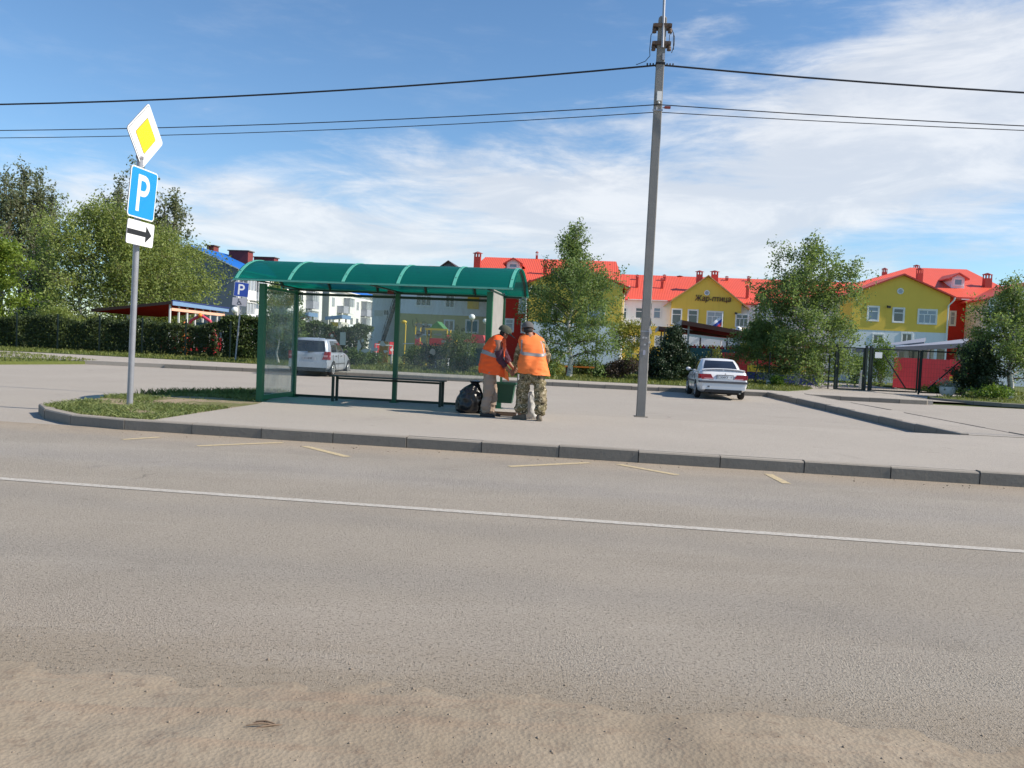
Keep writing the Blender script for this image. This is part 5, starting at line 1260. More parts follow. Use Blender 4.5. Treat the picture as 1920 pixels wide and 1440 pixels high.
def quadpav(label, FL_, FR_, BR_, BL_):
    o = Vector((FL_.x, FL_.y, 0)); t = thing('pavilion', label, 'pavilion', o, 0, 'playground pavilions'); q = [p-o for p in (FL_, FR_, BR_, BL_)]; dn = Vector((0, 0, -.10))
    m = MB(); m.add(q, [(0, 1, 2, 3)], 0); m.add([p+dn for p in q], [(3, 2, 1, 0)], 1); m.add(q+[p+dn for p in q], [(i, 4+i, 4+(i+1) % 4, (i+1) % 4) for i in range(4)], 0); m.build('roof', [M['darkblue'], M['maroon']], t)
    def edge(a, b, mat, h, off_):
        d = (b-a).normalized(); n = Vector((d.y, -d.x, 0))*off_; m = MB(); m.bar(a+n+Vector((0, 0, .03-h/2+.02)), b+n+Vector((0, 0, .03-h/2+.02)), .04, h); m.build('fascia', mat, t)
    edge(q[0], q[1], M['brown'], .17, .024); edge(q[1], q[2], M['bluefascia'], .24, .024)
    MB().bar(q[1]+Vector((0, -.02, .09)), q[2]+Vector((.05, 0, .09)), .10, .06).build('ridge_cap', M['darkblue'], t)
    a, b = q[1]+Vector((-.22, .25, 0)), q[2]+Vector((-.22, -.2, 0))
    for k in range(8):
        p = a.lerp(b, k/7); z = p.z-.12; MB().box((p.x, p.y, z/2), (.09, .09, z)).build('post', M['white_trim'], t)
    MB().bar(a+Vector((.06, .06, -.42)), b+Vector((.06, -.06, -.42)), .05, .17).build('beam', M['salmon'], t)
    p = q[0].lerp(q[3], .5); MB().box((p.x, p.y, p.z/2-.06), (.09, .09, p.z-.13)).build('post', M['white_trim'], t)
    m = MB(); m.bar(q[3].xy.to_3d()+Vector((0, 0, .55)), q[2].xy.to_3d()+Vector((-.3, -.2, .55)), .05, 1.1); m.build('side_panel', M['playred'], t)
    return t
quadpav('red-lined pavilion with blue fascia and thin white posts behind the left hedge', A(172, 581, 50), A(323, 566, 48.5), A(428, 580, 57), A(301, 592, 56))
o = on(571, 58)
pavilion('small blue-edged pavilion seen just right of the left back shelter post', Vector((o.x-2, o.y, 0)), -.1, 2.1, 1.6, zof(565, 600, 58)-.2, zof(578, 591, 58), M['darkblue'], M['bluefascia'], M['bluefascia'], M['maroon'], [(.2, .2), (2.0, .2)], [(2.0, 1.5)], panels=[(.1, 1.5, 2.0, 1.5, 0, 1.2, M['darkblue'])], ov=.15)
o = on(612, 60)
pavilion('blue and white edged pavilion with a cream beam seen behind the minivan hedge', Vector((o.x, o.y, 0)), -.1, .9, 1.8, zof(612, 597, 60), zof(640, 595, 60), M['darkblue'], M['bluefascia'], M['bluefascia'], M['salmon'], [(.1, .1)], [(.8, .1), (.8, 1.7)], M['w_cream'], M['w_cream'], ov=.15, panels=[(.1, .15, .8, .15, zof(630, 612, 60), zof(630, 604, 60), M['playyellow'])])
# maroon pavilion behind the sedan
c1 = A(1284, 690, 46.5); wd = 7.2
pm_ = M['galv']
z1 = zof(1284, 607, 46.5)
t = pavilion('maroon pavilion with painted boards behind the white sedan', Vector((c1.x, c1.y, 0)), -.14, wd, 7.0, z1, zof(1500, 645, 46.5)-.15, M['r_brown'], M['brown'], M['signgrey'], M['maroon'], [(.1, .1), (2.9, .1), (5.8, .1)], [(.1, 6.9), (3, 6.9)], pm_, None,
         [(.05, .05, 2.6, .05, zof(1300, 692, 46), zof(1300, 652, 46), M['tealboard']), (2.0, -.02, 7.2, -.02, .05, 1.62, M['playred']), (3.4, -.06, 7.2, -.06, .62, .98, M['playyellow']), (3.4, -.1, 7.2, -.1, .0, .60, M['darkblue']), (.1, 6.8, 7, 6.8, 0, 2.0, M['maroon'])], sl_left=True)
m = MB(); m.bar((.1, .1, z1-.62), (wd, .1, z1-1.18), .10, .14); m.build('beam', M['w_pale'], t)
m = MB()
for k in range(15): m.box((.5+k*.17, .5, 1.75), (.09, .03, .5), 0, k % 3)
m.build('painted_railing', [M['playred'], M['w_pale'], M['playyellow']], t)
c1 = A(1240, 690, 54)
pavilion('dark-roofed pavilion half hidden behind the spruce and the concrete pole', Vector((c1.x, c1.y, 0)), -.14, 4.2, 6, zof(1240, 617, 54), zof(1290, 628, 54), M['r_brown'], M['brown'], M['signgrey'], M['maroon'], [(.1, .1), (2.4, .1)], [(.1, 5.9)], M['galv'], None, [(.1, 5.8, 4.1, 5.8, 0, 1.6, M['tealboard']), (.3, .1, 1.0, .1, .5, 1.6, M['signwhite'])], sl_left=True)
# right pavilions with pale roofs, low side to the left
def palepav(label, FL_, FR_, BR_, BL_):
    a, b = FL_, FR_; wd = (b-a).xy.length; t = thing('pavilion', label, 'pavilion', (a.x, a.y, 0), -.14, 'playground pavilions'); m = MB()
    q = [Matrix.Rotation(.14, 3, 'Z') @ (p-Vector((a.x, a.y, 0))) for p in (FL_, FR_, BR_, BL_)]
    dn = Vector((0, 0, -.12)); m.add(q, [(0, 1, 2), (0, 2, 3)], 0); m.add([p+dn for p in q], [(2, 1, 0), (3, 2, 0)], 1); m.add(q+[p+dn for p in q], [(i, 4+i, 4+(i+1) % 4, (i+1) % 4) for i in range(4)], 1)
    m.build('roof', [M['pale_sheet'], M['signback']], t); dz = Vector((0, -.03, -.14))
    MB().bar(q[0]+dz, q[1]+dz, .04, .22).build('fascia', M['signback'], t)
    for fx, fy in ((.08, .06), (.5, .06), (.92, .06), (.08, .94), (.92, .94)):
        p = (q[0].lerp(q[1], fx)).lerp(q[3].lerp(q[2], fx), fy); zz = p.z-.2; MB().box((p.x, p.y, zz/2), (.10, .10, zz)).build('post', M['white_trim'], t)
    return t, wd, a, b
M['pale_sheet'] = simple('pale_roof_sheet', (.30, .31, .36), .6, .1, .12, 2)
t1, wd, a_, b_ = palepav('pale grey roofed pavilion with a big red side wall behind the gate', A(1672, 651, 45), A(1810, 643, 44.5), A(1817, 634.5, 48.5), A(1690, 648.8, 49))
x0 = A(1677, 690, 44).x-a_.x
MB().bar((.1, -.25, .95), (A(1771, 690, 45).x-a_.x, -.25, .95), .06, 1.62).build('red_wall', M['playred'], t1)
MB().bar((A(1771, 690, 45).x-a_.x+.02, -.2, 1.2), (wd+.6, -.2, 1.2), .06, 1.2).build('red_wall', M['playred'], t1)
MB().bar((A(1771, 690, 45).x-a_.x+.02, -.23, .72), (wd+.6, -.23, .72), .05, .34).build('yellow_band', M['playyellow'], t1); MB().bar((A(1771, 690, 45).x-a_.x+.02, -.26, .3), (wd+2.4, -.26, .3), .05, .48).build('blue_band', M['darkblue'], t1)
MB().bar((.2, 4.0, 1.6), (wd-.2, 4.0, 1.6), .05, 1.9).build('back_wall', M['w_pale'], t1)
for k in range(5): MB().box((.9+k*.75, 3.95, 2.05), (.42, .04, .7)).build('opening', M['pane'], t1)
t2_, wd2, a2_, b2_ = palepav('farther pale grey roofed pavilion above the wicket gate', A(1598, 655, 52.5), A(1733, 641, 51.5), A(1736, 633, 56), A(1622, 652.5, 57))
MB().bar((.2, 4.4, 1.2), (wd2-.2, 4.4, 1.2), .05, 2.2).build('back_wall', M['w_pale'], t2_)
# ------------------------------------------------------------------ globe lamps
def globe_lamp(px, py, Y, r, label):
    p = on(px, Y, .12); z = zof(px, py, Y); t = thing('globe_lamp', label, 'street lamp', p, 0, 'globe lamps in the playground')
    MB().lathe([(.09, 0), (.09, .25), (.045, .3), (.035, z-r-.24), (.09, z-r-.2), (.10, z-r-.1)], (0, 0, 0), 10).build('pole', M['lamp_pole'], t)
    MB().ball((0, 0, z-.12), r, 18, 10).build('globe', M['globe'], t)
globe_lamp(279, 567, 62, .23, 'globe lamp peeping over the roof of the red-lined pavilion')
globe_lamp(437, 581, 52, .20, 'globe lamp behind the disabled parking sign')
globe_lamp(881, 594.5, 50, .19, 'larger globe lamp seen through the glass near the right shelter post')
globe_lamp(906, 602, 55, .17, 'smaller globe lamp touching the right front shelter post')
globe_lamp(1381, 617.5, 52, .19, 'globe lamp at the right end of the maroon pavilion roof')
# ------------------------------------------------------------------ playground equipment
def play(name, label, px, Y, cat='play equipment', z=.16): p = on(px, Y, z); return thing(name, label, cat, p, -.1, 'playground equipment')
def hz(px, py, Y): return zof(px, py, Y)-.16
t = play('play_arch', 'red and pink climbing arch with orange posts behind the left hedge', 374, 45.5)
k = 45.5/F; h = hz(374, 591, 45.5)
m = MB(); m.tube([(-.85, 0, 0), (-.80, 0, h*.6), (-.55, 0, h*.86), (-.2, 0, h*.95), (0, 0, h)], .09, 8); m.tube([(0, 0, h), (.2, 0, h*.95), (.55, 0, h*.86), (.80, 0, h*.6), (.85, 0, 0)], .09, 8); m.build('arch', M['playpink'], t)
MB().ball((0, -.1, h*1.0), .12, 10, 6).build('ornament', M['playorange'], t)
m = MB(); m.lathe([(.18, 0), (.26, .4), (.10, h*.55), (.20, h*.66), (.03, h*.82)], (-.75, -.35, 0), 9); m.build('orange_figure', M['playorange'], t)
m = MB(); m.lathe([(.2, 0), (.26, .4), (.12, h*.45), (.18, h*.52), (.03, h*.6)], (.9, -.3, 0), 9); m.build('red_figure', M['playred'], t)
m = MB(); m.prism([(-.35, h*.2), (.35, h*.2), (.3, h*.82), (-.3, h*.82)], (0, .1, 0), (1, 0, 0), (0, 0, 1), .05); m.build('back_board', M['tealboard'], t)
for lab, px, ya, yb, wp, arrow in (('red board with a white arrow on a post left of the middle shelter post', 733, 641, 664, 10, True), ('narrow red board left of the arrow board seen through glass', 705, 644, 661, 9, False)):
    Y = 42.5; t = play('play_board', lab, px, Y); t.rotation_euler.z = .5; wd = wp*Y/F; z1, z0 = hz(px, ya, Y), hz(px, yb, Y)
    MB().box((0, 0, (z0+z1)/2), (wd, .05, z1-z0)).build('board', M['playred'], t); MB().tube([(0, .06, 0), (0, .06, z1)], .03, 8).build('post', M['galv'], t)
    if arrow:
        m = MB(); c = (z0*1.3+z1*.7)/2; m.prism([(-.1, 0), (-.01, .09), (-.01, .03), (.1, .03), (.1, -.03), (-.01, -.03), (-.01, -.09)], (0, -.028, c), (1, 0, 0), (0, 0, 1), .004); m.build('arrow', M['signwhite'], t)
t = play('play_beam', 'pale balance beam between two red boards seen through glass', 719, 42.3); MB().tube([(-.45, 0, hz(719, 647, 42.3)), (.45, 0, hz(719, 647.5, 42.3))], .03, 6).build('beam', M['white_trim'], t)
m = MB(); m.tube([(-.42, 0, 0), (-.42, 0, hz(719, 647, 42.3))], .025, 6); m.build('leg', M['white_trim'], t); MB().tube([(.42, 0, 0), (.42, 0, hz(719, 647.5, 42.3))], .025, 6).build('leg', M['white_trim'], t)
t = play('play_wall', 'brown and yellow board wall behind the arrow board', 717, 44.5); MB().box((0, 0, hz(717, 640, 44.5)/2), (.55, .06, hz(717, 640, 44.5))).build('board', simple('ochre_board', (.28, .17, .03), .7, 0, .2, 4), t)
t = play('climbing_ladder', 'pink climbing panel with white ladder rungs seen through the right glass', 781, 43); h = hz(781, 605, 43)
for x in (-.13, .13): MB().tube([(x, 0, 0), (x, 0, h)], .03, 8).build('post', M['playyellow'], t)
MB().box((0, -.04, (hz(781, 633, 43)+hz(781, 650, 43))/2), (.24, .04, hz(781, 633, 43)-hz(781, 650, 43))).build('panel', M['playpink'], t)
for k in range(4): MB().tube([(-.13, -.05, .25+k*.2), (.13, -.05, .25+k*.2)], .018, 6).build('rung', M['white_trim'], t)
m = MB(); m.bar((.15, 0, hz(781, 640, 43)), (.75, .3, .35), .06, .05); m.build('slide_rail', M['playred'], t)
MB().tube([(-.13, 0, hz(781, 644, 43)), (-.8, .1, hz(760, 645, 43))], .025, 6).build('handrail', M['white_trim'], t)
t = play('yellow_post', 'thin yellow giraffe-like post just right of the middle shelter post', 757, 43.5); h = hz(757, 602, 43.5); MB().tube([(0, 0, 0), (.02, 0, h*.9), (-.04, 0, h)], .03, 8).build('stem', M['playyellow'], t); MB().ball((-.08, 0, h*.98), .12, 10, 6, 0, (1.3, .7, .8)).build('head', M['playyellow'], t)
t = play('play_tower', 'play tower with yellow and green peaked roof seen through the right glass', 817, 45); h0 = hz(817, 617, 45); h1 = hz(817, 606, 45)
for x in (-.55, .55):
    for y in (0, 1.0): MB().tube([(x, y, 0), (x, y, h0)], .045, 8).build('post', M['playyellow'], t)
m = MB(); m.prism([(-.42, h0), (.42, h0), (0, h1+.1)], (0, 1.2, 0), (1, 0, 0), (0, 0, 1), 1.4); m.build('roof', M['playgreen'], t)
m = MB(); m.bar((-.62, -.24, h0-.02), (.62, -.24, h0-.02), .04, .10); m.build('roof_edge', M['playyellow'], t)
MB().box((0, .5, hz(817, 648, 45)), (1.2, 1.1, .06)).build('deck', M['playyellow'], t)
m = MB(); m.box((.1, -.06, hz(817, 641, 45)), (1.0, .04, .4)); m.build('railing', M['playred'], t)
t = play('spring_horse', 'red and yellow rocking figure left of the red playhouse', 843, 44); h = hz(843, 622, 44)
MB().lathe([(.12, 0), (.12, h*.5)], (0, 0, 0), 8).build('base', M['galv'], t); MB().ball((-.12, 0, h*.78), .24, 12, 7, 0, (.8, .6, 1)).build('body', M['playred'], t); MB().ball((.28, 0, h*.68), .19, 12, 7).build('head', M['playyellow'], t)
t = play('playhouse', 'small playhouse with a wavy red roof on white posts by the right shelter post', 893, 43); h0, h1 = hz(893, 643, 43), hz(893, 628, 43)
m = MB(); m.prism([(-.72, h0), (.72, h0), (.66, h0+.16), (.4, h0+.14), (.3, h1), (-.25, h1+.03), (-.35, h0+.18), (-.64, h0+.16)], (0, .9, 0), (1, 0, 0), (0, 0, 1), 1.1); m.build('roof', M['playred'], t)
for x in (-.5, .5):
    for y in (0, .8): MB().tube([(x, y, 0), (x, y, h0)], .035, 8).build('post', M['white_trim'], t)
MB().box((0, .85, h0*.45), (1.0, .05, h0*.7)).build('back_board', M['tealboard'], t)
t = play('low_table', 'pale low play table under the bushes near the dark round bush', 828, 41); MB().box((0, 0, .5), (.7, .4, .05)).build('top', M['w_pale'], t)
for x in (-.3, .3): MB().box((x, 0, .24), (.05, .3, .47)).build('leg', M['w_pale'], t)
M['toyred'] = simple('dull_red_orange', (.34, .07, .03), .6, 0, .3, 9)
for k_, (px, py, lab) in enumerate(((621, 630, 'orange-red shape showing in the hedge just above the minivan roof'), (665, 635, 'orange-red and cream shape in the hedge right of the minivan'))):
    t = play('hedge_toy', lab, px, 42.1); h = hz(px, py, 42.1); MB().tube([(0, 0, 0), (0, 0, h-.1)], .02, 6).build('stem', M['playorange'], t)
    m = MB(); m.ball((0, -.05, h), .10, 10, 6)
    m.build('centre', M['w_cream'], t)
    for j in range(5): MB().ball((.16*math.cos(j*1.257), 0, h+.16*math.sin(j*1.257)), .07+.02*(j%3), 8, 5, 0, (1, .5, 1)).build('petal', M['toyred'], t)
t = play('orange_bench', 'low orange bench on the grass under the thin-topped birch', 1086, 39.5, 'bench'); MB().box((0, 0, .42), (1.5, .32, .06)).build('seat', M['playorange'], t)
for x in (-.6, .6): MB().box((x, 0, .195), (.08, .28, .39)).build('leg', M['brown'], t)
t = play('goal_frame', 'white tubular frame on the grass left of the concrete pole', 1196, 43); h = hz(1196, 664, 43); MB().tube([(-.35, 0, 0), (-.35, 0, h), (.5, 0, h), (.5, 0, 0)], .03, 6).build('frame', M['white_trim'], t)
t = thing('flagpole', 'red white and blue flag on a short pole above the maroon pavilion', 'flag', on(1349, 58), -.1); h = zof(1349, 592, 58); MB().tube([(0, 0, 0), (0, 0, h)], .03, 8).build('pole', M['white_trim'], t)
m = MB(); fl = [[Vector((-x*.9, .06*math.sin(x*7+z*3), h-.1-z*.72-x*.75)) for x in [i/8 for i in range(9)]] for z in [j/3 for j in range(4)]]
for j in range(3): m.loft([fl[j], fl[j+1]], j, True, False, False)
m.build('cloth', [M['signwhite'], M['signdblue'], M['playred']], t)
# flower pots
for px, Y, lab, s_ in ((1779, 35.8, 'grey stone flower pot with pale flowers at the foot of the gate', 1.0), (1449, 37.5, 'small pale flower pot beside the blue boards right of the sedan', .8), (1617, 40.5, 'white garden figure just inside the wicket gate', .6)):
    t = thing('flower_pot' if s_ > .7 else 'garden_figure', lab, 'flower pot' if s_ > .7 else 'figure', on(px, Y, .12), 0)
    if s_ > .7:
        MB().lathe([(.20*s_, 0), (.30*s_, .15*s_), (.33*s_, .38*s_), (.29*s_, .40*s_), (.27*s_, .34*s_)], (0, 0, 0), 14).build('pot', M['w_cream'], t)
        P = RNG.normal(0, 1, (320, 3))*np.array([.2, .2, .12])*s_+np.array([0, 0, .5*s_]); v, f = leafquads(P, .09, RNG, .4); rawmesh('flowers', v, f, leafmat('pale_flowers', (.08, .12, .04), (.3, .33, .22), (.6, .6, .55)), t)
    else:
        MB().lathe([(.10, 0), (.13, .2), (.10, .5), (.07, .62), (.11, .72), (.10, .85), (.02, .92)], (0, 0, .0), 12).build('figure', M['w_white'], t)
# ------------------------------------------------------------------ fences and gates
def meshfence(label, a, b, h, step, mat, pitch=.10, post=.06, name='mesh_fence'):
    d = (b-a); L = d.length; d.normalize(); ang = math.atan2(d.y, d.x); n = max(1, round(L/step)); sg_ = L/n
    t = thing(name, label, 'fence', (a.x, a.y, .12), ang)
    for i in range(n+1): MB().box((i*sg_, 0, h/2+.03), (post, post, h+.06)).build('post', mat, t)
    for i in range(n):
        m = MB(); x0, x1 = i*sg_+post/2, (i+1)*sg_-post/2; y = -.02
        k = int((x1-x0)/pitch)
        for j in range(k+1): m.bar((x0+(x1-x0)*j/k, y, .08), (x0+(x1-x0)*j/k, y, h), .0035, .0035, 0, (1, 0, 0))
        for z in np.arange(.1, h+.01, .2): m.bar((x0, y-.006, z), (x1, y-.006, z), .004, .004)
        m.build('mesh_panel', mat, t)
    return t
fa_, fb_ = on(-45, 43.0), on(430, 40.4)
meshfence('green wire mesh fence in front of the long left hedge', fa_, fb_, 1.85, 2.35, M['fence_dark'])
meshfence('dark mesh fence along the verge behind the sedan up to the wicket gate', on(1010, 38.6), Vector((14.25, 37.3, 0)), 1.5, 2.5, M['fence_dark'], .12, .05)
gt = thing('gate', 'dark green double gate with diagonal braces beside a wicket gate', 'gate', (14.4, 37.0, .06), 0)
gz = zof(1690, 656, 38)-.06
def gx(px, Y=37.0): return A(px, 690, Y).x-14.4
for px in (1567, 1623, 1631, 1808): MB().box((gx(px), 0, gz/2+.05), (.09, .09, gz+.1)).build('post', M['fence_dark'], gt)
def leaf_(name, x0, x1, ya, brace, mesh=True, mat=M['fence_dark']):
    m = MB(); 
    for z in (.12, gz-.03): m.bar((x0, ya, z), (x1, ya, z), .05, .06)
    for x in (x0+.03, x1-.03): m.bar((x, ya, .09), (x, ya, gz), .06, .05, 0, (1, 0, 0))
    if brace: m.bar(brace[0], brace[1], .04, .05)
    if mesh:
        n = int((x1-x0)/.12)
        for j in range(1, n): m.bar((x0+(x1-x0)*j/n, ya+.03, .1), (x0+(x1-x0)*j/n, ya+.03, gz), .0035, .0035, 0, (1, 0, 0))
        for z in np.arange(.2, gz, .2): m.bar((x0, ya+.036, z), (x1, ya+.036, z), .0035, .0035)
    return m.build(name, mat, gt)
leaf_('wicket_leaf', gx(1570), gx(1620), 0, None)
xm = gx(1724)
l1 = leaf_('gate_leaf', gx(1634), xm-.05, 0, ((gx(1655), 0, gz-.25), (gx(1700), 0, .28))); l2 = leaf_('gate_leaf', xm+.05, gx(1805), 0, ((gx(1800), 0, gz-.4), (gx(1742), 0, .28)))
MB().box((xm, -.045, gz*.5), (.07, .04, gz*.98)).build('meeting_stile', M['fence_dark'], gt)
m = MB(); m.box((gx(1645), -.045, gz-.3), (.32, .012, .26)); m.build('notice', M['signwhite'], l1)
m = MB()
for cx in (0, .24, .48):
    m.tube([(gx(1792)+cx+.09*math.cos(a), -.04, gz-.28+.09*math.sin(a)) for a in [i*PI/6 for i in range(13)]], .012, 5)
m.build('scroll', M['galv'], l2)
meshfence('dark mesh fence right of the gate behind the thuja', Vector((14.4+gx(1808)+.1, 37.0, 0)), Vector((31, 36.6, 0)), 1.6, 2.5, M['fence_dark'], .12, .05)

# ------------------------------------------------------------------ cars (own axes: x right, y forward, origin under the middle of the rear bumper)
def car(label, rear, rz, K, paint, spec):
    t = thing('parked_car', label, 'car', (rear.x, rear.y, 0), rz, 'cars in the car park')
    def k(m):
        m.v = [(x*K, y*K, z*K) for x, y, z in m.v]; return m
    def half(w_, zb, zt, cr):
        h = [(0, zb), (w_-.14, zb), (w_-.05, zb+.05), (w_-.01, zb+.16), (w_, zb+(zt-zb)*.42), (w_-.005, zb+(zt-zb)*.62), (w_-.025, zb+(zt-zb)*.80), (w_-.06, zt-.035), (w_-.13, zt), (w_*.5, zt+cr*.8), (0, zt+cr)]
        return h+[(-x, z) for x, z in h[-2:0:-1]]
    m = MB(); st_ = spec['stations']
    m.loft([[(x, y, z) for x, z in half(w_, zb, zt, cr)] for y, w_, zb, zt, cr in st_])
    k(m); b = m.build('body', paint, t)
    belt, roof = spec['belt'], spec['roof']; n = len(belt); zb_, zr_ = spec['zbelt'], spec['zroof']
    def P(q, s_):
        q = q % n; i = int(q); f_ = q-i; j = (i+1) % n
        bx, by = belt[i][0]*(1-f_)+belt[j][0]*f_, belt[i][1]*(1-f_)+belt[j][1]*f_; rx, ry = roof[i][0]*(1-f_)+roof[j][0]*f_, roof[i][1]*(1-f_)+roof[j][1]*f_
        s2 = s_+.10*s_*(1-s_)*2; bul = 1+.035*math.sin(PI*s_)
        cy = (belt[0][1]+belt[n//2][1])/2
        return Vector(((bx+(rx-bx)*s_)*bul, cy+((by+(ry-by)*s_)-cy)*(1+.02*math.sin(PI*s_)), zb_+(zr_-zb_)*s2/1.0))
    m = MB(); rings = [[P(i/2, s_) for i in range(2*n)] for s_ in (0, .25, .5, .75, .93, 1.0)]
    cx = Vector((0, sum(p[1] for p in roof)/n, zr_))
    for f_, dz in ((.9, .022), (.6, .045), (.2, .055)): rings.append([Vector((p.x*f_, cx.y+(p.y-cx.y)*f_, zr_+dz)) for p in rings[5]])
    m.loft(rings); k(m); m.build('cabin', paint, t)
    def pane(q0, q1, s0, s1, name='window', mat=None, off_=.007, nu=8, nv=5, taper=(0, 0)):
        m = MB(); g = []
        for j in range(nv+1):
            s_ = s0+(s1-s0)*j/nv; row = []
            for i in range(nu+1):
                qa = q0+taper[0]*(j/nv); qb = q1+taper[1]*(j/nv); q = qa+(qb-qa)*i/nu
                p = P(q, s_); nx_ = (P(q+.03, s_)-P(q-.03, s_)).cross(P(q, s_+.03)-P(q, s_-.03)); nx_.normalize()
                if nx_.dot(p-Vector((0, cx.y, zb_+.1))) < 0: nx_ = -nx_
                row.append(p+nx_*off_)
            g.append(row)
        for j in range(nv): m.loft([g[j], g[j+1]], 0, True, False, False)
        k(m); return m.build(name, mat or M['carglass'], t)
    for a in spec['panes']: pane(*a[:4], **(a[4] if len(a) > 4 else {}))
    # wheels
    for y in spec['axles']:
        for sx in (-1, 1):
            r = spec['wr']; x = sx*(spec['track']/2)
            m = MB(); seg = 24
            prof = [(r*.60, -.075), (r*.9, -.095), (r, -.06), (r, .06), (r*.9, .095), (r*.60, .075)]
            m.loft([[Vector((x+px_, y+rr_*math.cos(2*PI*i/seg), r+rr_*math.sin(2*PI*i/seg))) for i in range(seg)] for rr_, px_ in prof])
            wh = k(m).build('wheel', M['tyre'], t)
            m = MB(); xo = x+sx*.080
            m.loft([[Vector((xo+sx*d_, y+rr_*math.cos(2*PI*i/seg), r+rr_*math.sin(2*PI*i/seg))) for i in range(seg)] for rr_, d_ in ((r*.62, -.02), (r*.62, .012), (r*.56, .012), (r*.5, -.03), (r*.12, -.012), (r*.1, .01), (.005, .012))], 0)
            for q in range(6):
                a = q*PI/3; m.bar((xo+sx*.002, y+r*.12*math.cos(a), r+r*.12*math.sin(a)), (xo+sx*.008, y+r*.57*math.cos(a), r+r*.57*math.sin(a)), .03, .045, 0, (1, 0, 0))
            k(m).build('rim', M['rim'], wh)
            m = MB(); w_ = spec['archx']; n2 = 16
            ra = r*1.20; o_ = []; xi = sx*(w_+.004)
            rings = [[Vector((xi, y+rr_*math.cos(PI*i/n2), r*.98+rr_*math.sin(PI*i/n2))) for i in range(n2+1)] for rr_ in (r*.9, ra)]
            m.loft(rings, 0, False, False, False); m.add([Vector((sx*(w_-.05), y+ra*math.cos(PI*i/n2), r*.98+ra*math.sin(PI*i/n2))) for i in range(n2+1)]+rings[1], [(i, i+1, n2+2+i, n2+1+i) for i in range(n2)])
            k(m).build('wheel_arch', M['black'], t)
    return t, k, P
sed = dict(stations=[(0.0, .70, .36, .70, .0), (.03, .765, .33, .76, .0), (.10, .80, .30, .93, .012), (.20, .815, .28, .975, .018), (.45, .825, .24, .985, .02), (.75, .83, .22, .975, .02), (1.2, .83, .20, .95, .02), (2.2, .83, .20, .93, .02), (3.1, .83, .20, .90, .03), (3.5, .825, .20, .84, .04), (4.0, .80, .22, .76, .04), (4.25, .74, .26, .68, .03), (4.36, .66, .34, .58, .01)],
           belt=[(-.66, .80), (0, .66), (.66, .80), (.755, 1.15), (.77, 1.9), (.76, 2.65), (.69, 3.05), (0, 3.28), (-.69, 3.05), (-.76, 2.65), (-.77, 1.9), (-.755, 1.15)],
           roof=[(-.51, 1.40), (0, 1.33), (.51, 1.40), (.56, 1.52), (.575, 1.85), (.56, 2.15), (.50, 2.30), (0, 2.40), (-.50, 2.30), (-.56, 2.15), (-.575, 1.85), (-.56, 1.52)],
           zbelt=.92, zroof=1.345, panes=[(.10, 1.90, .10, .90), (3.15, 3.95, .10, .86, dict(taper=(.1, 0))), (4.05, 5.25, .10, .86, dict(taper=(0, -.25))), (8.75, 9.95, .10, .86, dict(taper=(.25, 0))), (10.05, 10.85, .10, .86, dict(taper=(0, -.1))), (6.08, 7.92, .10, .9)],
           axles=(.92, 3.45), wr=.30, track=1.50, archx=.828)
t, k, P = car('white saloon car with dark rear window and boot spoiler parked by the far kerb', Vector((6.71, 26.25, 0)), -.10, .935, M['carwhite'], sed)
for sx in (-1, 1):
    m = MB(); x0, x1 = (.34, .745)
    pts = [(x0, .70), (x1, .69), (x1+.015, .80), (x1-.01, .86), (x0+.09, .86)]
    poly = [(sx*x, z) for x, z in pts]; poly = poly if sx > 0 else poly[::-1]
    m.prism([(x, z) for x, z in poly], (0, .045, 0), (1, 0, 0), (0, 0, 1), .05, 0); m.box((sx*.785, .14, .775), (.055, .17, .15), sx*-.25, 0)
    tl = k(m).build('tail_light', M['taillight'], t)
    m = MB(); m.box((sx*.50, -.006, .718), (.30, .006, .028)); k(m).build('reversing_lamp', M['taillight2'], tl)
m = MB(); m.box((0, -.0, .60), (1.46, .10, .14)); m.box((0, .0, .435), (1.42, .12, .19)); k(m).build('bumper', M['carwhite'], t)
m = MB(); m.box((0, -.058, .60), (1.50, .03, .075)); m.box((-.79, .25, .60), (.05, .5, .07)); m.box((.79, .25, .60), (.05, .5, .07)); k(m).build('bumper_strip', M['trimgrey'], t)
for sx in (-1, 1):
    m = MB(); m.box((sx*.832, 2.2, .58), (.014, 1.9, .06)); k(m).build('door_strip', M['trimgrey'], t)
m = MB(); m.box((0, .02, .30), (1.2, .3, .10)); m.box((.1, 1.2, .22), (.9, 2.2, .08)); k(m).build('underbody', M['black'], t)
m = MB(); m.box((.05, .025, .775), (.56, .06, .145)); k(m).build('plate_recess', M['trimgrey'], t)
m = MB(); m.box((.05, -.010, .765), (.52, .012, .115)); lp = k(m).build('licence_plate', M['signwhite'], t)
place_text('plate_text', 'Е304КУ', .125*.93, M['black'], lp, (-.02*.93, -.017*.93, .765*.93), (1, 0, 0), (0, 0, 1), .001, sx=.80)
place_text('region_text', '13', .07*.93, M['black'], lp, (.255*.93, -.017*.93, .775*.93), (1, 0, 0), (0, 0, 1), .001, sx=.8)
m = MB(); m.tube([(.03, -.01, .875), (.05, -.012, .89), (.07, -.01, .875)], .012, 6); m.ball((.05, -.005, .88), .022, 8, 5, 0, (1.3, .5, 1)); k(m).build('emblem', M['chrome'], t)
m = MB(); rings = []
for i in range(13):
    x = -.72+1.44*i/12; zc = 1.005+.045*math.cos(x/.72*PI/2)**.7 if abs(x) < .719 else 1.0
    rings.append([Vector((x, .10, zc+.0)), Vector((x, .24, zc+.02)), Vector((x, .27, zc-.005)), Vector((x, .12, zc-.025))])
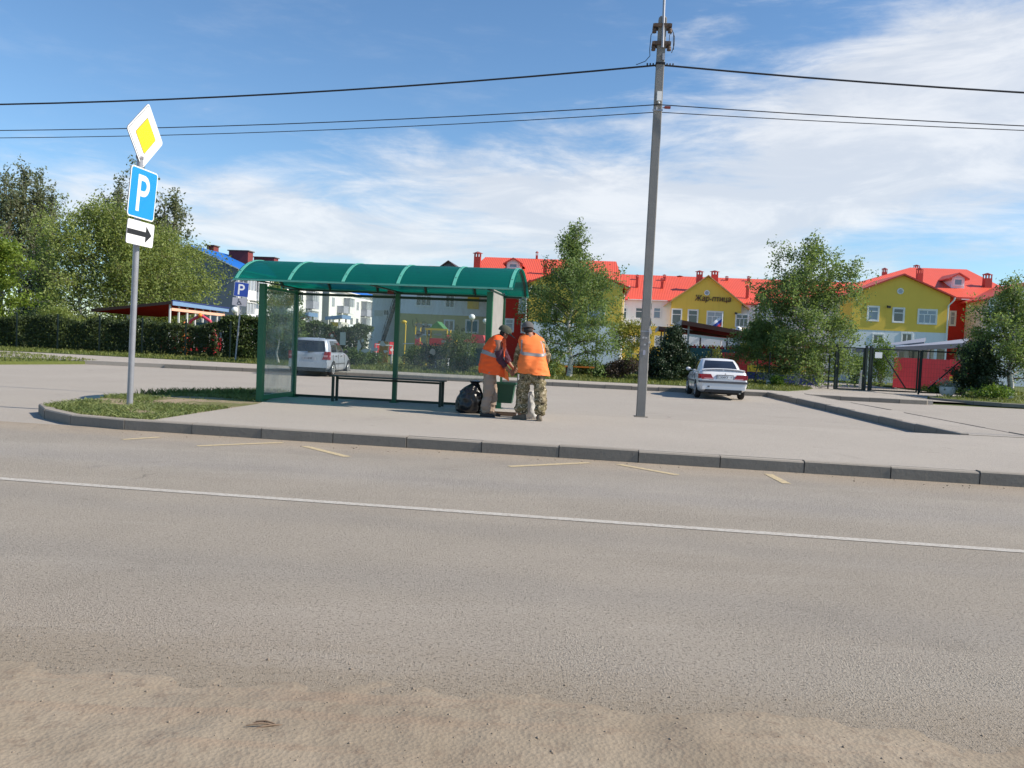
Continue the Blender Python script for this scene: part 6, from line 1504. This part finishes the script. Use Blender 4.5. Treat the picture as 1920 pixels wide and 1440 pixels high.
m.loft(rings, 0, True); [m.box((sx*.60, .2, .99), (.06, .10, .05)) for sx in (-1, 1)]; m.box((0, .19, 1.0), (.05, .08, .07)); k(m).build('spoiler', M['carwhite'], t)
m = MB(); m.box((0, .335, .995), (1.2, .004, .03)); k(m).build('boot_seam', M['black'], t)
for sx in (-1, 1):
    m = MB(); m.ball((sx*.90, 2.72, .97), .09, 10, 6, 0, (1.0, .45, .72)); m.bar((sx*.76, 2.74, .95), (sx*.86, 2.73, .96), .03, .03); k(m).build('mirror', M['carwhite'], t)
    for y in (1.55, 2.45):
        m = MB(); m.box((sx*.834, y, .77), (.022, .16, .026)); k(m).build('door_handle', M['black'], t)
    m = MB()
    for y in (1.30, 2.02, 3.02): m.box((sx*.826, y, .60), (.012, .008, .52))
    k(m).build('door_gap', M['black'], t)
m = MB(); m.tube([(.52, .35, .26), (.55, .03, .25), (.55, -.06, .25)], .035, 10); k(m).build('exhaust', M['chrome'], t)
m = MB(); m.box((-.50, -.062, .44), (.07, .006, .05)); k(m).build('tow_cover', M['trimgrey'], t)
m = MB(); m.box((-.42, -.012, .672), (.16, .004, .016)); m.box((.60, -.012, .665), (.12, .004, .014)); k(m).build('badge', M['trimgrey'], t)
van = dict(stations=[(0.0, .70, .38, .86, .0), (.03, .755, .34, .95, .0), (.09, .795, .30, .985, .01), (.25, .81, .27, .985, .01), (.8, .82, .22, .975, .01), (2.0, .82, .21, .95, .01), (2.55, .815, .21, .93, .02), (2.95, .81, .22, .86, .045), (3.3, .78, .24, .76, .045), (3.5, .73, .28, .66, .03), (3.6, .65, .36, .54, .01)],
           belt=[(-.71, .06), (0, -.005), (.71, .06), (.765, .30), (.78, 1.1), (.77, 2.1), (.70, 2.60), (0, 2.86), (-.70, 2.60), (-.77, 2.1), (-.78, 1.1), (-.765, .30)],
           roof=[(-.58, .24), (0, .19), (.58, .24), (.63, .40), (.645, 1.0), (.62, 1.62), (.55, 1.80), (0, 1.92), (-.55, 1.80), (-.62, 1.62), (-.645, 1.0), (-.63, .40)],
           zbelt=.92, zroof=1.44, panes=[(.10, 1.90, .06, .86), (3.16, 4.12, .05, .88), (4.20, 5.62, .05, .88, dict(taper=(0, -.42))), (8.38, 9.80, .05, .88, dict(taper=(.42, 0))), (9.88, 10.84, .05, .88), (6.08, 7.92, .08, .9)],
           axles=(.62, 2.98), wr=.285, track=1.48, archx=.818)
t, k, P = car('silver minivan parked behind the bus shelter glass, seen from the rear right', Vector((-7.36, 29.75, 0)), -.05, .935, M['carsilver'], van)
for sx in (-1, 1):
    poly = [(sx*.53, .66), (sx*.76, .66), (sx*.765, .97), (sx*.62, .97), (sx*.58, .80)]; poly = poly if sx > 0 else poly[::-1]
    m = MB(); m.prism(poly, (0, .035, 0), (1, 0, 0), (0, 0, 1), .045); m.box((sx*.775, .13, .815), (.06, .17, .31), 0, 0); tl = k(m).build('tail_light', M['taillight'], t)
    m = MB(); m.box((sx*.67, -.013, .80), (.16, .006, .07)); m.box((sx*.808, .12, .80), (.006, .13, .07)); k(m).build('indicator_lens', M['taillight2'], tl)
    m = MB(); m.bar((sx*.55, .35, 1.475), (sx*.54, 1.55, 1.478), .03, .03); [m.box((sx*.55, y, 1.46), (.03, .06, .04)) for y in (.37, 1.53)]; k(m).build('roof_rail', M['black'], t)
    m = MB(); m.ball((sx*.89, 2.25, .98), .09, 10, 6, 0, (.9, .45, .8)); m.bar((sx*.76, 2.28, .95), (sx*.85, 2.26, .97), .03, .03); k(m).build('mirror', M['black'], t)
    for y in (1.0, 1.78):
        m = MB(); m.box((sx*.822, y, .80), (.022, .13, .03)); k(m).build('door_handle', M['black'], t)
    m = MB()
    for y in (.55, 1.32, 2.28): m.box((sx*.817, y, .60), (.012, .008, .50))
    k(m).build('door_gap', M['black'], t)
    m = MB(); m.box((sx*.822, 1.55, .50), (.016, 1.6, .05)); k(m).build('door_strip', M['trimgrey'], t)
m = MB(); m.box((0, .0, .46), (1.5, .13, .22)); k(m).build('bumper', M['carsilver'], t)
m = MB(); m.box((0, .05, .31), (1.38, .2, .10)); m.box((0, 1.4, .23), (1.3, 2.6, .07)); k(m).build('underbody', M['black'], t)
m = MB(); m.box((0, .012, .70), (1.04, .03, .24)); k(m).build('tailgate_recess', M['carsilver'], t)
m = MB(); m.box((0, -.012, .70), (.52, .012, .115)); lp = k(m).build('licence_plate', M['signgrey'], t)
place_text('plate_text', '0 118 00', .10*.93, M['black'], lp, (0, -.019*.93, .70*.93), (1, 0, 0), (0, 0, 1), .001, sx=.85)
m = MB(); m.bar((.02, -.035, .945), (.20, -.03, .965), .02, .02); m.ball((0, -.02, .945), .03, 8, 5); k(m).build('rear_wiper', M['black'], t)

# ------------------------------------------------------------------ people
def skinmesh(nodes, edges, sub=2, root=None):
    names = list(nodes); me = bpy.data.meshes.new('tmp'); me.from_pydata([nodes[n][0] for n in names], [(names.index(a), names.index(b)) for a, b in edges], [])
    ob = bpy.data.objects.new('tmp', me); COL.objects.link(ob)
    md = ob.modifiers.new('s', 'SKIN'); md.use_smooth_shade = True; md.branch_smoothing = .6
    for i, n in enumerate(names):
        r = nodes[n][1]; r = r if isinstance(r, tuple) else (r, r)
        me.skin_vertices[0].data[i].radius = r; me.skin_vertices[0].data[i].use_root = (n == (root or names[0]))
    if sub: ob.modifiers.new('u', 'SUBSURF').levels = sub; ob.modifiers[-1].render_levels = sub
    dg = bpy.context.evaluated_depsgraph_get(); out = bpy.data.meshes.new_from_object(ob.evaluated_get(dg))
    bpy.data.objects.remove(ob); bpy.data.meshes.remove(me)
    return out
def wrinkle(me, amp, f=(9, 9, 15), seed=0.0):
    nn = [v.normal.copy() for v in me.vertices]
    for v, n in zip(me.vertices, nn):
        q_ = Vector((v.co.x*f[0]+seed, v.co.y*f[1], v.co.z*f[2])); v.co += n*amp*(mnoise.noise(q_)-abs(mnoise.noise(q_*1.9))*.9+.25)
    return me
def addmesh(name, me, mats, parent):
    me.materials.clear()
    for x in (mats if isinstance(mats, (list, tuple)) else [mats]): me.materials.append(x)
    for p in me.polygons: p.use_smooth = True
    me.name = name; o = bpy.data.objects.new(name, me); COL.objects.link(o); o.parent = parent; return o
def hand(nodes, edges, wrist, name, d, side, n, grip=.6):
    """palm + five fingers growing from the wrist joint; d = pointing direction, side = thumb side, n = palm normal"""
    w_ = Vector(nodes[wrist][0]); d = Vector(d).normalized(); side = Vector(side); side = (side-d*side.dot(d)).normalized(); n = d.cross(side)
    if n.dot(Vector(nodes[wrist][0])*0+Vector((0, 0, -1))) < 0: n = -n
    pal = w_+d*.055; nodes[name+'p'] = (pal, (.036, .017)); edges.append((wrist, name+'p'))
    for i, (o_, L) in enumerate(((.030, .070), (.010, .078), (-.011, .073), (-.030, .058))):
        b_ = pal+d*.038+side*o_; m_ = b_+d*L*.55*math.cos(grip*.6)+n*L*.55*math.sin(grip*.6); e_ = m_+d*L*.45*math.cos(grip*1.8)+n*L*.45*math.sin(grip*1.8)
        for q, p_, r_ in (('a', b_, .0098), ('b', m_, .0088), ('c', e_, .0070)): nodes[name+str(i)+q] = (p_, r_)
        edges += [(name+'p', name+str(i)+'a'), (name+str(i)+'a', name+str(i)+'b'), (name+str(i)+'b', name+str(i)+'c')]
    b_ = pal-d*.02+side*.034; e_ = b_+d*.035+side*.022+n*.015; e2_ = e_+d*.026+n*.008
    nodes[name+'ta'] = (b_, .012); nodes[name+'tb'] = (e_, .0105); nodes[name+'tc'] = (e2_, .008)
    edges += [(name+'p', name+'ta'), (name+'ta', name+'tb'), (name+'tb', name+'tc')]
def cloth(keys, seed, wr, n=48):
    """vest surface: keys = (u, centre, U axis, half, V axis, half, squareness); returns f(u, angle, offset)"""
    off_ = Vector((seed*2.3, seed*.7, 0))
    def f(u, a, grow=0.0):
        for p, q_ in zip(keys[:-1], keys[1:]):
            if u <= q_[0]+1e-9: break
        k_ = (u-p[0])/(q_[0]-p[0]); c = p[1].lerp(q_[1], k_); U_ = Vector(p[2]).lerp(Vector(q_[2]), k_).normalized(); V_ = Vector(p[4]).lerp(Vector(q_[4]), k_).normalized()
        hu = p[3]+(q_[3]-p[3])*k_+grow; hv = p[5]+(q_[5]-p[5])*k_+grow; ca, sa = math.cos(a), math.sin(a); e = 2/2.5
        d = U_*hu*math.copysign(abs(ca)**e, ca)+V_*hv*math.copysign(abs(sa)**e, sa); q0 = c+d+off_
        w_ = wr*(mnoise.noise(Vector((q0.x*7, q0.y*7, q0.z*3.2)))*1.2-abs(mnoise.noise(Vector((q0.x*9+3, q0.y*9, q0.z*13))))*.9+.25)*(1-.6*u)
        dz = .022*mnoise.noise(Vector((math.cos(a)*2, math.sin(a)*2, seed)))*(1-u)
        return c+d*(1+w_/max(.05, d.length))+Vector((0, 0, dz))
    return f
def clothmesh(f, name, mat, parent, u0=0, u1=1, a0=0, a1=2*PI, grow=0.0, nu=40, na=48):
    full = abs(a1-a0-2*PI) < 1e-6; m = MB()
    rings = [[f(u0+(u1-u0)*i/nu, a0+(a1-a0)*k_/(na if full else na-1), grow) for k_ in range(na)] for i in range(nu+1)]
    m.loft(rings, 0, True, False, full); return m.build(name, mat, parent)
def person_at(foot_px, Y): pass
YL, YR_ = 14.35, 13.98
def at(px, py, Y): return A(px, py, Y)
# ---- man on the left: profile, leaning over the bin, facing right
pL = at(921, 779, YL); pL.z = .146
tp = thing('person', 'man in plum sleeves and orange vest bending over the bin beside the black bag', 'person', pL)
def q(px, py, dy=0.0): return at(px, py, YL+dy)-pL
nd = {}; ed = []
def N_(n, p, r, frm=None):
    nd[n] = (p, r)
    if frm: ed.append((frm, n))
N_('pel', q(922, 695), (.13, .12)); N_('ab', q(923, 678), (.13, .115), 'pel'); N_('ch', q(929, 655), (.11, .10), 'ab'); N_('sh', q(937, 642), (.08, .07), 'ch')
N_('nk', q(942.5, 633.5), .055, 'sh'); N_('hd0', q(946.5, 628.5), (.075, .068), 'nk'); N_('hd1', q(947, 620), (.092, .078), 'hd0')
N_('chin', q(953, 631.5), .032, 'hd0'); N_('nose', q(957, 625.5), .013, 'hd1')
for sgn, nm in ((-1, 'n'), (1, 'f')):
    dy = sgn*.17
    N_('s'+nm, q(936+sgn*1.5, 643, dy*.9), .070, 'sh'); N_('e'+nm, q(942+sgn*5, 672-sgn*3, dy*1.15), .050, 's'+nm); N_('w'+nm, q(956+sgn*3, 690-sgn*3, dy*.65), .030, 'e'+nm)
    hand(nd, ed, 'w'+nm, 'h'+nm, q(962, 697, 0)-q(953, 688, 0), (0, .35, 1), None, .7)
    N_('t'+nm, q(919+sgn*1.5, 702, dy*.55), .105, 'pel'); N_('k'+nm, q(920.5+sgn*4.5, 738, dy*.62), .068, 't'+nm); N_('c'+nm, q(916.5+sgn*5, 753, dy*.62), .060, 'k'+nm); N_('a'+nm, q(915+sgn*5, 774, dy*.62), .045, 'c'+nm); N_('o'+nm, q(925+sgn*5, 780, dy*.62), .038, 'a'+nm)
body = addmesh('body', skinmesh(nd, ed, 2, 'pel'), M['skin'], tp)
# trousers
tn = {}; te = []
tn['p'] = (nd['pel'][0]+Vector((0, 0, .02)), (.155, .15)); tn['b'] = (nd['ab'][0]-Vector((0, 0, .04)), (.15, .14)); te.append(('p', 'b'))
for nm in 'nf':
    for a_, r_, z in (('t', .122, 0), ('k', .088, 0), ('c', .086, 0), ('a', .078, -.02)): tn[a_+nm] = (nd[a_+nm][0]+Vector((-.005 if a_ != 'a' else 0, 0, z)), r_)
    tn['m'+nm] = (nd['t'+nm][0].lerp(nd['k'+nm][0], .5), .104)
    te += [('p', 't'+nm), ('t'+nm, 'm'+nm), ('m'+nm, 'k'+nm), ('k'+nm, 'c'+nm), ('c'+nm, 'a'+nm)]
addmesh('trousers', wrinkle(skinmesh(tn, te, 3, 'p'), .026, (8, 8, 13)), M['trousers'], tp)
def shoe(pos_, d, mat, parent, L=.27):
    d = Vector((d[0], d[1], 0)).normalized(); s_ = Vector((-d.y, d.x, 0)); m = MB(); rings = []
    for f_, hw, z1 in ((-.34, .028, .05), (-.30, .038, .10), (-.12, .042, .115), (.08, .044, .09), (.30, .050, .062), (.52, .046, .05), (.64, .026, .036)):
        c = pos_+d*f_*L; rings.append([c+s_*hw*x+Vector((0, 0, z-c.z)) for x, z in ((-1, .0), (1, .0), (1.04, .02), (.85, z1*.75), (.4, z1), (-.4, z1), (-.85, z1*.75), (-1.04, .02))])
    m.loft(rings, 0, True); return m.build('shoe', mat, parent)
for nm in 'nf': shoe(nd['a'+nm][0], (1, -.1, 0), M['boot'], tp)
# shirt sleeves and torso
sn = {}; se = []
sn['c'] = (nd['ch'][0], (.14, .12)); sn['a'] = (nd['ab'][0], (.14, .12)); sn['s'] = (nd['sh'][0]+Vector((.01, 0, -.03)), (.12, .09)); sn['n'] = (nd['nk'][0]-Vector((-.005, 0, .02)), .058); se += [('a', 'c'), ('c', 's'), ('s', 'n')]
for nm in 'nf':
    sn['s'+nm] = (nd['s'+nm][0], .088); sn['m'+nm] = (nd['s'+nm][0].lerp(nd['e'+nm][0], .5), .078); sn['e'+nm] = (nd['e'+nm][0], .068); sn['w'+nm] = (nd['e'+nm][0].lerp(nd['w'+nm][0], .72), .048)
    se += [('s', 's'+nm), ('s'+nm, 'm'+nm), ('m'+nm, 'e'+nm), ('e'+nm, 'w'+nm)]
addmesh('shirt', wrinkle(skinmesh(sn, se, 3, 'c'), .018, (14, 14, 18)), M['shirt'], tp)
# vest: cross-sections from the flared hem up to the shoulders
Yv = Vector((0, 1, 0))
keys = [(0.0, q(922, 702), .235, .22, (1, 0, -.12)), (.22, q(922, 690), .235, .22, (1, 0, -.16)), (.45, q(923.5, 673), .205, .205, (1, 0, -.25)), (.66, q(928, 657), .185, .205, (1, 0, -.38)), (.84, q(933.5, 645), .168, .21, (1, 0, -.55)), (.93, q(937.5, 638), .135, .19, (1, 0, -.68)), (.97, q(940, 634.5), .105, .13, (1, 0, -.75)), (1.0, q(942.5, 631.5), .080, .09, (1, 0, -.8))]
fL = cloth([(u, c, ua, hu, Yv, hv, 2.5) for u, c, hu, hv, ua in keys], 3, .045)
vl = clothmesh(fL, 'vest', M['vest'], tp)
clothmesh(fL, 'reflective_stripe', M['stripe'], vl, .50, .585, grow=.005, nu=4)
for a0 in (-.50*PI, .44*PI): clothmesh(fL, 'shoulder_stripe', M['stripe'], vl, .585, .90, a0, a0+.035*PI, .005, 14, 8)
m = MB(); hp = q(942, 697, -.12); m.prism([(0, .05), (.10, .0), (.13, -.16), (.02, -.10), (-.06, -.08)], hp, (.96, -.2, 0), (0, 0, 1), .012); m.build('loose_flap', M['vest_o'], vl)
# cap and hair
def cap_(hc, r, fwd, tilt, mat, parent, brim=.10):
    fwd = Vector(fwd).normalized(); side = Vector((0, 0, 1)).cross(fwd).normalized(); fw = (fwd*math.cos(tilt)+Vector((0, 0, -1))*math.sin(tilt)).normalized(); upv = fw.cross(side); upv = upv if upv.z > 0 else -upv
    m = MB(); rings = []
    for i in range(7):
        a = i/6*PI/2*.96; rr_ = r*math.cos(a)**.8; z = r*.92*math.sin(a)
        rings.append([hc+fw*rr_*1.12*math.cos(2*PI*j/20)+side*rr_*math.sin(2*PI*j/20)+upv*(z-.005) for j in range(20)])
    m.loft([[p-upv*.025 for p in rings[0]]]+rings, 0, True, True); o = m.build('cap', mat, parent)
    m = MB(); inn = []; outb = []
    for j in range(11):
        a = -PI*.36+PI*.72*j/10; inn.append(hc+fw*r*1.08*math.cos(a)+side*r*.98*math.sin(a)-upv*.012); outb.append(hc+fw*(r*1.08*math.cos(a)+brim*math.cos(a*1.2))+side*r*1.02*math.sin(a)-upv*(.012+.025*math.cos(a)))
    m.add(inn+outb, [(j, j+1, 12+j, 11+j) for j in range(10)], 0, True); m.add([p-upv*.008 for p in inn+outb], [(11+j, 12+j, j+1, j) for j in range(10)], 0, True)
    m.add(outb+[p-upv*.008 for p in outb], [(j, j+1, 12+j, 11+j) for j in range(10)])
    m.build('visor', mat, o); return o
cap_(q(947.3, 620.0), .108, (1, -.1, 0), .42, M['cap'], tp, .11)
m = MB(); m.ball(q(943.5, 625), .085, 12, 8, 0, (.75, .95, .75)); m.build('hair', M['hair'], tp)
m = MB(); m.ball(q(947, 627, -.088), .026, 8, 6, 0, (.7, .5, 1.2)); m.build('ear', M['skin'], tp)
for dy in (-.035, .035):
    MB().ball(q(954.7, 624.3, dy), .010, 8, 5).build('eye', M['black'], tp)
# ---- man on the right: back to the camera, leaning forward to the left
pR = at(993, 787, YR_); pR.z = .146
tp2 = thing('person', 'man in grey cap, camouflage trousers and orange vest seen from behind at the bin', 'person', pR)
def q(px, py, dy=0.0): return at(px, py, YR_+dy)-pR
nd = {}; ed = []
N_('pel', q(998, 698), (.15, .12)); N_('ab', q(997, 680, .03), (.13, .10), 'pel'); N_('ch', q(997, 655, .09), (.13, .09), 'ab'); N_('sh', q(996.5, 640, .13), (.085, .065), 'ch')
N_('nk', q(993, 628, .17), .058, 'sh'); N_('hd0', q(991, 621, .20), (.074, .078), 'nk'); N_('hd1', q(989.5, 613.5, .215), (.080, .090), 'hd0'); N_('nose', q(987.5, 617, .33), .014, 'hd1'); N_('chin', q(989.5, 624, .285), .03, 'hd0')
N_('sl', q(978, 644, .12), .060, 'sh'); N_('el', q(969.5, 671, .22), .052, 'sl'); N_('wl', q(966, 691, .33), .030, 'el'); hand(nd, ed, 'wl', 'hl', (-.2, .8, -.35), (1, .3, .5), None, .7)
N_('sr', q(1016, 642, .12), .060, 'sh'); N_('er', q(1026, 672, .20), .052, 'sr'); N_('wr', q(1016, 690, .36), .030, 'er'); hand(nd, ed, 'wr', 'hr', (-.5, .8, -.2), (-.5, 0, .8), None, .6)
for nm, xa, xk, xf, fy in (('n', 984, 979, 977, .05), ('f', 1011, 1014, 1011.5, -.06)):
    N_('t'+nm, q(xa, 708, 0), .115, 'pel'); N_('k'+nm, q(xk, 742, fy), .074, 't'+nm); N_('c'+nm, q(xk-.5, 757, fy*.8), .066, 'k'+nm); N_('a'+nm, q(xf, 779, fy), .046, 'c'+nm)
    nd['a'+nm][0].z = .075; N_('o'+nm, nd['a'+nm][0]+Vector((-.03, .12, -.04)), .038, 'a'+nm)
addmesh('body', skinmesh(nd, ed, 2, 'pel'), M['skin'], tp2)
tn = {}; te = []
tn['p'] = (nd['pel'][0], (.205, .16)); tn['b'] = (nd['ab'][0], (.185, .145)); te.append(('p', 'b'))
for nm in 'nf':
    for a_, r_ in (('t', .140), ('k', .108), ('c', .108), ('a', .098)): tn[a_+nm] = (nd[a_+nm][0]+Vector((0, 0, .012 if a_ == 'a' else 0)), r_)
    tn['m'+nm] = (nd['t'+nm][0].lerp(nd['k'+nm][0], .5), .118); tn['d'+nm] = (nd['c'+nm][0].lerp(nd['a'+nm][0], .6), .112)
    te += [('p', 't'+nm), ('t'+nm, 'm'+nm), ('m'+nm, 'k'+nm), ('k'+nm, 'c'+nm), ('c'+nm, 'd'+nm), ('d'+nm, 'a'+nm)]
addmesh('trousers', wrinkle(skinmesh(tn, te, 3, 'p'), .028, (8, 8, 13), 4.0), M['camo'], tp2)
shoe(nd['an'][0], (-.55, .5, 0), M['bootb'], tp2, .29); shoe(nd['af'][0], (.05, 1, 0), M['bootb'], tp2, .29)
sn = {}; se = []
sn['c'] = (nd['ch'][0], (.165, .12)); sn['a'] = (nd['ab'][0], (.165, .125)); sn['s'] = (nd['sh'][0]+Vector((0, .02, -.03)), (.11, .075)); sn['n'] = (nd['nk'][0]-Vector((0, -.01, .02)), .062); se += [('a', 'c'), ('c', 's'), ('s', 'n')]
for nm in 'lr':
    sn['s'+nm] = (nd['s'+nm][0], .086); sn['m'+nm] = (nd['s'+nm][0].lerp(nd['e'+nm][0], .5), .080); sn['e'+nm] = (nd['e'+nm][0], .070); sn['w'+nm] = (nd['e'+nm][0].lerp(nd['w'+nm][0], .85), .052)
    se += [('s', 's'+nm), ('s'+nm, 'm'+nm), ('m'+nm, 'e'+nm), ('e'+nm, 'w'+nm)]
addmesh('jacket', wrinkle(skinmesh(sn, se, 3, 'c'), .018, (14, 14, 18), 2.0), M['camo'], tp2)
keys = [(0.0, q(1000, 701, .02), .262, .205, (0, 1, .05)), (.25, q(999.5, 688, .03), .258, .20, (0, 1, .1)), (.45, q(998, 672, .05), .235, .19, (0, 1, .2)), (.66, q(998, 654, .09), .230, .185, (0, 1, .3)), (.84, q(997.5, 640, .12), .236, .165, (0, 1, .38)), (.93, q(996.5, 634, .14), .205, .135, (0, 1, .42)), (.97, q(995, 630, .15), .135, .108, (0, 1, .45)), (1.0, q(994, 626, .16), .085, .082, (0, 1, .5))]
fR = cloth([(u, c, (1, 0, -.05), hu, va, hv, 2.5) for u, c, hu, hv, va in keys], 8, .042)
vr = clothmesh(fR, 'vest', M['vest_o'], tp2)
clothmesh(fR, 'reflective_stripe', M['stripe'], vr, .56, .635, grow=.005, nu=4)
for a0 in (-.78*PI, -.27*PI): clothmesh(fR, 'shoulder_stripe', M['stripe'], vr, .635, .93, a0, a0+.05*PI, .005, 14, 6)
cap_(q(989.5, 613.0, .215), .105, (-.15, 1, 0), .25, M['capgrey'], tp2, .09)
m = MB(); m.ball(q(990.3, 619, .17), .086, 12, 8, 0, (.95, .7, .72)); m.build('hair', M['hair'], tp2)
for sx in (-1, 1): MB().ball(q(990+sx*8.6, 618.5, .21), .026, 8, 6, 0, (.45, .7, 1.2)).build('ear', M['skin'], tp2)

# ------------------------------------------------------------------ litter bin and bags
bp = A(946, 775, 14.85); bp.z = .146
lb = thing('litter_bin', 'green tapered litter bin hanging in a pale metal frame between the two men', 'litter bin', bp, -.10)
kk = 14.85/F
def lz(py): return A(946, py, 14.85).z-.146
zt, zbm = lz(718.5), lz(755)
m = MB(); r0 = [(-.175, -.15), (.175, -.15), (.175, .15), (-.175, .15)]; r1 = [(-.125, -.11), (.125, -.11), (.125, .11), (-.125, .11)]
ins = [(x*.94, y*.94) for x, y in r0]; in1 = [(x*.93, y*.93) for x, y in r1]
m.loft([[(x, y, zbm+.02) for x, y in in1], [(x, y, zt) for x, y in ins], [(x, y, zt) for x, y in r0], [(x, y, zbm) for x, y in r1]][::-1], 0, False); m.build('bucket', M['bingreen'], lb)
m = MB(); [m.bar(a, b, .03, .03) for a, b in (((-.19, -.165, zt), (.19, -.165, zt)), ((-.19, .165, zt), (.19, .165, zt)), ((-.19, -.165, zt), (-.19, .165, zt)), ((.19, -.165, zt), (.19, .165, zt)))]; m.build('rim', M['bingreen'], lb)
for x in (-.215, .215):
    MB().tube([(x, 0, 0), (x, 0, lz(700))], .018, 8).build('upright', M['galv'], lb); m = MB(); m.bar((x, 0, zt-.05), (x*.87, 0, zt-.05), .02, .02); m.build('pivot', M['galv'], lb)
for y in (-.22, .22): MB().bar((-.235, y, .018), (.235, y, .018), .035, .036).build('foot_bar', M['rust'], lb)
for x in (-.215, .215): MB().bar((x, -.20, .045), (x, .20, .045), .03, .02).build('foot_strut', M['rust'], lb)
def bag(name, label, p, prof, mat, seed, sx=1.0, sy=1.0, amp=.06, n=56, sub=4):
    t = thing(name, label, 'bag', p); m = MB(); rings = []; off_ = Vector((seed*3.1, seed*1.7, 0))
    P_ = []
    for (a_, b_) in zip(prof[:-1], prof[1:]):
        P_ += [tuple(a_[k]+(b_[k]-a_[k])*i/sub for k in range(4)) for i in range(sub)]
    P_.append(prof[-1])
    for r, z, ox, oy in P_:
        row = []
        for i in range(n):
            a = 2*PI*i/n; d = Vector((math.cos(a), math.sin(a), 0)); c = Vector((ox+r*sx*d.x, oy+r*sy*d.y, z)); q_ = c+off_
            f_ = mnoise.noise(q_*5)*1.1+abs(mnoise.noise(Vector((q_.x*11, q_.y*11, q_.z*7))))*-1.3+abs(mnoise.noise(q_*24))*-.6+.4
            c += d*f_*amp*min(1, r/.12)*min(1, z/.02+.1); c.z = max(.0, c.z+amp*.5*mnoise.noise(q_*9+Vector((5, 5, 5)))*min(1, z/.05)); row.append(c)
        rings.append(row)
    m.loft(rings, 0, True); m.build('sack', mat, t); return t
gp = A(879, 773, 14.9); gp.z = .147; kz_ = 14.9/F
t = bag('rubbish_bag', 'bulging black plastic rubbish bag standing beside the man in the plum shirt', gp, [(.10, 0, 0, 0), (.17, .0, 0, 0), (.20, .03, 0, 0), (.225, .12, 0, 0), (.235, .22, 0, 0), (.225, .31, .01, 0), (.195, .39, .02, 0), (.15, .45, .04, 0), (.105, .49, .06, 0), (.065, .52, .085, 0), (.055, .535, .09, 0), (.09, .57, .10, 0), (.11, .585, .11, 0), (.02, .58, .11, 0)], M['binbag'], 5, 1, .9, .045)
wp_ = A(995, 783, 14.33); wp_.z = .147
bag('white_sack', 'crumpled whitish woven sack standing between the legs of the man in camouflage', wp_, [(.08, 0, 0, 0), (.15, .0, 0, 0), (.165, .05, 0, 0), (.15, .16, .0, 0), (.13, .27, .01, 0), (.12, .36, .01, 0), (.10, .43, .005, 0), (.075, .475, .0, 0), (.03, .47, 0, 0)], M['sack'], 9, 1, .85, .035)
